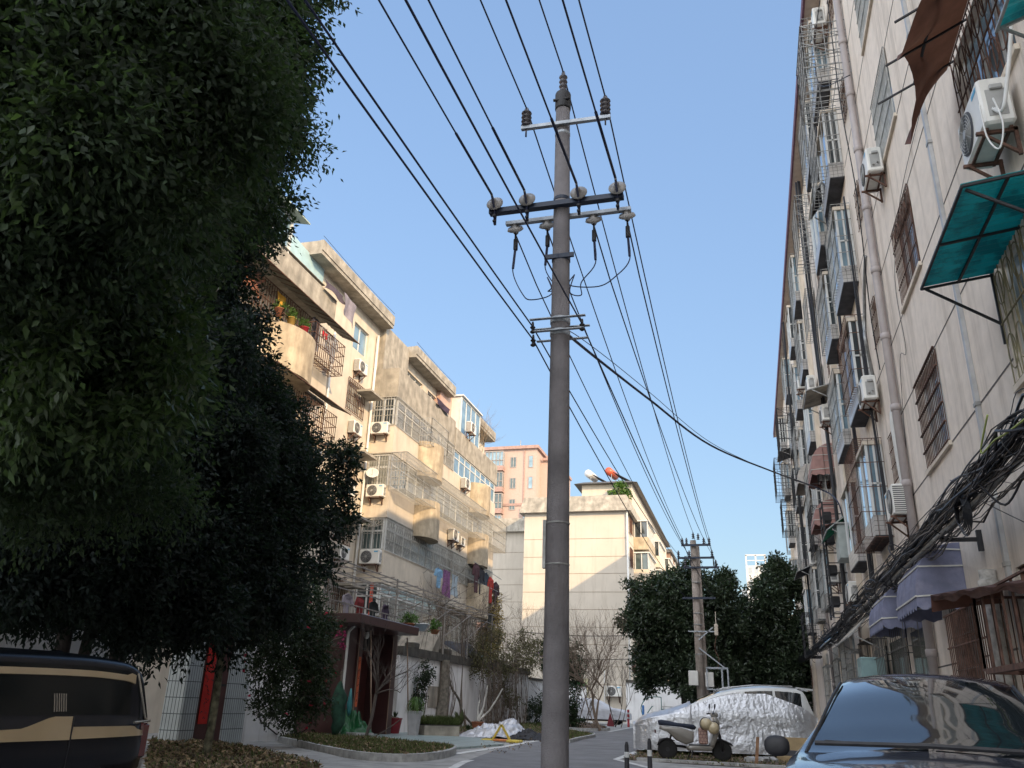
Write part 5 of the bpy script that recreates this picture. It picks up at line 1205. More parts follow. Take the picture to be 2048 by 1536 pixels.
couplet(WX + .034, P(410, 1390, X=WX).y, .45, 2.35, .34, 'bright red paper banner with dark brush characters on the side gate', m_couplet, 7)
# porch of the main gate
m_maroon = brickmat('maroon_stone', (.065, .028, .027), (.055, .024, .024), (.04, .02, .02), .9, .62, .006, .3, axis='sz')
PX = -11.0
py0 = P(705, 1300, X=PX).y; py1 = P(785, 1300, X=PX).y
ps, pe, pz = P(672, 1230, X=PX).y, P(838, 1275, X=PX).y, P(760, 1222, X=PX + .5).z
pz = 3.18
po = thing('gate_porch', 'dark maroon stone porch with a flat projecting roof over the main gate', 'gate', (WX, (ps + pe) / 2, 0))
xf = WX + 1.35
ysr, yer = P(722, 1233, X=xf).y, P(838, 1262, X=xf).y
zt_ = P(722, 1226, X=xf).z; zb_ = P(722, 1246, X=xf).z
mb = MB(); mb.bevbox(((xf + WX - 1.2) / 2, (ysr + yer) / 2, (zt_ + zb_) / 2), (xf - WX + 1.2, yer - ysr, zt_ - zb_), .02); mb.build('roof', m_maroon, po)
xp = WX + .55
pcn = P(700, 1475, X=xp).y; pcf = P(778, 1475, X=xp).y
mb = MB(); mb.box(WX - .5, xp, pcn - .02, pcn + .3, .02, zb_ - .003); mb.box(WX - 1.3, xp - .05, pcn - .8, pcn - .022, .02, zb_ - .003); mb.build('pier', m_maroon, po)
mb = MB(); mb.box(WX - .5, xp, pcf - .3, pcf + .1, .02, zb_ - .003); mb.build('pier', m_maroon, po)
mb = MB(); mb.box(WX - .35, WX - .28, pcn + .3, pcf - .3, .02, 2.55); dd = mb.build('door', m_red, po)
mb = MB(); yy = (pcn + pcf) / 2; mb.box(WX - .279, WX - .262, yy - .015, yy + .015, .05, 2.5)
for s in (-1, 1):
    for z0, z1 in ((.3, 1.1), (1.3, 2.3)): mb.box(WX - .279, WX - .262, yy + s * .1 if s > 0 else yy - .75, yy + .75 if s > 0 else yy - .1, z0, z0 + .03); mb.box(WX - .279, WX - .262, yy + s * .1 if s > 0 else yy - .75, yy + .75 if s > 0 else yy - .1, z1, z1 + .03)
mb.build('door_panels', m_dframe, dd)
mb = MB(); mb.box(WX - .36, WX - .26, pcn + .3, pcf - .3, 2.552, zb_ - .003); mb.build('transom', m_black, po)
mb = MB(); mb.box(xp, xp + .012, pcn + .0, pcn + .03, .05, zb_ - .1); mb.box(xp, xp + .012, pcf - .3, pcf - .27, .05, zb_ - .1); mb.build('edge_trim', M('brass_strip', (.28, .19, .13), rough=.5), po)
couplet(xp + .002, pcn + .17, .85, 2.25, .16, 'faded orange-red paper banner on the near pier of the porch', M('orange_paper', (.45, .09, .03), rough=.7), 6)
t = thing('lamp', 'round white lamp globe under the porch roof', 'lamp', (WX + .3, (pcn + pcf) / 2, zb_)); mb = MB(); mb.lathe([(.02, 0), (.07, -.05), (.085, -.14), (.06, -.22), (0, -.25)], 12, (WX + .3, (pcn + pcf) / 2 - .4, zb_)); mb.build('globe', m_pvcw, t, True)
mb = MB(); mb.lathe([(.05, 0), (.05, -.03), (0, -.03)], 10, (WX + .3, (pcn + pcf) / 2 - .4, zb_)); mb.build('cap', m_black, t)
xq = WX + .62; yq = pcn - .9
hose('drainpipe', [(xq, yq + .55, zt_ - .15), (xq, yq + .5, zb_ + .1), (xq, yq + .1, zb_ - .12), (xq, yq, zb_ - .25), (xq, yq, zb_ - .7), (xq, yq, .1)], .04, m_pvcw, 'white bent drainpipe down the side of the maroon porch', 'pipe', 10)
for (x, y, lab) in ((PX + .3, pcn - .1, 'thin wooden pole leaning at the left of the porch door'), (PX + .35, pcf - .2, 'thin wooden pole leaning at the right of the porch door')):
    hose('bamboo_pole', [(x - .25, y, 3.0), (x, y + .1, .05)], .022, M('bamboo', (.30, .21, .15), rough=.7), lab, 'pole', 6)
# balustrade, pergola poles and pots on the porch roof
t = thing('roof_railing', 'rusty pipe pergola and railings over the porch roof and garden', 'pergola', (WX - 1, 30, 3.2)); mb = MB()
m_pipe = M('old_pipe', (.26, .24, .22), rough=.7, metal=.2, var=.4, scale=6)
for y in (ysr + .1, 27, 29.5, 32, 35, 38.5):
    for x in (WX - 2.6, WX + .2): mb.bar((x, y, zt_ if y < 30 else 2.8), (x, y, 5.0 - .1 * (y > 31)), .045)
for z in (3.75, 4.15, 4.55, 4.95):
    mb.bar((WX + .2, ysr, z), (WX + .2, 30.5 if z < 4.5 else 39, z), .035); mb.bar((WX - 2.6, ysr, z), (WX + .2, ysr, z), .035)
for y in np.arange(ysr, 39, 1.1): mb.bar((WX - 2.6, y, 4.95), (WX + .35, y, 4.97), .03)
for y in np.arange(ysr, 30.5, .25): mb.bar((WX + .2, y, zt_), (WX + .2, y, 3.75), .014)
for x in (WX - 1.8, WX - 1, WX - .3): mb.bar((x, ysr, 4.98), (x, 39, 4.9), .03)
for y in (31, 33.5, 36): mb.bar((WX + .2, y - 1.4, 3.5), (WX + .25, y + 1.6, 4.6), .03)
mb.build('pipes', m_pipe, t)
pot_plant(WX + .9, 26.6, zt_, .22, .12, 'flat brown bowl of green leaves on the porch roof', m_terra, m_leafpot, .18, L=.1)
pot_plant(WX + .9, 29.1, zt_, .16, .12, 'bright green plant in a small pot at the end of the porch roof', m_terra, m_leafpot, .2, L=.1)
t = thing('basin', 'pale enamel basin on the porch roof between the plants', 'basin', (WX + .9, 27.7, zt_)); mb = MB(); mb.lathe([(.16, 0), (.26, .2), (.28, .2), (.28, .22), (.24, .22), (.15, .03), (0, .03)], 18, (WX + .9, 27.7, zt_)); mb.build('bowl', M('enamel', (.40, .46, .52), rough=.4), t, True); mb = MB(); mb.lathe([(.285, 0), (.295, .01), (.285, .025), (.27, .01)], 18, (WX + .9, 27.7, zt_ + .205)); mb.build('rim', m_frame, t, True)
couplet(LX + 1.2, 32.0, 3.9, 5.6, .3, 'red strip of new-year paper on the cream block above the porch', M('orange_paper2', (.5, .08, .04), rough=.7), 6)
for y, s in ((27, 0), (27.9, 1), (29.2, 0), (30.3, 1)): shirt(WX - 1.6, y, 4.5, .6, .9, ['pale grey cloth hanging under the pergola, nearest of four', 'dark red cloth hanging under the pergola, second of four', 'black cloth hanging under the pergola, third of four', 'very dark purple cloth hanging under the pergola, farthest of four'][[27, 27.9, 29.2, 30.3].index(y)], fab(['greyb', 'maroon', 'row9', 'dark3'][[27, 27.9, 29.2, 30.3].index(y)], (.20, .03, .03)))
t = thing('gable_shed', 'small weathered lean-to roof behind the coping of the white wall', 'shed', (-12.6, 33, 2.6)); mb = MB(); y = P(870, 1290, X=-12.4).y
mb.prism([(-12.2, y - .9, 2.87), (-12.2, y + .9, 2.87), (-12.2, y, 3.7)], (-1.6, 0, 0)); mb.build('roof', m_oldconc, t); mb = MB(); mb.box(-13.7, -12.3, y - .6, y + .6, 1.5, 2.86); mb.build('wall', m_oldconc, t)
t = thing('tarpaulin', 'dark tarpaulin bunched over the wall coping', 'tarpaulin', (-12.4, 37, 2.8)); cl = cloth([(-12.9, 35.0, 3.5), (-12.9, 38.8, 3.7), (-12.1, 39.2, 2.9), (-12.1, 34.8, 2.85)], None, M('dark_tarp', (.03, .03, .035), rough=.6), None, None, 14, 8, .14, 'sheet'); cl.parent = t; cl.matrix_parent_inverse = Matrix.Translation(-t.location)
for k in ('label', 'category'):
    if k in cl: del cl[k]
mb = MB(); mb.bar((-12.1, 35.0, 2.9), (-12.1, 39.0, 2.95), .04); mb.build('rope', m_steel, t)
# posters on the far wall of the cross building
t = thing('poster', 'framed green landscape poster on the far white wall beside the bare tree', 'poster', (-12.4, 65.9, 1.3)); mb = MB(); q0, q1 = P(1143, 1405, Y=65.9), P(1176, 1357, Y=65.9)
mb.box(q0.x, q1.x, 65.9, 65.96, q0.z, q1.z); mb.build('frame', M('cream_paper', (.55, .50, .33), rough=.7), t); mb = MB(); mb.box(q0.x + .12, q1.x - .12, 65.88, 65.898, q0.z + .35, q1.z - .3); mb.build('picture', M('poster_green', (.05, .38, .07), rough=.6, var=.7, scale=3), t)
# ================================================================== utility poles
m_pole = M('pole_concrete', (.165, .155, .16), rough=.95, var=.3, scale=2.5, bump=.45, bscale=60, streak=.7, streakcol=(.10, .08, .075), stretch=.12)
m_pole2 = M('pole_concrete_pale', (.36, .31, .27), rough=.95, var=.2, scale=5, bump=.3, streak=.5, streakcol=(.12, .10, .085), stretch=.2)
m_galv = M('galvanised_arm', (.34, .37, .40), rough=.45, metal=.4, var=.2, scale=9)
m_darkarm = M('painted_arm', (.02, .03, .055), rough=.45, var=.3)
m_porc = M('brown_porcelain', (.05, .045, .055), rough=.25, spec=.7)
m_porcw = M('grey_porcelain', (.30, .29, .28), rough=.3, var=.3, scale=9)
def ribbed(mb, c, h, r, n=4, ax=(0, 0, 1)):
    prof = []; dz = h / (n + .6)
    for i in range(n): z = i * dz; prof += [(r * .5, z), (r, z + dz * .25), (r * .95, z + dz * .4), (r * .5, z + dz * .6)]
    prof += [(r * .45, h - dz * .4), (r * .3, h), (0, h)]
    mb.lathe(prof, 12, c, ax)
pole = thing('utility_pole', 'tall grey concrete utility pole in the foreground carrying three tiers of crossarms', 'utility pole', (-2.05, 9.2, 0), 'utility poles')
PX_, PY_ = -2.05, 9.2
mb = MB(); mb.tube([(PX_, PY_, -.3), (PX_, PY_, .0), (PX_, PY_, 4.5), (PX_ , PY_, 9.1)], [.152, .150, .125, .098], 28); mb.build('shaft', m_pole, pole, True)
mb = MB(); mb.lathe([(.108, 0), (.112, .02), (.112, .26), (.106, .28), (0, .29)], 20, (PX_, PY_, 8.95)); mb.bar((PX_ - .12, PY_ - .09, 9.07), (PX_ + .12, PY_ - .09, 9.07), .03); cp = mb.build('top_cap', m_black, pole, True)
mb = MB(); ribbed(mb, (PX_, PY_, 9.26), .38, .062, 4); mb.build('pin_insulator', m_porc, pole, True)
# tier 1
mb = MB(); mb.bar((-2.62, PY_ - .11, 8.65), (-1.36, PY_ - .11, 8.62), .06, .05); mb.lathe([(.102, 0), (.108, .01), (.108, .04), (.102, .05)], 16, (PX_, PY_, 8.5)); mb.build('crossarm', m_galv, pole)
for x in (-2.55, -1.43): mb = MB(); ribbed(mb, (x, PY_ - .11, 8.67), .32, .075, 4); mb.bar((x, PY_ - .11, 8.5), (x, PY_ - .11, 8.7), .02); mb.build('pin_insulator', m_porc, pole, True)
# tier 2: strain insulators facing us, dark arm; grey arm with the wires that go on
za, zb2 = 7.31, 7.25
mb = MB(); mb.bar((-3.02, PY_ - .13, za), (-1.2, PY_ - .13, za), .10, .07); mb.lathe([(.108, 0), (.114, .01), (.114, .05), (.108, .06)], 16, (PX_, PY_, 7.42)); mb.build('crossarm', m_darkarm, pole)
mb = MB(); mb.bar((-2.86, PY_ + .13, zb2 + .02), (-1.14, PY_ + .13, zb2 + .02), .07, .05); mb.build('crossarm', m_galv, pole)
SX = [-2.93, -2.48, -1.78, -1.27]; RX2 = [-2.74, -2.29, -1.65, -1.20]
WX0 = {'c': -3.0, 'e': -2.55, 'g': -1.9, 'i': -1.38}
for x in SX:
    mb = MB(); ax = Vector((0, -.93, .22)).normalized(); mb.lathe([(.02, -.10), (.03, -.02), (.05, 0), (.112, .015), (.116, .03), (.06, .045), (.055, .055), (.03, .07), (.035, .10), (.015, .11), (.015, .2)], 16, (x, PY_ - .18, za + .08), ax); o = mb.build('strain_insulator', m_porcw, pole, True)
    mb = MB(); mb.bar((x, PY_ - .16, za - .22), (x, PY_ - .16, za + .12), .03); mb.bevbox((x, PY_ - .19, za - .1), (.05, .06, .05), .01); mb.bevbox((x, PY_ - .19, za - .18), (.045, .05, .04), .01); mb.bevbox((x, PY_ - .20, za + .02), (.07, .05, .08), .01); mb.build('clamp', m_black, o)
for x in RX2:
    mb = MB(); ax = Vector((0, .75, -.65)).normalized(); mb.lathe([(.02, -.04), (.05, 0), (.10, .015), (.115, .05), (.09, .065), (.045, .07), (.035, .1), (.015, .12)], 16, (x, PY_ + .15, zb2 - .02), ax); o = mb.build('strain_insulator', m_porcw, pole, True)
    mb = MB(); mb.bar((x, PY_ + .2, zb2 - .28), (x, PY_ + .2, zb2 - .1), .022); mb.bevbox((x, PY_ + .22, zb2 - .27), (.055, .06, .18), .012); mb.build('clamp', m_black, o)
mb = MB(); mb.lathe([(.118, 0), (.124, .01), (.124, .06), (.118, .07)], 16, (PX_, PY_, 6.5)); mb.bar((-2.25, PY_ - .1, 6.54), (-1.86, PY_ - .1, 6.54), .035, .06); mb.build('band_clamp', m_darkarm, pole)
# tier 3: two short arms with shackles
for z, x0, x1 in ((5.63, -2.41, -1.70), (5.46, -2.39, -1.72)):
    mb = MB(); mb.bar((x0, PY_ - .15, z), (x1, PY_ - .15, z), .055, .01); mb.bar((x0, PY_ + .15, z), (x1, PY_ + .15, z), .055, .01); mb.lathe([(.122, -.03), (.13, -.02), (.13, .04), (.122, .05)], 16, (PX_, PY_, z)); mb.build('short_arm', m_galv, pole)
for x, z in ((-2.37, 5.54), (-1.74, 5.52), (-2.36, 5.36)): mb = MB(); ribbed(mb, (x, PY_ - .15, z - .1), .16, .035, 2); mb.build('shackle_insulator', m_black, pole, True)
mb = MB()
for z, w_ in ((3.05, .02), (2.58, .02)): mb.lathe([(.137, 0), (.141, .005), (.141, .018), (.137, .02)], 18, (PX_, PY_, z))
mb.box(PX_ - .165, PX_ - .13, PY_ - .05, PY_ + .02, 2.55, 3.1); mb.bar((PX_ + .0, PY_ - .142, 3.06), (PX_ + .06, PY_ - .142, 3.06), .012); mb.bar((PX_ + .0, PY_ - .142, 2.59), (PX_ + .06, PY_ - .142, 2.59), .012); mb.build('strap', m_steel, pole)
# jumper loops
for i, (x, x1) in enumerate(zip(RX2, (-2.17, -2.17, -1.93, -1.93))):
    s = (1 if x > PX_ else -1)
    mb = MB(); mb.tube(smooth_pts([(x, PY_ + .22, 6.95), (x + .02 * s, PY_ + .2, 6.55), (x - .15 * s, PY_ + .1, 6.15 + .04 * i), ((x + x1) / 2, PY_ + .05, 6.02 + .1 * (i % 2)), (x1, PY_, 6.05 + .1 * (i % 2)), (x1 + .06 * s, PY_, 6.3)]), .008, 6); mb.build('jumper_cable', m_wire, pole)
    mb = MB(); mb.tube([(x, PY_ + .22, 6.95), (x + .02 * s, PY_ + .2, 6.6)], .018, 6); mb.build('jumper_sleeve', m_wire, pole)

# second pole along the street
Y2 = 40.0; X2 = -2.25
p2 = thing('utility_pole', 'pale weathered concrete utility pole farther down the street with a steel platform', 'utility pole', (X2, Y2, 0), 'utility poles')
mb = MB(); mb.tube([(X2, Y2, 0), (X2 - .06, Y2, 8.6)], [.20, .14], 18); mb.build('shaft', m_pole2, p2, True)
mb = MB(); mb.tube([(X2 + .22, Y2 + .4, 0), (X2 + .10, Y2 + .3, 8.45)], [.13, .11], 10); mb.build('twin_shaft', m_pole2, p2, True)
for z, x0, x1, dx in ((8.35, -2.85, -1.50, 0), (7.75, -3.05, -1.35, 0), (7.30, -2.8, -1.15, 0), (5.9, -2.9, -1.4, 0)):
    mb = MB(); mb.bar((x0 + dx, Y2 - .2, z), (x1 + dx, Y2 - .2, z), .09); mb.build('crossarm', m_darkarm, p2)
for x, z in ((-2.80, 8.4), (-1.55, 8.4), (-1.8, 8.4), (-2.6, 8.4), (-2.28, 8.65), (-2.05, 8.6), (-3.0, 7.8), (-2.5, 7.8), (-1.45, 7.8), (-1.3, 7.35), (-2.7, 7.35)): mb = MB(); ribbed(mb, (x, Y2 - .2, z), .3, .075, 3); mb.build('pin_insulator', m_porc, p2, True)
for x in (-3.0, -2.45, -1.4): mb = MB(); mb.bar((x, Y2 - .3, 7.35), (x, Y2 - .3, 7.75), .05); mb.build('clamp', m_black, p2)
mb = MB()
for z in (6.6, 5.2, 4.7, 4.2, 3.4): mb.lathe([(.19, 0), (.2, .01), (.2, .05), (.19, .06)], 12, (X2, Y2, z))
mb.build('strap', m_steel, p2)
mb = MB(); x0, x1, z0, z1 = -1.95, -1.05, 1.95, 2.85
for x in (x0, (x0 + x1) / 2 + .2, x1):
    for y in (Y2 - .5, Y2 + .3): mb.bar((x, y, z0), (x, y, z1), .05)
for y in (Y2 - .5, Y2 + .3):
    for z in (z0, z1): mb.bar((x0, y, z), (x1, y, z), .05)
for x in (x0, x1):
    for z in (z0, z1): mb.bar((x, Y2 - .5, z), (x, Y2 + .3, z), .05)
mb.bar((X2, Y2 - .2, 3.7), (x1 - .1, Y2 - .4, z1), .05); mb.bar((X2, Y2 - .2, 4.05), (-1.6, Y2 - .2, 4.6), .05); mb.bar((-2.7, Y2 - .2, 4.42), (-1.45, Y2 - .2, 4.42), .05); mb.build('platform', m_galv, p2)
mb = MB(); mb.bevbox((-2.55, Y2 - .3, 2.4), (.42, .3, .62), .02); mb.build('switch_box', m_ac, p2); mb = MB(); mb.bevbox((-1.85, Y2 - .2, 2.35), (.36, .3, .62), .02); mb.build('switch_box', m_ac, p2)
mb = MB(); mb.bevbox((-1.45, Y2 - .2, 4.5), (.16, .16, .5), .02); mb.bar((-1.45, Y2 - .2, 4.7), (-1.45, Y2 - .2, 5.3), .03); mb.build('lamp_box', m_cream, p2)
mb = MB(); mb.tube(smooth_pts([(-1.45, Y2 - .2, 4.25), (-1.55, Y2 - .2, 3.7), (-1.4, Y2 - .2, 3.2), (-1.5, Y2 - .2, 2.8)]), .015, 5); mb.build('lamp_cable', m_rust, p2)

# ================================================================== overhead wires
def span(a, b, sag, n=26):
    a, b = Vector(a), Vector(b); return [a.lerp(b, i / n) - Vector((0, 0, 4 * sag * (i / n) * (1 - i / n))) for i in range(n + 1)]
def wire(pts, r, lab, g='overhead wires along the street', mat=None): mb = MB(); mb.tube(pts, r, 6, False); return mb.build('overhead_wire', mat or m_wire, None, True, label=lab, cat='wire', group=g)
YB = -34.0
names = ['top wire on the left pin of the first pole', 'topmost wire over the very tip of the first pole', 'top wire on the right pin of the first pole']
for (x, z, xe, ze), lab in zip(((-2.55, 8.98, -2.80, 8.7), (-2.05, 9.62, -2.28, 8.95), (-1.43, 8.98, -1.55, 8.7)), names):
    wire(span((x - .1, YB, z + .1), (x, PY_ - .1, z), .9)[:-1] + [(x, PY_ - .1, z)] + span((x, PY_ - .1, z), (xe, Y2, ze), .55)[1:] + span((xe, Y2, ze), (xe - .1, 75, ze), .6)[1:], .011, lab)
for i, x in enumerate(SX):
    nm = ['first', 'second', 'third', 'fourth'][i] + ' wire from the left coming overhead to the dark crossarm'
    tip = Vector((x, PY_ - .36, za + .13))
    wire(span((x - .15, YB, za + .5), tip, .9), .011, nm)
    mb = MB(); d = (Vector((x - .02, PY_ - 2.2, za + .03)) - tip); sp_ = span((x - .15, YB, za + .5), tip, .9, 60); mb.tube(sp_[-3:], .018, 6); mb.tube([tip, (x, PY_ - .2, za - .02), (x, PY_ - .18, za - .22)], .016, 6); o = mb.build('preformed_grip', m_wire, pole, True)
for i, x in enumerate(RX2):
    nm = ['first', 'second', 'third', 'fourth'][i] + ' wire from the left leaving the pale crossarm for the far pole'
    xe = (-3.0, -2.5, -1.45, -1.3)[i]
    wire([(x, PY_ + .2, zb2 - .12)] + span((x, PY_ + .3, zb2 - .2), (xe, Y2 - .3, 7.9 if i < 3 else 7.55), .5)[1:], .010, nm)
for (x, z, xe, ze), lab in zip(((-2.37, 5.53, -2.7, 7.3), (-2.36, 5.35, -2.7, 5.9), (-1.74, 5.51, -1.5, 6.0)), ('low wire on the upper left shackle of the first pole', 'lowest wire on the left shackle, passing the big tree', 'low wire crossing in front of the pole to the right shackle')):
    wire(span((x - (.25 if xe < -2 else .35), YB, z + .6), (x, PY_ - .16, z), 1.0)[:-1] + [(x, PY_ - .16, z)] + span((x, PY_ - .16, z), (xe, Y2, ze), .35)[1:], .010, lab)
# thick sagging service cable to the grey block
c0 = Vector((-1.95, PY_, 5.45)); pts = [c0, (-1.7, 10.2, 5.22)]
E_ = P(1545, 945, X=2.0); E2 = P(1688, 1010, X=2.75)
A1, A2, A3 = P(1200, 722, Y=10.9), P(1300, 800, Y=13.5), P(1420, 890, Y=17.0)
ctrl = [c0, A1, A2, A3, P(1545, 943, Y=21.5), P(1640, 978, X=2.4), P(1675, 1003, X=2.72), P(1690, 1060, X=2.85), P(1700, 1120, X=2.8)]
mb = MB(); mb.tube(smooth_pts(ctrl, 8), .02, 7, False); mb.build('service_cable', m_wire, None, True, label='thick black cable sagging from the first pole to the grey block', cat='cable')
mb = MB(); mb.tube([p + Vector((.02, 0, .05 + .08 * math.sin(i * .13))) for i, p in enumerate(smooth_pts(ctrl[:6], 8))], .006, 5, False); mb.build('service_cable', m_cable, None, True, label='thin wire running just above the thick sagging cable', cat='cable')
# ================================================================== trees
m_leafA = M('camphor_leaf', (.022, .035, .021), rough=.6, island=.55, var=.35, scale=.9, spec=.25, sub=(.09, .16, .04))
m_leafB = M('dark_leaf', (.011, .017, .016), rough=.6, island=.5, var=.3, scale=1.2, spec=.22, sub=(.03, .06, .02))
m_leafC = M('magnolia_leaf', (.045, .066, .036), rough=.4, island=.6, var=.35, scale=1.0, spec=.5, sub=(.03, .06, .015))
m_leafD = M('shrub_leaf', (.030, .048, .022), rough=.5, island=.55, var=.4, scale=1.5, sub=(.03, .06, .015))
m_bark = M('dark_bark', (.045, .038, .034), rough=1, var=.4, scale=9, bump=.6, bscale=25)
m_barkp = M('grey_bark', (.16, .145, .12), rough=1, var=.4, scale=9, bump=.6, bscale=25)
m_twig = M('bare_twig', (.13, .105, .085), rough=1, var=.3)
def blob(px, py, dist, r, rz=None):
    c = PD(px, py, dist); return (c.x, c.y, c.z, r, r, rz or r)
# camphor tree leaning over the camera from the left
t = thing('camphor_tree', 'huge camphor tree with glossy leaves filling the top left corner', 'tree', (-8.6, 11.5, 0))
B1 = [blob(120, 120, 8.2, 1.5), blob(330, 110, 9.6, 1.5), blob(90, 330, 8.4, 1.35), blob(300, 260, 9.6, 1.3), blob(385, 120, 11.2, 1.25), blob(475, 60, 12, 1.05), blob(470, 205, 12, .80), blob(345, 230, 11.5, 1.1),
      blob(505, 130, 12.2, .78), blob(415, -60, 11, 1.5), blob(200, -60, 9, 1.9), blob(515, -40, 11.6, .9), blob(-60, 200, 8.5, 1.7), blob(60, 520, 9.0, 1.35), blob(230, 440, 10.4, 1.25), blob(380, 400, 12, 1.15), blob(-50, 700, 9.6, 1.5), blob(160, 680, 10.4, 1.35), blob(270, 790, 10.6, 1.1), blob(60, 900, 10.5, 1.25), blob(230, 930, 11.2, .95), blob(360, 300, 12.4, .9), blob(460, 270, 12.6, .62), blob(515, 250, 12.4, .62), blob(500, 290, 12.5, .5), blob(525, 180, 12.3, .7)]
big = [b for b in B1]
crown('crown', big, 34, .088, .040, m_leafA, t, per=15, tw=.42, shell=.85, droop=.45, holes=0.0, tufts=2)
crown('young_leaves', [blob(330, 735, 8.8, .55), blob(280, 830, 8.8, .5), blob(110, 690, 8.0, .45), blob(340, 640, 9.0, .4), blob(60, 260, 7.0, .4), blob(190, 830, 8.6, .4), blob(30, 830, 8.2, .45)], 22, .12, .052, M('young_leaf', (.036, .062, .022), rough=.42, island=.4, var=.3, sub=(.09, .16, .03)), t, per=12, tw=.4, shell=.9, droop=.5)
mb = MB(); base = Vector((-11.35, 12.0, 0))
tr = [limb(mb, base, (-10.6, 11.4, 4.6), .13, .11, bend=.04), limb(mb, (-11.0, 12.1, 0), (-10.2, 11.9, 4.6), .10, .08, bend=.04), limb(mb, (-10.75, 12.2, 0), (-9.6, 12.2, 4.6), .09, .07, bend=.04)]
limbs(mb, tr[0][-1], B1[:18] + B1[18:], .085)
mb.build('trunk', m_bark, t, True)
# big dark evergreen behind it, hiding the near end of the cream block
t = thing('dark_evergreen', 'very dark evergreen tree with small leaves in front of the cream block', 'tree', (-10.2, 17.0, 0))
B2 = [blob(395, 430, 17, 1.5), blob(455, 400, 17, .95), blob(405, 350, 17, .9), blob(380, 560, 17, 1.4), blob(425, 560, 17, .65), blob(370, 700, 17, 1.3), blob(460, 760, 17, 1.0), blob(540, 800, 17.5, .62), blob(330, 720, 16, 1.6), blob(510, 900, 17.5, 1.15), blob(590, 900, 18, .55), blob(380, 880, 16.5, 1.6), blob(300, 900, 15.5, 1.6),
      blob(550, 1010, 17.5, 1.0), blob(610, 985, 18, .40), blob(430, 1020, 16.5, 1.5), blob(340, 1040, 15.5, 1.6), blob(180, 1030, 14.5, 1.5), blob(60, 1010, 14, 1.6), blob(550, 1110, 17.5, .75), blob(470, 1130, 16.5, 1.1), blob(350, 1150, 15.5, 1.15), blob(260, 1150, 14.5, 1.1), blob(120, 1130, 14, 1.1), blob(0, 1110, 13.5, 1.0), blob(530, 1190, 17, .6), blob(440, 1215, 16.5, .7), blob(370, 1215, 15.5, .6), blob(240, 1210, 14.5, .5), blob(495, 640, 17.3, .35)]
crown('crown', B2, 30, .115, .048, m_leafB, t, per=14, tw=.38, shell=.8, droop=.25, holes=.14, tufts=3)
mb = MB(); s1 = limb(mb, (-11.5, 12.9, 0), (-11.2, 14.0, 3.6), .12, .10)
limbs(mb, s1[-1], B2, .07)
mb.build('trunk', m_bark, t, True)
# sprig sticking out over the street side of the crown
t = thing('young_evergreen', 'loose leafy branch tips of a lighter evergreen against the cream wall', 'tree', (-12.6, 22.5, 0))
B3 = [blob(680, 905, 24, .55), blob(665, 970, 24, .7), blob(690, 1030, 24, .45), blob(650, 1060, 23.5, .7), blob(640, 1140, 23.5, .55), blob(700, 940, 24, .3), blob(600, 1020, 23.5, 1.0)]
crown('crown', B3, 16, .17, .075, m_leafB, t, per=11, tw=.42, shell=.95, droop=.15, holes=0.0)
mb = MB(); s1 = limb(mb, (-12.5, 23.6, 0), (-12.4, 22.8, 4), .1, .07)
limbs(mb, s1[-1], B3, .04)
mb.build('trunk', m_bark, t, True)
# camellia shrub with red flowers
def flowers(name, pts, mat, parent, r=.05):
    V = []; F = []
    for p in pts:
        for q in range(7):
            a = random.uniform(0, 6.28); e = random.uniform(-.3, 1.2); d = Vector((math.cos(a) * math.cos(e), math.sin(a) * math.cos(e), math.sin(e))); s = d.cross(Vector((.2, .3, 1))).normalized() * r * .6; b = len(V)
            V += [p, p + d * r * .6 + s, p + d * r * 1.2, p + d * r * .6 - s]; F.append([b, b + 1, b + 2, b + 3])
    return fastmesh(name, np.array([tuple(v) for v in V]), np.array(F), mat, parent)
m_flow = M('camellia_red', (.50, .03, .07), rough=.6, sub=(.6, .05, .1))
t = thing('camellia_shrub', 'tall camellia shrub dotted with red flowers beside the maroon porch', 'shrub', tuple(G(560, 1478)))
B4 = [blob(610, 1210, 20.5, .7), blob(570, 1260, 20, .8), blob(620, 1290, 20.5, .62), blob(540, 1330, 19.8, .62), blob(600, 1360, 20.5, .65), blob(630, 1400, 21, .5), blob(540, 1400, 19.8, .5), blob(590, 1425, 20.5, .45), blob(650, 1250, 21, .4), blob(520, 1250, 19.5, .7), blob(640, 1330, 21, .45)]
crown('crown', B4, 34, .085, .042, m_leafD, t, per=12, tw=.26, shell=.8, droop=.1, holes=-.05)
mb = MB(); g0 = G(560, 1476)
for i in range(16): a = g0 + Vector((random.uniform(-.25, .25), random.uniform(-.2, .2), .05)); limb(mb, a, Vector(random.choice(B4)[:3]), .022, .008, 5, 5, .1)
mb.build('stems', m_bark, t, True)
flowers('flowers', [Vector(b[:3]) + Vector((random.gauss(0, 1), random.gauss(-.4, .8), random.gauss(0, 1))).normalized() * b[3] * .98 for b in B4 for _ in range(3)], m_flow, t)
t = thing('pink_blossom_branch', 'thin branch with magenta blossoms against the maroon porch wall', 'shrub', tuple(G(668, 1465)))
mb = MB(); q0 = PD(640, 1290, 21.5); pp = [PD(688, 1270, 22), PD(684, 1275, 22), PD(672, 1272, 22), PD(686, 1297, 22), PD(680, 1285, 22), PD(684, 1292, 22), PD(676, 1268, 22)]
for p in pp: limb(mb, q0, p, .008, .004, 4, 4, .1)
limb(mb, G(650, 1468), q0, .02, .01, 5, 5, .08); mb.build('stems', m_twig, t); flowers('flowers', [p + Vector((random.uniform(-.06, .06), 0, random.uniform(-.06, .06))) for p in pp for _ in range(3)], M('magenta', (.45, .05, .18), rough=.6), t, .05)
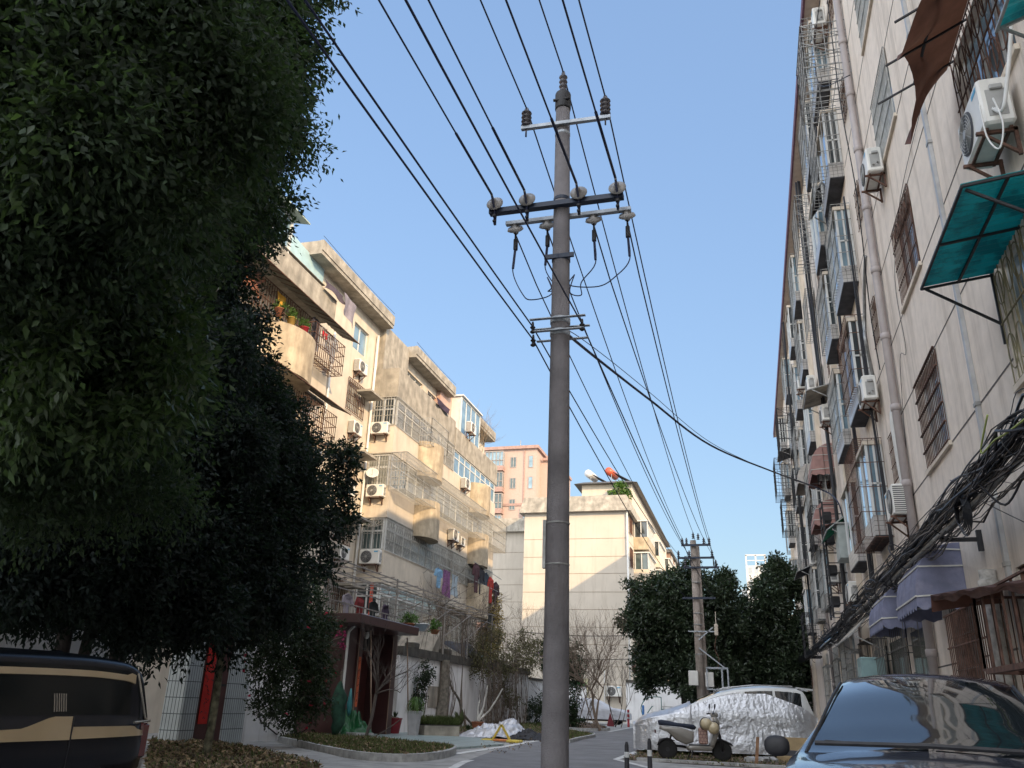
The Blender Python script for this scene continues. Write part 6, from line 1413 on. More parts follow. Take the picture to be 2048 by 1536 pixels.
# slim young tree in the near bed
t = thing('young_tree', 'slim speckled young tree trunk standing in the leaf-strewn bed before the red side gate', 'tree', tuple(G(409, 1522)))
b0 = G(409, 1522); mb = MB(); top = P(445, 1280, Y=b0.y); mb.tube(smooth_pts([b0, P(425, 1440, Y=b0.y), P(438, 1350, Y=b0.y), top, P(452, 1200, Y=b0.y)]), [.075 - .001 * i for i in range(25)], 9)
for i in range(8): limb(mb, top + Vector((0, 0, .15 * i)), top + Vector((random.uniform(-.9, .9), random.uniform(-.6, .6), .5 + .15 * i)), .02, .006, 4, 4)
mb.build('trunk', M('speckled_bark', (.115, .11, .075), rough=1, var=.7, scale=9, bump=.5), t, True)
crown('crown', [(top.x, top.y, top.z + .9, .9, .8, .6), (top.x - .3, top.y, top.z + .25, .5, .5, .3)], 22, .13, .05, m_leafB, t, per=10, tw=.3, shell=.9)
# bare young tree in front of the porch
def bare(name, lab, base, d, L, r, depth, n=3, spread=.6, mat=None, up_=.15, extra=1):
    t = thing(name, lab, 'tree', tuple(base)); mb = MB()
    for _ in range(extra): twigs(mb, base, (d[0] + random.uniform(-.15, .15) * (extra > 1), d[1] + random.uniform(-.15, .15) * (extra > 1), d[2]), L, r, depth, spread, n, up_, 6)
    mb.build('branches', mat or m_twig, t); return t
b = G(728, 1484); t = thing('bare_tree', 'bare young tree with a forked trunk in front of the porch door', 'tree', tuple(b)); mb = MB()
k = P(752, 1388, Y=b.y); mb.tube(smooth_pts([b, P(742, 1440, Y=b.y), k]), .045, 7)
for q in ((757, 1378), (772, 1366), (758, 1320), (735, 1300), (790, 1330), (812, 1345), (745, 1345), (800, 1385)):
    e = P(*q, Y=b.y + random.uniform(-.3, .3)); pts = limb(mb, k, e, .022, .01, 5, 5, .15); [twigs(mb, pts[-1 - j], (e - k) + Vector((random.uniform(-.3, .3), 0, random.uniform(0, .5))), .45, .008, 2, .6, 3, .15, 3) for j in range(3)]
mb.tube([b, P(770, 1462, Y=b.y), P(800, 1440, Y=b.y)], .015, 5)
mb.build('branches', M('pale_twig', (.10, .085, .075), rough=1), t)
# small tree with two trunks right of the main pole, before the covered car
bz = G(1188, 1462); t = thing('bare_tree', 'bare spreading tree with a leaning trunk in the far bed, right of the main pole', 'tree', tuple(bz)); mb = MB()
for q, r in (((1183, 1380), .075), ((1206, 1378), .05), ((1166, 1380), .03), ((1196, 1400), .03)):
    st = bz + Vector((random.uniform(-.3, .5), 0, 0)); e = P(*q, Y=bz.y); pts = limb(mb, st, e, r, r * .7, 6, 6, .06)
    for j in range(4): twigs(mb, pts[-1], (random.uniform(-1, 1), random.uniform(-.5, .5), random.uniform(.35, 1.1)), 1.5, r * .5, 4, .6, 3, .12, 4)
mb.build('branches', M('pale_twig2', (.17, .13, .10), rough=1), t)
for i, (px, py, lab) in enumerate(((1120, 1452, 'bare shrub just right of the main pole, thickest twigs'), (1160, 1450, 'bare shrub with a tangle of thin twigs beside the framed poster'), (1232, 1445, 'thin bare twigs rising before the low air conditioner'))):
    b = G(px, py); b.y = min(b.y, 50); b.x = P(px, py, Y=b.y).x; b.z = 0; t = thing('bare_shrub', lab, 'shrub', tuple(b), 'bare shrubs at the street end'); mb = MB()
    for j in range(7 if i < 2 else 3): twigs(mb, b + Vector((random.uniform(-.5, .5), random.uniform(-.5, .5), 0)), (random.uniform(-.35, .35), random.uniform(-.3, .3), 1), 1.7, .03, 4, .5, 3, .15, 3)
    mb.build('branches', m_twig, t)
for px, py, d_, r_, lab in ((1125, 1310, 46, 1.3, 'dark leafy shrub right of the main pole, upper and rounder'), (1125, 1400, 44, 1.1, 'dark leafy bush low beside the main pole near the poster')):
    c = PD(px, py, d_); t = thing('leafy_shrub', lab, 'shrub', (c.x, c.y, 0)); crown('crown', [(c.x, c.y, c.z, r_, r_, r_ * .95), (c.x + .3, c.y, c.z - .9, r_ * .7, r_ * .7, r_ * .7)], 16, .16, .075, m_leafD, t, per=10, tw=.3, shell=.85)
    mb = MB(); limb(mb, (c.x, c.y, 0), c, .05, .02); mb.build('stem', m_bark, t)
# brownish vines and bushes over the wall, left of the pole
m_vine = M('vine_leaf', (.11, .105, .05), rough=.8, island=.6, var=.5, scale=2, sub=(.1, .1, .03))
m_vine2 = M('yellow_vine_leaf', (.24, .18, .05), rough=.8, island=.5, var=.5, scale=2)
c = P(1010, 1400, X=WX + .5); t = thing('vine_bush', 'thick bush of hanging vine stems bulging over the garden wall near the main pole', 'shrub', (WX + .4, c.y, 0))
B5 = [(lambda q, r: (q.x, q.y, q.z, r, r, r * .8))(P(px, py, X=WX + .4), r) for px, py, r in ((965, 1300, .9), (1000, 1330, 1.0), (1030, 1310, 1.0), (1060, 1320, 1.0), (985, 1270, .7), (1050, 1280, .8), (1000, 1380, .7), (1020, 1400, .6), (1075, 1290, .8), (960, 1340, .6))]
crown('foliage', B5, 13, .11, .05, m_vine, t, per=10, tw=.35, shell=.9, holes=.05)
mb = MB()
for i in range(150):
    px = random.uniform(965, 1045); a = P(px + random.uniform(-8, 12), random.uniform(1300, 1360), X=WX + random.uniform(.2, .8)); g = Vector((a.x + random.uniform(-.1, .25), a.y + random.uniform(-.5, .5), 0.05)); limb(mb, g, a, .012, .008, 3, 4, .07)
for i in range(60): q = Vector(random.choice(B5)[:3]); twigs(mb, q, (random.uniform(-.7, .7), random.uniform(-.6, .6), random.uniform(.1, 1)), .9, .010, 3, .6, 3, .1, 3)
mb.build('stems', m_twig, t); flowers('flowers', [Vector(B5[3][:3]) + Vector((random.uniform(-.4, .8), random.uniform(-.6, .6), random.uniform(-.2, .4))) for _ in range(16)], M('lilac', (.42, .25, .42), rough=.7), t, .06)
t = thing('climbing_vine', 'yellowing climber growing up the corner of the cream block below the laundry', 'plant', (BX + .4, 48.5, 0))
B6 = [(lambda q, r: (q.x, q.y, q.z, r * .8, r, r * 1.2))(P(px, py, X=BX + .4), r) for px, py, r in ((985, 1225, .8), (978, 1260, 1.1), (990, 1190, .5), (975, 1290, 1.1))]
crown('foliage', B6, 15, .15, .07, m_vine2, t, per=9, tw=.35, shell=.9, holes=.0); mb = MB(); [limb(mb, (BX + .4, 48.5, 0), Vector(b[:3]), .04, .01, 4) for b in B6]; mb.build('stems', m_twig, t)
# bare twigs on the pergola
t = thing('pergola_vine', 'leafless vine knotted over the pergola by the cream block', 'plant', (WX - .3, 33, 2.9)); mb = MB()
for i in range(20): twigs(mb, (WX + random.uniform(-1.5, .3), random.uniform(31, 38), 4.5 + random.uniform(-.2, .4)), (random.uniform(-1, 1), random.uniform(-1, 1), random.uniform(-.3, .5)), 1.0, .02, 3, .8, 3, .05, 3)
for y in (32.2, 34.8, 35.6): limb(mb, (WX + .1, y, 0.1), (WX - .1, y + .3, 4.6), .05, .03, 6, 6, .03)
for i in range(50): x, y = WX + random.uniform(-.3, .3), random.uniform(31, 38); mb.bar((x, y, 4.6), (x + random.uniform(-.3, .3), y + random.uniform(-.4, .4), random.uniform(2.4, 3.6)), .012)
mb.build('branches', m_twig, t)
# dark magnolias at the far right
for (bl, base, lab) in (([(1310, 1190, 48, 1.4), (1345, 1230, 48, 1.7), (1300, 1260, 48, 1.3), (1350, 1310, 48, 1.7), (1300, 1330, 48, 1.0), (1400, 1240, 48, 1.7), (1410, 1330, 48, 1.6), (1360, 1180, 48, .9), (1395, 1165, 48, 1.0), (1345, 1160, 48, .4), (1280, 1225, 48, .6), (1440, 1190, 48, 1.0), (1375, 1370, 47, .6)], (-3.6, 47.5), 'dark magnolia tree behind the second pole'),
                        ([(1500, 1230, 50, 1.3), (1555, 1180, 50, 1.1), (1540, 1250, 50, 1.6), (1480, 1290, 50, 1.5), (1550, 1330, 50, 1.6), (1475, 1350, 50, 1.3), (1430, 1280, 50, 1.2), (1550, 1140, 50, .7), (1510, 1380, 50, 1.0), (1600, 1250, 50, 1.6), (1600, 1350, 50, 1.5), (1570, 1390, 50, 1.0)], (.6, 49.5), 'dark magnolia tree against the far end of the grey block')):
    t = thing('magnolia_tree', lab, 'tree', (base[0], base[1], 0), 'dark trees at the street end'); BB = [blob(*q) for q in bl]
    crown('crown', BB, 8.5, .22, .10, m_leafC, t, per=13, tw=.5, shell=.8, droop=0.0, holes=.1, tufts=7, tsize=1.35); mb = MB(); s = limb(mb, (base[0], base[1], 0), (base[0], base[1], 2.6), .16, .12, 8, 5, .03)
    limbs(mb, s[-1], BB, .08)
    mb.build('trunk', m_bark, t, True)
# low bushes and agave by the wall
def fan(name, x, y, z, n, L, w, lab, mat, cat='plant', lean=.5):
    t = thing(name, lab, cat, (x, y, z)); mb = MB()
    for i in range(n):
        a = 6.28 * i / n + random.uniform(-.2, .2); e = random.uniform(lean, 1.35); d = Vector((math.cos(a) * math.cos(e), math.sin(a) * math.cos(e), math.sin(e))); s = d.cross(Vector((0, 0, 1))).normalized() * w; l = L * random.uniform(.7, 1.1)
        o = Vector((x, y, z)); mb.add([o - s * .4, o + s * .4, o + d * l * .45 + s, o + d * l + Vector((0, 0, -l * .12)), o + d * l * .45 - s], [(0, 1, 2, 3, 4)])
    mb.build('leaves', mat, t); mb = MB(); mb.lathe([(w, 0), (w * .9, .12), (0, .14)], 7, (x, y, z)); mb.build('root', m_twig, t)
    return t
q = P(1078, 1405, X=WX + .6); crown('x', [(0, 0, 0, .1, .1, .1)], 1, .1, .05, m_leafD, None); bpy.data.objects.remove(bpy.data.objects['x'])
t = thing('leafy_shrub', 'dark round bush against the streaked white wall just left of the main pole', 'shrub', (q.x, q.y, 0)); crown('crown', [(q.x, q.y, .9, 1.0, 1.2, .75)], 26, .12, .05, m_leafD, t, per=9, tw=.25, shell=.9); mb = MB(); limb(mb, (q.x, q.y, 0), (q.x, q.y, .9), .04, .02); mb.build('stem', m_bark, t)

# ================================================================== pots and clutter along the wall
def tall_pot(px, py, r, h, lab, mat, leaf=None, sq=True):
    g = G(px, py); t = thing('tall_planter', lab, 'planter', tuple(g)); mb = MB()
    if sq:
        a, b_ = r * .72, r
        mb.add([(g.x - a, g.y - a, .05), (g.x + a, g.y - a, .05), (g.x + a, g.y + a, .05), (g.x - a, g.y + a, .05), (g.x - b_, g.y - b_, h), (g.x + b_, g.y - b_, h), (g.x + b_, g.y + b_, h), (g.x - b_, g.y + b_, h)], [(3, 2, 1, 0), (0, 1, 5, 4), (1, 2, 6, 5), (2, 3, 7, 6), (3, 0, 4, 7), (4, 5, 6, 7)])
        mb.bevbox((g.x, g.y, h + .015), (r * 2.08, r * 2.08, .05), .01)
    else: mb.lathe([(r * .7, .02), (r, h), (r * 1.06, h), (r * 1.06, h + .04), (r * .9, h + .04), (0, h)], 18, g)
    mb.build('pot', mat, t); mb = MB(); mb.lathe([(r * .8, h + .03), (r * .5, h + .06), (0, h + .07)], 10, g); mb.build('soil', m_soil, t); return t, g, h
m_potw = M('white_planter', (.42, .41, .42), rough=.4, var=.12, scale=5)
t, g, h = tall_pot(654, 1468, .22, .78, 'tall tapered white planter beside the white pipe left of the porch', m_potw)
mb = MB(); twigs(mb, (g.x, g.y, h), (0, 0, 1), .3, .01, 2); mb.build('stems', m_twig, t)
t, g, h = tall_pot(826, 1474, .17, .72, 'tall fluted white planter with a strappy plant right of the porch', m_potw)
mb = MB()
for i in range(46):
    a = random.uniform(0, 6.28); l = random.uniform(.35, .6); d = Vector((math.cos(a), math.sin(a), 0)); s = Vector((-d.y, d.x, 0)) * .018; p = [Vector((g.x, g.y, h)), Vector((g.x, g.y, h + l * .8)) + d * l * .25, Vector((g.x, g.y, h + l * .55)) + d * l * .55, Vector((g.x, g.y, h - .1 * l)) + d * l * .7]
    mb.grid([[q - s * k, q + s * k] for q, k in zip(p, (.6, 1, .9, .1))])
mb.build('leaves', M('strap_leaf', (.09, .16, .04), rough=.45, var=.4, scale=6, sub=(.1, .2, .04)), t)
t = thing('money_tree', 'slender leafy potted shrub standing behind the fluted planter', 'plant', tuple(G(838, 1466))); g = G(838, 1466); BB = [(lambda q, r: (q.x, q.y, q.z, r, r, r * 1.3))(P(px, py, Y=g.y), r) for px, py, r in ((845, 1360, .32), (838, 1390, .33), (858, 1345, .25), (850, 1330, .2), (832, 1410, .3))]
crown('foliage', BB, 45, .09, .05, m_leafD, t, per=9, tw=.2, shell=.9); mb = MB(); [limb(mb, g, Vector(b[:3]), .02, .008, 5) for b in BB]; mb.build('stems', m_twig, t)
t, g, h = tall_pot(787, 1470, .24, .48, 'dark red plastic flowerpot at the foot of the porch pier', M('red_pot2', (.20, .02, .03), rough=.5), sq=False); fan('x1', g.x, g.y, h, 14, .35, .03, 'dark straggly plant in the dark red flowerpot', m_leafD)
bpy.data.objects['x1'].name = 'pot_plant'
t, g, h = tall_pot(955, 1466, .24, .36, 'terracotta pot holding the white-painted cut branches', m_terra, sq=False)
mb = MB(); s = Vector((g.x, g.y, h)); m_wbr = M('whitewashed_bark', (.50, .50, .47), rough=1, var=.25)
for e in ((975, 1370), (1005, 1378), (960, 1400)): limb(mb, s, P(*e, Y=g.y), .05, .025, 7, 5, .05)
mb.build('cut_branches', m_wbr, t)
for (x, y, lab) in ((890, 1468, 'dusty succulent clump at the foot of the wall, left of two'), (935, 1468, 'flat grey succulent clump at the foot of the wall, right of two')): g = G(x, y); fan('succulent', g.x, g.y, .1, 22, .3, .035, lab, m_leafD, lean=.1)
g = G(918, 1462); t = fan('cactus', g.x, g.y, .1, 7, .85, .13, 'broad-bladed cactus leaning at the wall beside the bark strip', M('cactus', (.09, .12, .05), rough=.6, var=.3), lean=1.1)
g = G(945, 1452); fan('agave', g.x, g.y, .1, 9, 1.5, .10, 'grey-green agave with drooping blades by the white branches', M('agave_leaf', (.10, .13, .12), rough=.6, var=.2), lean=.3)
# leaning bark trunk pieces on the wall
t = thing('dead_trunk', 'dark peeling dead trunk standing against the white wall', 'tree', tuple(P(885, 1440, X=WX + .2))); mb = MB(); a = P(880, 1450, X=WX + .2); a.z = 0; e = P(892, 1320, X=WX + .2); mb.tube(smooth_pts([a, a.lerp(e, .5) + Vector((0, .1, 0)), e]), [.30 - .012 * i for i in range(13)], 9); mb.build('trunk', m_barkp, t)
mb = MB(); [limb(mb, a + Vector((.2, random.uniform(-.3, .3), 0)), e + Vector((.15, random.uniform(-.25, .25), random.uniform(-.3, 0))), .02, .01, 3) for _ in range(14)]; mb.build('bark_strips', m_twig, t)
hose('bent_branch', [P(897, 1350, X=WX + .3), P(903, 1375, X=WX + .3), P(918, 1400, X=WX + .3), P(925, 1425, X=WX + .4), P(945, 1450, X=WX + .6)], .045, m_barkp, 'bent bare branch leaning between the dead trunk and the cactus', 'branch')
# low brick border with grass
t = thing('brick_border', 'low mossy brick border of a flowerbed at the wall foot', 'border', tuple(G(880, 1470))); a, b_ = G(848, 1474), G(918, 1476); mb = MB(); mb.prism([(a.x, a.y, 0), (b_.x, b_.y, 0), (b_.x - .5, b_.y + .5, 0), (a.x - .5, a.y + .5, 0)], (0, 0, .34)); mb.build('bricks', m_oldconc, t)
mb = MB(); mb.prism([(a.x, a.y, .342), (b_.x, b_.y, .342), (b_.x - .5, b_.y + .5, .342), (a.x - .5, a.y + .5, .342)], (0, 0, .03)); mb.build('cap', m_moss, t)
grass([(a.x, a.y), (b_.x, b_.y), (b_.x - .5, b_.y + .5), (a.x - .5, a.y + .5)], 2200, .36, .28, 'weeds')
# crumpled covers and sheets
def heap(px, py, rx, ry, h, lab, mat, name='crumpled_cover', cat='tarpaulin', fold=7, seed=1, z0=.0):
    g = G(px, py) if not isinstance(px, Vector) else px; mb = MB(); rows = []
    for j in range(60):
        v = j / 59 * 2 - 1; r = []
        for i in range(84):
            u = i / 83 * 2 - 1; d = math.sqrt(u * u + v * v); n = mnoise.noise(Vector((u * 2.2 + seed, v * 2.2, seed))); n2 = mnoise.noise(Vector((u * fold + seed, v * fold * .8, 3 + seed)))
            z = h * max(0, 1 - (d * (1 + .35 * n)) ** 2.2) * (.75 + .9 * n) + (1 - 2.2 * abs(n2)) * h * .42 * max(0, 1.12 - d) + (1 - 2 * abs(mnoise.noise(Vector((u * fold * 2.3, v * fold * 2, seed))))) * h * .16 * max(0, 1.12 - d)
            r.append((g.x + u * rx * (1 + .18 * n), g.y + v * ry * (1 + .15 * n2), z0 + .01 + max(0, z)))
        rows.append(r)
    mb.grid(rows); return mb.build(name, mat, None, True, label=lab, cat=cat)
m_silver = M('silver_foil', (.50, .51, .54), rough=.45, metal=.35, var=.15, scale=4, bump=.6, bscale=14)
heap(1003, 1476, 1.5, .8, .40, 'crumpled silver car cover thrown in a heap beside the warning triangle', m_silver, seed=4)
heap(1058, 1480, .8, .5, .22, 'dark rubber mat rolled next to the crumpled silver cover', m_black, 'rubber_mat', 'mat', seed=8)
heap(700, 1478, .75, .45, .55, 'green plastic sheet slumped on the patio edge', M('green_tarp', (.012, .085, .03), rough=.4, var=.3), 'green_sheet', 'tarpaulin', 4, 12)
t = thing('green_bags', 'green netting and teal bag hung on a stick beside the porch', 'bag', tuple(G(672, 1462))); q = P(680, 1380, X=-10.9); mb = MB()
mb.lathe([(.03, -1.25), (.10, -1.2), (.17, -1.05), (.15, -.9), (.20, -.7), (.17, -.5), (.18, -.3), (.10, -.1), (.08, .05), (.02, .12)], 16, q + Vector((0, 0, .1))); mb.v = [(v[0] + .09 * mnoise.noise(Vector(v) * 3.1), v[1] + .09 * mnoise.noise(Vector(v) * 3.3 + Vector((5, 0, 0))), v[2] + .08 * mnoise.noise(Vector(v) * 2.7 + Vector((0, 7, 0)))) for v in mb.v]; mb.build('netting', M('green_net', (.012, .05, .03), rough=.8, var=.5, scale=8), t, True); mb = MB(); mb.lathe([(.02, -.6), (.06, -.5), (.08, -.3), (.05, -.1), (.02, .1)], 8, q + Vector((.28, .1, -.05))); mb.build('teal_bag', M('teal_bag', (.03, .16, .17), rough=.5), t, True); mb = MB(); mb.bar((q.x, q.y, .02), q + Vector((0, 0, .5)), .04); mb.build('stick', m_twig, t)
# slabs stacked at the patio edge
t = thing('stone_slabs', 'loose broken stone slabs lying along the near edge of the patio', 'slab', tuple(G(850, 1492))); mb = MB()
for i in range(26): p = G(700 + i * 7.5, 1482 + i * .62 + random.uniform(-1, 1.5)); mb.rbox((p.x, p.y, .06 + random.uniform(0, .05)), (random.uniform(.15, .5), random.uniform(.12, .3), .045), Matrix.Rotation(random.uniform(0, 3), 3, 'Z') @ Matrix.Rotation(random.uniform(-.2, .2), 3, 'X'))
mb.build('slab', m_oldconc, t)
t = thing('flat_slab', 'pale flat slab under the tall white planter', 'slab', tuple(G(660, 1474))); a = G(640, 1473); mb = MB(); mb.rbox((a.x + .9, a.y - .4, .16), (2.2, .6, .06), Matrix.Rotation(-.5, 3, 'Z')); mb.build('slab', m_kerb, t); mb = MB(); mb.rbox((a.x + .9, a.y - .4, .08), (1.6, .3, .1), Matrix.Rotation(-.5, 3, 'Z')); mb.build('support', m_oldconc, t)
# yellow folding warning frame
g = G(1000, 1484); t = thing('parking_barrier', 'small yellow triangular parking barrier lying on the kerb line', 'parking barrier', tuple(g)); mb = MB(); my = M('yellow_paint', (.55, .42, .07), rough=.6, var=.2)
mb.bar(g + Vector((-.28, .1, .03)), g + Vector((0, .1, .48)), .06); mb.bar(g + Vector((.30, .1, .03)), g + Vector((0, .1, .48)), .06); mb.build('arms', my, t); mb = MB(); mb.bevbox((g.x - .35, g.y, .04), (.35, .5, .07), .015); mb.bevbox((g.x + .45, g.y, .04), (.4, .5, .07), .015); mb.build('feet', my, t); mb = MB(); mb.bevbox((g.x + .05, g.y, .05), (.45, .3, .06), .015); mb.build('lock', M('orange_paint', (.5, .18, .06), rough=.6), t)
# ================================================================== vehicles: a lofted shell split into paint and glass
def lerp_prof(tab, x):
    if x <= tab[0][0]: return tab[0][1]
    for (a, va), (b_, vb) in zip(tab, tab[1:]):
        if x <= b_:
            k = tab.index((a, va)); h = b_ - a; sl_ = (vb - va) / h
            s0 = (va - tab[k - 1][1]) / (a - tab[k - 1][0]) if k else sl_; s1 = (tab[k + 2][1] - vb) / (tab[k + 2][0] - b_) if k + 2 < len(tab) else sl_
            m0 = 0 if s0 * sl_ <= 0 else 2 * s0 * sl_ / (s0 + sl_); m1 = 0 if s1 * sl_ <= 0 else 2 * s1 * sl_ / (s1 + sl_); t = (x - a) / h
            return (2 * t ** 3 - 3 * t * t + 1) * va + (t ** 3 - 2 * t * t + t) * h * m0 + (3 * t * t - 2 * t ** 3) * vb + (t ** 3 - t * t) * h * m1
    return tab[-1][1]
def car(root, spec, mats, nx=72):
    """x: 0 front .. L rear, width along y. spec holds height/width tables; returns dict of part objects"""
    L = spec['L']; S = spec
    xs_ = [L * i / nx for i in range(nx + 1)]; rows = []
    for x in xs_:
        zl, zb, wb, zt, wt = (lerp_prof(S[k], x) for k in ('zl', 'zb', 'wb', 'zt', 'wt'))
        zt = max(zt, zb + .012); half = []
        half += [(0, zl), (wb * .8, zl), (wb * .97, zl + .06), (wb * 1.0, zl + .24), (wb * 1.0, (zl + zb) / 2 + .08), (wb * .985, zb - .14), (wb * .965, zb - .05), (wb * .93, zb)]
        a = Vector((wb * .93, zb)); t_ = Vector((wt, zt - .06 * min(1, (zt - zb) * 3)))
        half += [tuple(a.lerp(t_, k)) for k in (.08, .5, .92)]
        half += [(wt, zt - .055 * min(1, (zt - zb) * 3)), (wt * .93, zt - .018 * min(1, (zt - zb) * 3)), (wt * .8, zt)]
        half += [(wt * .6, zt + .02), (wt * .35, zt + .033), (0, zt + .04)]
        rows.append([(x, y, z) for y, z in half] + [(x, -y, z) for y, z in reversed(half[1:-1])])
    n = len(rows[0]); nh = n // 2 + 1
    parts = {k: MB() for k in ['body', 'windshield', 'rear_window'] + [('side_window', q, sd) for q in range(len(S['sw'])) for sd in (0, 1)]}
    for i in range(nx):
        xm = (xs_[i] + xs_[i + 1]) / 2
        for k in range(n):
            kk = k if k < nh - 1 else n - 1 - k           # mirrored band index
            reg = 'body'
            if S['ws'][0] < xm < S['ws'][1] and kk >= 12: reg = 'windshield'
            if S['rw'][0] < xm < S['rw'][1] and kk >= 12: reg = 'rear_window'
            for q, (a, b_) in enumerate(S['sw']):
                if kk in (8, 9) and a < xm < b_: reg = ('side_window', q, int(k >= nh - 1))
            a, b_, c, d = rows[i][k], rows[i][(k + 1) % n], rows[i + 1][(k + 1) % n], rows[i + 1][k]
            parts[reg].add([a, b_, c, d], [(0, 1, 2, 3)])
    for r in (rows[0], rows[-1]): parts['body'].add(r, [tuple(range(n))])
    out = {}
    for k, m in parts.items():
        if not m.v: continue
        vm = {}; nv = []; nf = []                            # merge the doubled corners so the shell shades smoothly
        for f in m.f:
            g = []
            for i in f:
                key = tuple(round(c, 4) for c in m.v[i])
                if key not in vm: vm[key] = len(nv); nv.append(m.v[i])
                g.append(vm[key])
            g2 = [v for j, v in enumerate(g) if v != g[j - 1]]
            if len(g2) > 2: nf.append(tuple(g2))
        m.v, m.f, m.mi = nv, nf, [0] * len(nf)
        nm_ = k if isinstance(k, str) else k[0]
        out[k] = m.build(nm_, mats[nm_] if nm_ in mats else mats['glass'], root, True)
    return out
def wheel(root, x, y, r, w_, mats, name='wheel'):
    s = 1 if y > 0 else -1; mb = MB(); mb.lathe([(r * .62, -w_ / 2), (r * .92, -w_ / 2), (r, -w_ * .3), (r, w_ * .3), (r * .92, w_ / 2), (r * .62, w_ / 2)], 28, (x, y, r), (0, s, 0)); o = mb.build(name, m_tyre, root, True)
    mb = MB(); mb.lathe([(r * .64, w_ * .3), (r * .64, w_ * .5), (r * .58, w_ * .5), (r * .55, w_ * .2), (0, w_ * .2)], 24, (x, y, r), (0, s, 0))
    for k in range(5):
        a = 2 * math.pi * k / 5; mb.bar((x, y + s * w_ * .42, r), (x + math.cos(a) * r * .6, y + s * w_ * .42, r + math.sin(a) * r * .6), r * .14, .03)
    mb.lathe([(r * .15, w_ * .2), (r * .14, w_ * .5), (0, w_ * .52)], 12, (x, y, r), (0, s, 0)); mb.build('rim', m_rim, o); return o
m_tyre = M('tyre', (.018, .018, .018), rough=.9, var=.3); m_rim = M('alloy_rim', (.35, .35, .36), rough=.35, metal=.6)
def paintmat(name, col, rough=.25):
    m = M(name, col, rough=rough, var=.05, coat=1.0, spec=.6); m.node_tree.nodes['Principled BSDF'].inputs['Coat Roughness'].default_value = .04; return m
def cglass(name, col):
    m = M(name, col, rough=.06, var=.1, coat=1.0, spec=1.0); b = m.node_tree.nodes['Principled BSDF']; b.inputs['Coat Roughness'].default_value = .02; b.inputs['Coat IOR'].default_value = 1.6; return m
m_cglass = cglass('car_glass', (.012, .016, .018))
def place(root, x, y, z, heading):
    """heading: direction the nose points, degrees from +X; the shell is built with its nose at x=0 looking to -x"""
    root.location = (x, y, z); root.rotation_euler = (0, 0, R(heading + 180))

# dark blue hatchback facing the camera
HB = dict(L=4.3, zl=[(0, .3), (.3, .2), (4.0, .2), (4.3, .35)], zb=[(0, .62), (.15, .74), (.6, .84), (1.15, .895), (2.5, .94), (4.0, 1.0), (4.3, .92)],
          wb=[(0, .55), (.12, .72), (.5, .85), (1.2, .89), (3.4, .90), (4.1, .84), (4.3, .72)], zt=[(0, .64), (.15, .77), (.6, .875), (1.12, .925), (1.45, 1.10), (1.9, 1.34), (2.25, 1.43), (2.8, 1.47), (3.4, 1.43), (3.8, 1.30), (4.2, 1.02), (4.3, .93)],
          wt=[(0, .45), (.5, .72), (1.12, .78), (1.5, .70), (2.1, .60), (3.4, .58), (4.1, .62), (4.3, .6)], ws=(1.12, 2.12), rw=(3.55, 4.15), sw=[(1.62, 2.5), (2.6, 3.5)])
m_navy = paintmat('navy_paint', (.02, .028, .05))
cr1 = thing('parked_car', 'dark blue hatchback facing us with sky mirrored in its windscreen, lower right corner', 'car', world=False)
pr = car(cr1, HB, {'body': m_navy, 'glass': m_cglass})
for y in (-.80, .80):
    for x in (.85, 3.4): wheel(cr1, x, y, .31, .2, None)
    s = 1 if y > 0 else -1
    mb = MB(); rows_ = []
    for j in range(13):
        ph = -math.pi / 2 + math.pi * j / 12; sg_ = lambda v, e: math.copysign(abs(v) ** e, v)
        rows_.append([(1.44 - .06 * sg_(math.sin(ph), .8) , s * .965 + .085 * sg_(math.cos(ph), .8) * sg_(math.cos(a_), .8), .945 + .07 * sg_(math.cos(ph), .8) * sg_(math.sin(a_), .8)) for a_ in [2 * math.pi * q / 20 for q in range(20)]])
    mb.grid(rows_, True); mm = mb.build('side_mirror', m_black, cr1, True)
    mb = MB(); mb.bevbox((1.52, s * .965, .945), (.012, .13, .09), .004); mb.build('mirror_glass', m_cglass, mm); mb = MB(); mb.bar((1.45, s * .80, .90), (1.45, s * .93, .90), .05, .035); mb.build('mirror_arm', m_black, mm)
    mb = MB(); mb.lathe([(.02, 0), (.12, .03), (.15, .08), (.12, .14)], 14, (.2, s * .62, .66), (1, .0, .15)); mb.build('headlight', M('lamp_lens', (.45, .47, .5), rough=.15, coat=.8), cr1, True)
mb = MB(); mb.tube([(1.16, -.68, .985), (1.10, 0, 1.0), (1.16, .68, .985)], .018, 6); [mb.bar((1.16, y, .985), (1.17, y + .6, 1.0), .014) for y in (-.62, .02)]; mb.build('wiper', m_black, cr1)
for sg in (-1, 1):
    mb = MB(); mb.tube([(1.13 + .99 * i / 10, sg * lerp_prof(HB['wt'], 1.13 + .99 * i / 10) * .945, lerp_prof(HB['zt'], 1.13 + .99 * i / 10) - .004) for i in range(11)], .012, 5); mb.build('window_seal', m_black, cr1)
mb = MB(); mb.box(1.9, 2.1, -.08, .08, 1.22, 1.30); mb.build('interior_mirror', m_black, cr1)
cr1.scale = (1, 1, .955); place(cr1, .83, 4.85, 0, -100)

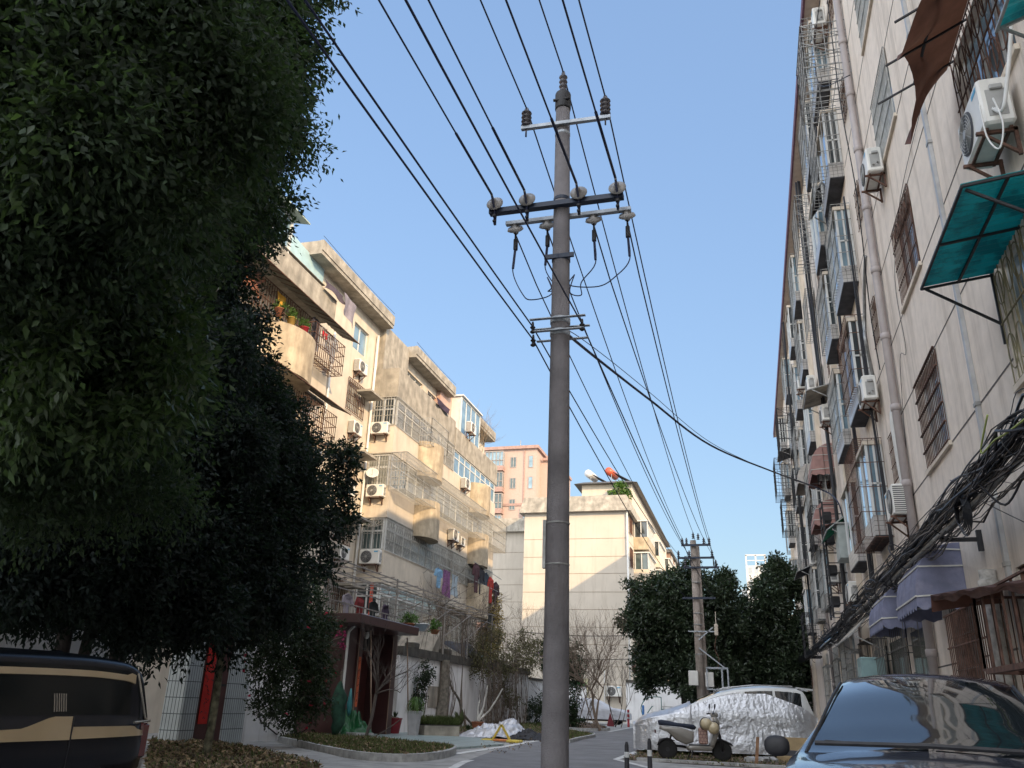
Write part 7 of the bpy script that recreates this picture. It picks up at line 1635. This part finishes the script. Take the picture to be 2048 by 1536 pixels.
# black van with gold trim at the lower left
SV = dict(L=4.6, zl=[(0, .3), (.3, .2), (4.3, .2), (4.6, .3)], zb=[(0, .6), (.3, .72), (.9, .80), (4.2, .83), (4.6, .80)], wb=[(0, .6), (.2, .76), (.6, .86), (3.9, .88), (4.4, .83), (4.6, .74)],
          zt=[(0, .62), (.3, .75), (.9, .84), (1.6, 1.26), (2.1, 1.40), (3.6, 1.425), (4.2, 1.40), (4.42, 1.33), (4.52, 1.1), (4.6, .84)], wt=[(0, .5), (.9, .76), (1.6, .72), (2.2, .70), (4.2, .70), (4.4, .71), (4.6, .73)], ws=(.95, 1.9), rw=(4.38, 4.58), sw=[(1.5, 4.28)])
m_blk = M('black_paint', (.006, .007, .011), rough=.25, spec=.35, var=.1); m_gold = paintmat('gold_paint', (.42, .32, .19), .3); m_privacy = M('privacy_glass', (.004, .006, .006), rough=.12, spec=.25, var=.1)
cv = thing('parked_van', 'black van with gold lower band and chrome trim at the lower left corner', 'van', world=False)
pv = car(cv, SV, {'body': m_blk, 'glass': m_privacy})
for y in (-.80, .80):
    s = 1 if y > 0 else -1
    for x in (.85, 3.65): wheel(cv, x, s * .68, .32, .2, None)
    yy = lambda x, z: s * (lerp_prof(SV['wb'], x) * .995 + .008)
    lowr = [(.7, .655), (3.46, .66)]
    def band(x0, x1, lo_, up_, n_=18):
        mb = MB()
        for i in range(n_):
            a_, b2_ = x0 + (x1 - x0) * i / n_, x0 + (x1 - x0) * (i + 1) / n_
            mb.add([(a_, yy(a_, 0), lo_(a_)), (b2_, yy(b2_, 0), lo_(b2_)), (b2_, yy(b2_, 0) - s * .012, up_(b2_)), (a_, yy(a_, 0) - s * .012, up_(a_))], [(0, 1, 2, 3)])
        mb.build('gold_band', m_gold, cv)
    band(.7, 3.455, lambda x: .655, lambda x: .74 + .02 * min(1, max(0, (x - 2.4) / .5)) + .10 * min(1, max(0, (x - 2.92) / .30)), 40)
    band(3.475, 4.55, lambda x: .66 + .012 * (x - 3.5), lambda x: .768 if x < 4.3 else max(.725, .768 - .45 * (x - 4.3)) - (.045 * max(0, (x - 4.48) / .07)))
    for xd in (3.465, 2.15): mb = MB(); mb.box(xd - .004, xd + .004, min(s * .84, s * .886), max(s * .84, s * .886), .24, .86); mb.build('door_gap', m_black, cv)
    yg = lambda x, z: s * (lerp_prof(SV['wb'], x) * .93 + (lerp_prof(SV['wt'], x) - lerp_prof(SV['wb'], x) * .93) * (z - .82) / (lerp_prof(SV['zt'], x) - .06 - .82) + .006)
    for k in range(6): mb = MB(); mb.bar((3.285 + .027 * k, yg(3.3, .90), .90), (3.275 + .027 * k, yg(3.3, 1.06), 1.06), .008); mb.build('louvre_slat', M('chrome', (.45, .42, .36), rough=.25, metal=.7), cv)
    mb = MB(); n_ = 40
    for i in range(n_):
        a_, b2_ = 1.7 + 2.62 * i / n_, 1.7 + 2.62 * (i + 1) / n_; z0 = lambda x: lerp_prof(SV['zt'], x) - .20; z1 = lambda x: z0(x) + (.058 if x < 4.2 else .085)
        mb.add([(a_, yg(a_, z0(a_)) + s * .012, z0(a_)), (b2_, yg(b2_, z0(b2_)) + s * .012, z0(b2_)), (b2_, yg(b2_, z1(b2_)) + s * .016, z1(b2_)), (a_, yg(a_, z1(a_)) + s * .016, z1(a_)), (a_, yg(a_, z0(a_)), z0(a_) - .005), (b2_, yg(b2_, z0(b2_)), z0(b2_) - .005)], [(0, 1, 2, 3), (4, 5, 1, 0)])
    mb.build('gold_rail', m_gold, cv)
    mb = MB(); mb.tube([(4.36, s * .715, 1.28), (4.42, s * .745, 1.10), (4.52, s * .77, .84), (4.60, s * .74, .80)], .012, 6); mb.build('chrome_trim', M('chrome', (.45, .42, .36)), cv); mb = MB(); mb.tube([(4.28, s * .855, .80), (4.5, s * .825, .812), (4.61, s * .76, .81)], .013, 6); mb.build('chrome_strip', M('chrome', (.45, .42, .36)), cv)
    mb = MB(); mb.bevbox((4.53, s * .76, .62), (.12, .08, .34), .02); mb.build('rear_lamp', M('lamp_red', (.10, .015, .015), rough=.2, coat=.8), cv)
mb = MB(); mb.lathe([(.16, 0), (.13, .035), (.05, .06), (0, .06)], 12, (3.9, 0, 1.42)); mb.v = [(v[0] * 1, v[1] * .5, v[2]) for v in mb.v]; mb.build('antenna_fin', m_blk, cv, True)
place(cv, -7.37, 3.63, 0, -94)
VAN_H = 0

# white car under a silver cover, nose to the left
WC = dict(L=4.6, zl=[(0, .35), (.3, .22), (4.3, .22), (4.6, .4)], zb=[(0, .66), (.2, .80), (.9, .96), (1.5, 1.04), (4.2, 1.12), (4.6, 1.0)], wb=[(0, .55), (.15, .74), (.6, .88), (3.9, .90), (4.4, .82), (4.6, .7)],
          zt=[(0, .68), (.2, .84), (.9, 1.04), (1.3, 1.17), (1.8, 1.40), (2.3, 1.58), (2.9, 1.69), (3.6, 1.725), (4.15, 1.70), (4.35, 1.64), (4.5, 1.3), (4.6, 1.02)], wt=[(0, .45), (.9, .78), (1.4, .76), (2.1, .66), (4.1, .64), (4.6, .66)], ws=(1.3, 2.25), rw=(4.36, 4.56), sw=[(1.75, 2.75), (2.85, 3.6), (3.66, 4.3)])
m_wpaint = paintmat('white_paint', (.60, .61, .60), .3)
cw = thing('parked_car', 'white suv with only its roof showing above a silver cover', 'car', world=False); car(cw, WC, {'body': m_wpaint, 'glass': m_cglass})
for y in (-.80, .80):
    for x in (.9, 3.7): wheel(cw, x, y, .34, .22, None)
mb = MB(); mb.prism([(4.22, -.6, 1.70), (4.62, -.55, 1.66), (4.62, .55, 1.66), (4.22, .6, 1.70)], (0, 0, .035)); mb.build('spoiler', m_wpaint, cw)
mb = MB()
for s in (-1, 1): mb.tube([(2.3, s * .60, 1.66), (3.1, s * .60, 1.755), (4.1, s * .58, 1.75)], .016, 6)
mb.build('roof_rail', M('silver_rail', (.4, .4, .4), rough=.3, metal=.6), cw)
CWX, CWY, CWH = -3.15, 24.3, 185
place(cw, CWX, CWY, 0, CWH)
# the cover: follows the shell a few centimetres out, sagging and wrinkled, reaching up to the window line
def cover(spec, name, lab, top_k, mat, low=.12, amp=.035, nx=150, full=False, seed=0, puff=1.05, xr=None, hem=0.0):
    L = spec['L']; mb = MB(); rows = []; x0, x1 = xr or (-.06, L + .04)
    for i in range(nx + 1):
        x = x0 + (x1 - x0) * i / nx; xx = min(max(x, 0), L)
        zb, wb, zt, wt = (lerp_prof(spec[k], xx) for k in ('zb', 'wb', 'zt', 'wt')); zt = max(zt, zb + .012)
        lo = low + hem * mnoise.noise(Vector((x * 1.3, seed, 0)))
        half = []
        kpts = [(wb * 1.10, lo), (wb * 1.10, .3), (wb * 1.05, .5), (wb * 1.02, .7), (wb * 1.01, zb - .12), (wb * .97, zb + .02)]
        side = [Vector((wb * .97, zb + .02)).lerp(Vector((wt * 1.03, zt - .04)), k) for k in (.25, .5, .75, 1)]
        kpts += [tuple(p) for p in side] + [(wt * .8, zt + .03), (wt * .4, zt + .05), (0, zt + .055)]
        if not full:
            tk = top_k(x); kpts2 = []
            # cut the profile at height fraction tk (0 belt .. 1 roof) but keep the bonnet covered
            if tk < 1: kpts2 = kpts[:6] + [tuple(Vector(kpts[5]).lerp(Vector((wt * 1.03, zt - .04)), tk * q)) for q in (.33, .66, 1)]
            else: kpts2 = kpts
            kpts = kpts2 if tk < 1 else kpts
        # resample the half profile to 60 points
        d = [0]
        for a, b_ in zip(kpts, kpts[1:]): d.append(d[-1] + math.dist(a, b_))
        N_ = 56; half = []
        for q in range(N_ + 1):
            s = d[-1] * q / N_; j = max(0, min(len(d) - 2, next((m for m in range(len(d) - 1) if d[m + 1] >= s), len(d) - 2))); f = (s - d[j]) / max(1e-6, d[j + 1] - d[j])
            half.append((kpts[j][0] + (kpts[j + 1][0] - kpts[j][0]) * f, kpts[j][1] + (kpts[j + 1][1] - kpts[j][1]) * f))
        def wr(y, z, sgn):
            v = Vector((x * 2.1, z * 3.0, seed + sgn)); a = 1 - abs(mnoise.noise(v * 1.5)) * 2; b2 = 1 - abs(mnoise.noise(Vector((x * 5.5 + z * 2.5, z * 4.5 - x, seed + 5 + sgn)))) * 2; c3 = 1 - abs(mnoise.noise(Vector((x * 11 - z * 5, z * 10, seed + 9)))) * 2
            d4 = 1 - abs(mnoise.noise(Vector((x * 9 + .8 * math.sin(z * 3 + x), z * 1.6, seed + 3)))) * 2
            return amp * (.25 * a + .40 * b2 + .45 * c3 + .40 * d4) + .02
        tops = full or (top_k(x) >= 1)
        if tops:
            row = [(x, y * puff + wr(y, z, 1) * (1 if q < 44 else .3), z + (wr(y, z, 1) * .6 if q > 30 else 0)) for q, (y, z) in enumerate(half)] + [(x, -y * puff - wr(y, z, 2) * (1 if q > 12 else .3), z + (wr(y, z, 2) * .6 if q < 26 else 0)) for q, (y, z) in enumerate(reversed(half))]
        else: row = [(x, y * puff + wr(y, z, 1), z) for y, z in half] + [(x, -y * puff - wr(y, z, 2), z) for y, z in reversed(half)]
        rows.append((row, tops))
    m = len(rows[0][0]); V = [p for r, _ in rows for p in r]; F = []
    for i in range(nx):
        for k in range(m - 1):
            if k == 56 and not (rows[i][1] and rows[i + 1][1]): continue
            F.append((i * m + k, i * m + k + 1, (i + 1) * m + k + 1, (i + 1) * m + k))
    mb.add(V, F)
    if full or True: mb.add(rows[0][0], [tuple(range(m))]);
    if full: mb.add(rows[-1][0], [tuple(range(m))])
    return mb.build(name, mat, None, True, label=lab, cat='car cover')
m_cover = M('silver_cover', (.50, .51, .53), rough=.34, metal=.55, var=.15, scale=3, bump=.5, bscale=22)
tk = lambda x: 1.2 if x < 1.45 else (.86 - .06 * max(0, x - 1.6) if x < 3.4 else max(.15, .75 - .62 * (x - 3.4)))
cvr = cover(WC, 'car_cover', 'wrinkled silver cover wrapped round the white suv up to its windows', tk, m_cover, .10, .022, 190, False, 2)
place(cvr, CWX, CWY, 0, CWH)
# far covered car beside the gable
fc = thing('covered_car', 'small car wholly under a pale grey cover at the street end', 'car', world=False)
HB2 = dict(HB)
body2 = cover(HB, 'cover', None, tk, M('grey_cover', (.42, .43, .46), rough=.6, var=.15, scale=2, bump=.4, bscale=6), .32, .03, 70, True, 7)
del body2['category']; body2.parent = fc
for y in (-.78, .78):
    for x in (.85, 3.4): wheel(fc, x, y, .31, .2, None)
mb = MB(); mb.box(.3, 4.0, -.7, .7, .2, .5); mb.build('underbody', m_black, fc)
q = P(1262, 1440, Y=58); fc.location = (q.x, 57.0, 0); fc.rotation_euler = (0, 0, R(176)); fc['label'] = 'small car wholly under a pale grey cover at the street end'

# ------------------------------------------------------------------ electric scooter
def lerpv(a, b_, t): return Vector(a).lerp(Vector(b_), t)
SCOOT = thing('electric_scooter', 'silver electric scooter parked on its stand in front of the covered suv', 'scooter', world=False)
m_sil = paintmat('champagne_paint', (.25, .235, .21), .3); m_seat = M('seat_blue', (.02, .028, .05), rough=.6)
# x forward (front wheel at +.62, rear at -.62), z up
for x, nm in ((.64, 'front_wheel'), (-.62, 'rear_wheel')):
    mb = MB(); mb.lathe([(.13, -.045), (.19, -.055), (.225, -.03), (.225, .03), (.19, .055), (.13, .045)], 26, (x, 0, .225), (0, 1, 0)); o = mb.build('wheel', m_tyre, SCOOT, True)
    mb = MB(); mb.lathe([(.135, -.03), (.14, 0), (.135, .03), (.11, .03), (.10, -.03)], 20, (x, 0, .225), (0, 1, 0)); [mb.bar((x, 0, .225), (x + math.cos(a) * .13, 0, .225 + math.sin(a) * .13), .022) for a in [6.283 * k / 8 for k in range(8)]]; mb.lathe([(.05, -.05), (.05, .05), (0, .05)], 10, (x, 0, .225), (0, 1, 0)); mb.build('rim', m_black, o)
def slab(poly, w_, bev=.03):
    """side outline given width with softened edges; poly of (x,z)"""
    mb = MB(); n = len(poly); c = Vector((sum(p[0] for p in poly) / n, sum(p[1] for p in poly) / n)); rings = []
    for y, s in ((-w_, .82), (-w_ * .86, .95), (-w_ * .5, 1), (w_ * .5, 1), (w_ * .86, .95), (w_, .82)): rings.append([(c.x + (p[0] - c.x) * s, y, c.y + (p[1] - c.y) * s) for p in poly])
    V = [p for r in rings for p in r]; F = [tuple(range(n - 1, -1, -1)), tuple(5 * n + k for k in range(n))]
    for i in range(5):
        for k in range(n): F.append((i * n + k, i * n + (k + 1) % n, (i + 1) * n + (k + 1) % n, (i + 1) * n + k))
    return mb.add(V, F)
tail = slab([(-.80, .66), (-.62, .60), (-.40, .42), (-.20, .34), (-.02, .40), (.0, .62), (-.3, .70), (-.78, .73)], .15); tl = tail.build('tail_body', m_sil, SCOOT, True)
mb = slab([(-.80, .74), (-.3, .715), (.02, .66), (.06, .72), (.0, .775), (-.35, .80), (-.74, .86), (-.82, .84)], .14); mb.build('seat', m_seat, SCOOT, True)
mb = slab([(-.14, .22), (.38, .22), (.44, .30), (.36, .33), (-.10, .33), (-.2, .30)], .14); fb = mb.build('floorboard', m_sil, SCOOT, True); mb = MB(); mb.box(-.1, .34, -.13, .13, .331, .345); mb.build('foot_mat', m_black, fb)
mb = slab([(.34, .30), (.44, .30), (.58, .62), (.60, .86), (.52, .98), (.44, .96), (.46, .70), (.38, .45)], .15); mb.build('front_shield', m_sil, SCOOT, True)
mb = slab([(.40, .44), (.62, .50), (.86, .40), (.90, .34), (.80, .38), (.62, .45), (.44, .38)], .07); mb.build('front_fender', m_black, SCOOT, True)
mb = slab([(-.86, .30), (-.80, .44), (-.62, .48), (-.44, .42), (-.5, .40), (-.62, .45), (-.76, .41)], .07); mb.build('rear_fender', m_black, SCOOT, True)
mb = MB(); mb.tube([(.64, .07, .225), (.60, .07, .55), (.52, .02, .9)], .022, 8); mb.tube([(.64, -.07, .225), (.60, -.07, .55), (.52, -.02, .9)], .022, 8); mb.tube([(-.62, .1, .225), (-.4, .1, .3), (-.1, .08, .28)], .03, 8); mb.tube([(-.5, .12, .55), (-.6, .12, .25)], .022, 8); mb.build('frame', m_black, SCOOT, True)
mb = MB(); mb.bevbox((.50, 0, 1.0), (.16, .20, .13), .04); hb = mb.build('handlebar_cowl', m_sil, SCOOT, True)
mb = MB(); mb.tube([(.40, -.33, 1.02), (.47, -.15, 1.03), (.47, .15, 1.03), (.40, .33, 1.02)], .016, 8); mb.build('handlebar', m_black, hb)
mb = MB(); mb.lathe([(.06, 0), (.075, -.02), (.05, -.05), (0, -.05)], 12, (.60, 0, .98), (-1, 0, 0)); mb.build('headlight', M('lamp_lens', (.5, .5, .5)), SCOOT)
for s in (-1, 1):
    mb = MB(); mb.tube([(.42, s * .24, 1.03), (.46, s * .30, 1.14)], .007, 5); mb.lathe([(.0, -.012), (.05, -.01), (.058, 0), (.05, .012), (0, .014)], 14, (.46, s * .31, 1.19), (-1, 0, .1)); mb.build('mirror', m_black, SCOOT, True)
mb = MB(); mb.bar((-.05, .1, .25), (-.12, .2, .02), .02); mb.bar((-.05, -.1, .25), (-.12, -.2, .02), .02); mb.bar((-.18, .2, .02), (-.08, .2, .02), .02); mb.build('stand', m_black, SCOOT)
mb = MB(); mb.lathe([(.03, 0), (.05, .015), (.03, .03)], 10, (-.88, 0, .6), (-1, 0, 0)); mb.build('tail_lamp', M('lamp_red', (.2, .02, .02)), SCOOT)
SX_, SY_, SH = -1.42, 21.25, 14
place2 = lambda o, x, y, h: (setattr(o, 'location', (x, y, 0)), setattr(o, 'rotation_euler', (0, 0, R(h))))
place2(SCOOT, SX_, SY_, SH)
RS = Matrix.Translation((SX_, SY_, 0)) @ Matrix.Rotation(R(SH), 4, 'Z')
m_helm = M('cream_helmet', (.50, .42, .27), rough=.35, var=.08, coat=.4)
def helmet(p, rot, lab):
    t = thing('helmet', lab, 'helmet', tuple(RS @ Vector(p)), 'helmets on the scooter', world=False); prof = [(0, .14), (.05, .135), (.09, .115), (.12, .075), (.135, .02), (.13, -.05), (.115, -.06), (.11, -.05)]
    mb = MB(); mb.lathe([(max(r, .001), z) for r, z in reversed(prof)], 18, (0, 0, 0)); mb.build('shell', m_helm, t, True); mb = MB(); mb.tube([(math.cos(a) * .137, math.sin(a) * .137, -.045) for a in [6.283 * k / 20 for k in range(21)]], .008, 5); mb.build('rim', m_black, t); t.rotation_euler = rot
helmet((.26, -.22, .80), (R(95), R(15), R(30)), 'cream helmet hung on the scooter, nearer the seat')
helmet((.42, -.24, .72), (R(110), R(-25), R(-10)), 'cream helmet hung on the scooter, nearer the handlebar')
t = thing('quilted_bag', 'pink quilted bag standing on the scooter footboard', 'bag', tuple(RS @ Vector((.2, -.1, .36))), world=False); t.rotation_euler = (0, 0, R(SH)); mb = MB(); mb.bevbox((0, 0, .18), (.20, .16, .36), .03); bq = mb.build('bag', brickmat('quilt_pink', (.42, .27, .22), (.38, .24, .20), (.22, .13, .11), .07, .07, .008, .7, offset=.5, axis='xz'), t)
mb = MB(); mb.tube([(-.06, -.08, .35), (-.05, -.08, .48), (.05, -.08, .48), (.06, -.08, .35)], .008, 5); mb.build('handle', M('tan_strap', (.25, .16, .12)), bq)

# ------------------------------------------------------------------ cargo tricycle at the street end
tc = thing('cargo_tricycle', 'green cargo tricycle with a blue front panel by the far white wall', 'tricycle', world=False)
m_tg = M('trike_green', (.04, .14, .13), rough=.6, var=.3); m_tb = M('trike_blue', (.03, .16, .42), rough=.5)
for x, y in ((1.0, 0), (-.9, .55), (-.9, -.55)):
    mb = MB(); mb.lathe([(.17, -.05), (.27, -.05), (.29, 0), (.27, .05), (.17, .05)], 20, (x, y, .29), (0, 1, 0)); o = mb.build('wheel', m_tyre, tc, True); mb = MB(); [mb.bar((x, y, .29), (x + math.cos(a) * .2, y, .29 + math.sin(a) * .2), .02) for a in [6.283 * k / 8 for k in range(8)]]; mb.build('rim', m_steel, o)
mb = MB(); mb.box(-1.6, -.05, -.55, .55, .52, .56); [mb.box(*b) for b in ((-1.6, -.05, -.56, -.53, .561, .95), (-1.6, -.05, .53, .56, .561, .95), (-1.62, -1.59, -.53, .53, .561, .95), (-.06, -.03, -.53, .53, .561, .95))]; mb.build('cargo_box', m_tg, tc)
mb = MB(); [mb.bar(a, b_, .04) for a, b_ in (((-1.6, -.55, 1.08), (-.05, -.55, 1.08)), ((-1.6, .55, 1.08), (-.05, .55, 1.08)), ((-1.6, -.55, .9), (-1.6, -.55, 1.1)), ((-.85, -.55, .9), (-.85, -.55, 1.1)), ((-.05, -.55, .9), (-.05, -.55, 1.1)))]; mb.build('rail', m_steel, tc)
mb = MB(); mb.tube(smooth_pts([(1.15, 0, .5), (1.25, 0, 1.0), (1.0, 0, 1.45), (.6, 0, 1.62), (.05, 0, 1.62), (0, 0, 1.5), (.0, 0, .6)]), .03, 6); mb.tube([(1.0, 0, .29), (.85, 0, .7), (.6, 0, 1.05)], .03, 6); mb.tube([(.8, 0, .55), (-.9, 0, .4)], .04, 6); mb.tube([(.55, -.3, 1.08), (.62, 0, 1.02), (.55, .3, 1.08)], .02, 6); mb.build('frame', m_tg, tc)
mb = MB(); mb.bevbox((1.12, 0, .85), (.10, .4, .55), .03); mb.build('front_panel', m_tb, tc); mb = MB(); mb.bevbox((.15, 0, .75), (.35, .3, .12), .03); mb.build('seat', m_black, tc)
q = P(1325, 1438, Y=60); tc.location = (q.x - .1, 60.5, 0); tc.rotation_euler = (0, 0, R(180)); tc.scale = (1.1,) * 3
# bollards, barriers and odds and ends
g = P(1257, 1449, Y=52); t = thing('bollard', 'thin red and white bollard beside the covered car', 'bollard', (g.x, 52, 0)); mb = MB(); mb.tube([(g.x, 52, 0), (g.x, 52, .95)], .07, 10); mb.build('post', M('red_plastic', (.50, .07, .08), rough=.5), t); mb = MB(); [mb.tube([(g.x, 52, z), (g.x, 52, z + .09)], .074, 10) for z in (.45, .7)]; mb.build('reflective_band', m_frame, t)
g = P(1222, 1447, Y=51); t = thing('warning_sign', 'small dark red folding sign standing by the covered car', 'sign', (g.x, 51, 0)); mb = MB(); mb.prism([(g.x - .25, 51, .02), (g.x + .2, 51, .02), (g.x - .05, 51, .78)], (0, .04, 0)); mb.build('board', M('dark_red', (.22, .04, .05), rough=.6), t); mb = MB(); mb.bar((g.x - .05, 51.3, .02), (g.x - .05, 51.03, .75), .04); mb.build('prop', m_frame, t)
for (px, py, h, lab) in ((1300, 1560, .62, 'black tapered post at the bottom edge near the scooter'), (1254, 1560, .55, 'short black post with a white band at the bottom edge')):
    g = P(px, 1536, Y=15.5); t = thing('parking_post', lab, 'post', (g.x, 15.5, 0), 'parking posts at the bottom edge'); mb = MB(); mb.lathe([(.07, 0), (.07, .03), (.045, .06), (.035, h - .06), (.02, h), (0, h)], 12, (g.x, 15.5, 0)); mb.build('post', m_black, t, True); mb = MB(); mb.lathe([(.041, h * .55), (.041, h * .7), (.035, h * .71)], 12, (g.x, 15.5, 0)); mb.build('band', m_frame, t)
g = G(1516, 1532); t = thing('wooden_stick', 'weathered wooden stake standing in the gravel before the dark blue car', 'stake', tuple(g)); mb = MB(); mb.rbox((g.x, g.y, .28), (.07, .05, .62), Matrix.Rotation(.12, 3, 'Y')); mb.build('stake', M('orange_wood', (.30, .17, .10), rough=.9, var=.4), t)
t = thing('rubble', 'grey rubble blocks beside the wooden stake', 'rubble', tuple(G(1530, 1525))); mb = MB()
for i in range(9): p = G(1500 + i * 6, 1524 + random.uniform(-3, 4)); mb.rbox((p.x, p.y, .05), (random.uniform(.12, .3), random.uniform(.1, .2), random.uniform(.06, .14)), Matrix.Rotation(random.uniform(0, 3), 3, 'Z') @ Matrix.Rotation(.2, 3, 'X'))
mb.build('block', m_kerb, t)
q = P(1560, 1485, Y=22.6); t = thing('cardboard_sheet', 'brown cardboard sheet leaning on the silver cover', 'cardboard', (q.x, 22.7, 0)); mb = MB(); mb.prism([(q.x - .1, 22.6, .12), (q.x + .9, 22.6, .12), (q.x + .9, 22.75, .55), (q.x - .1, 22.75, .55)], (0, .03, 0)); mb.build('sheet', M('cardboard', (.30, .22, .12), rough=.9), t)
mb = MB(); mb.box(q.x - .1, q.x + .9, 22.5, 22.6, .0, .12); mb.build('base', M('cardboard'  , (.3, .2, .1)), t)
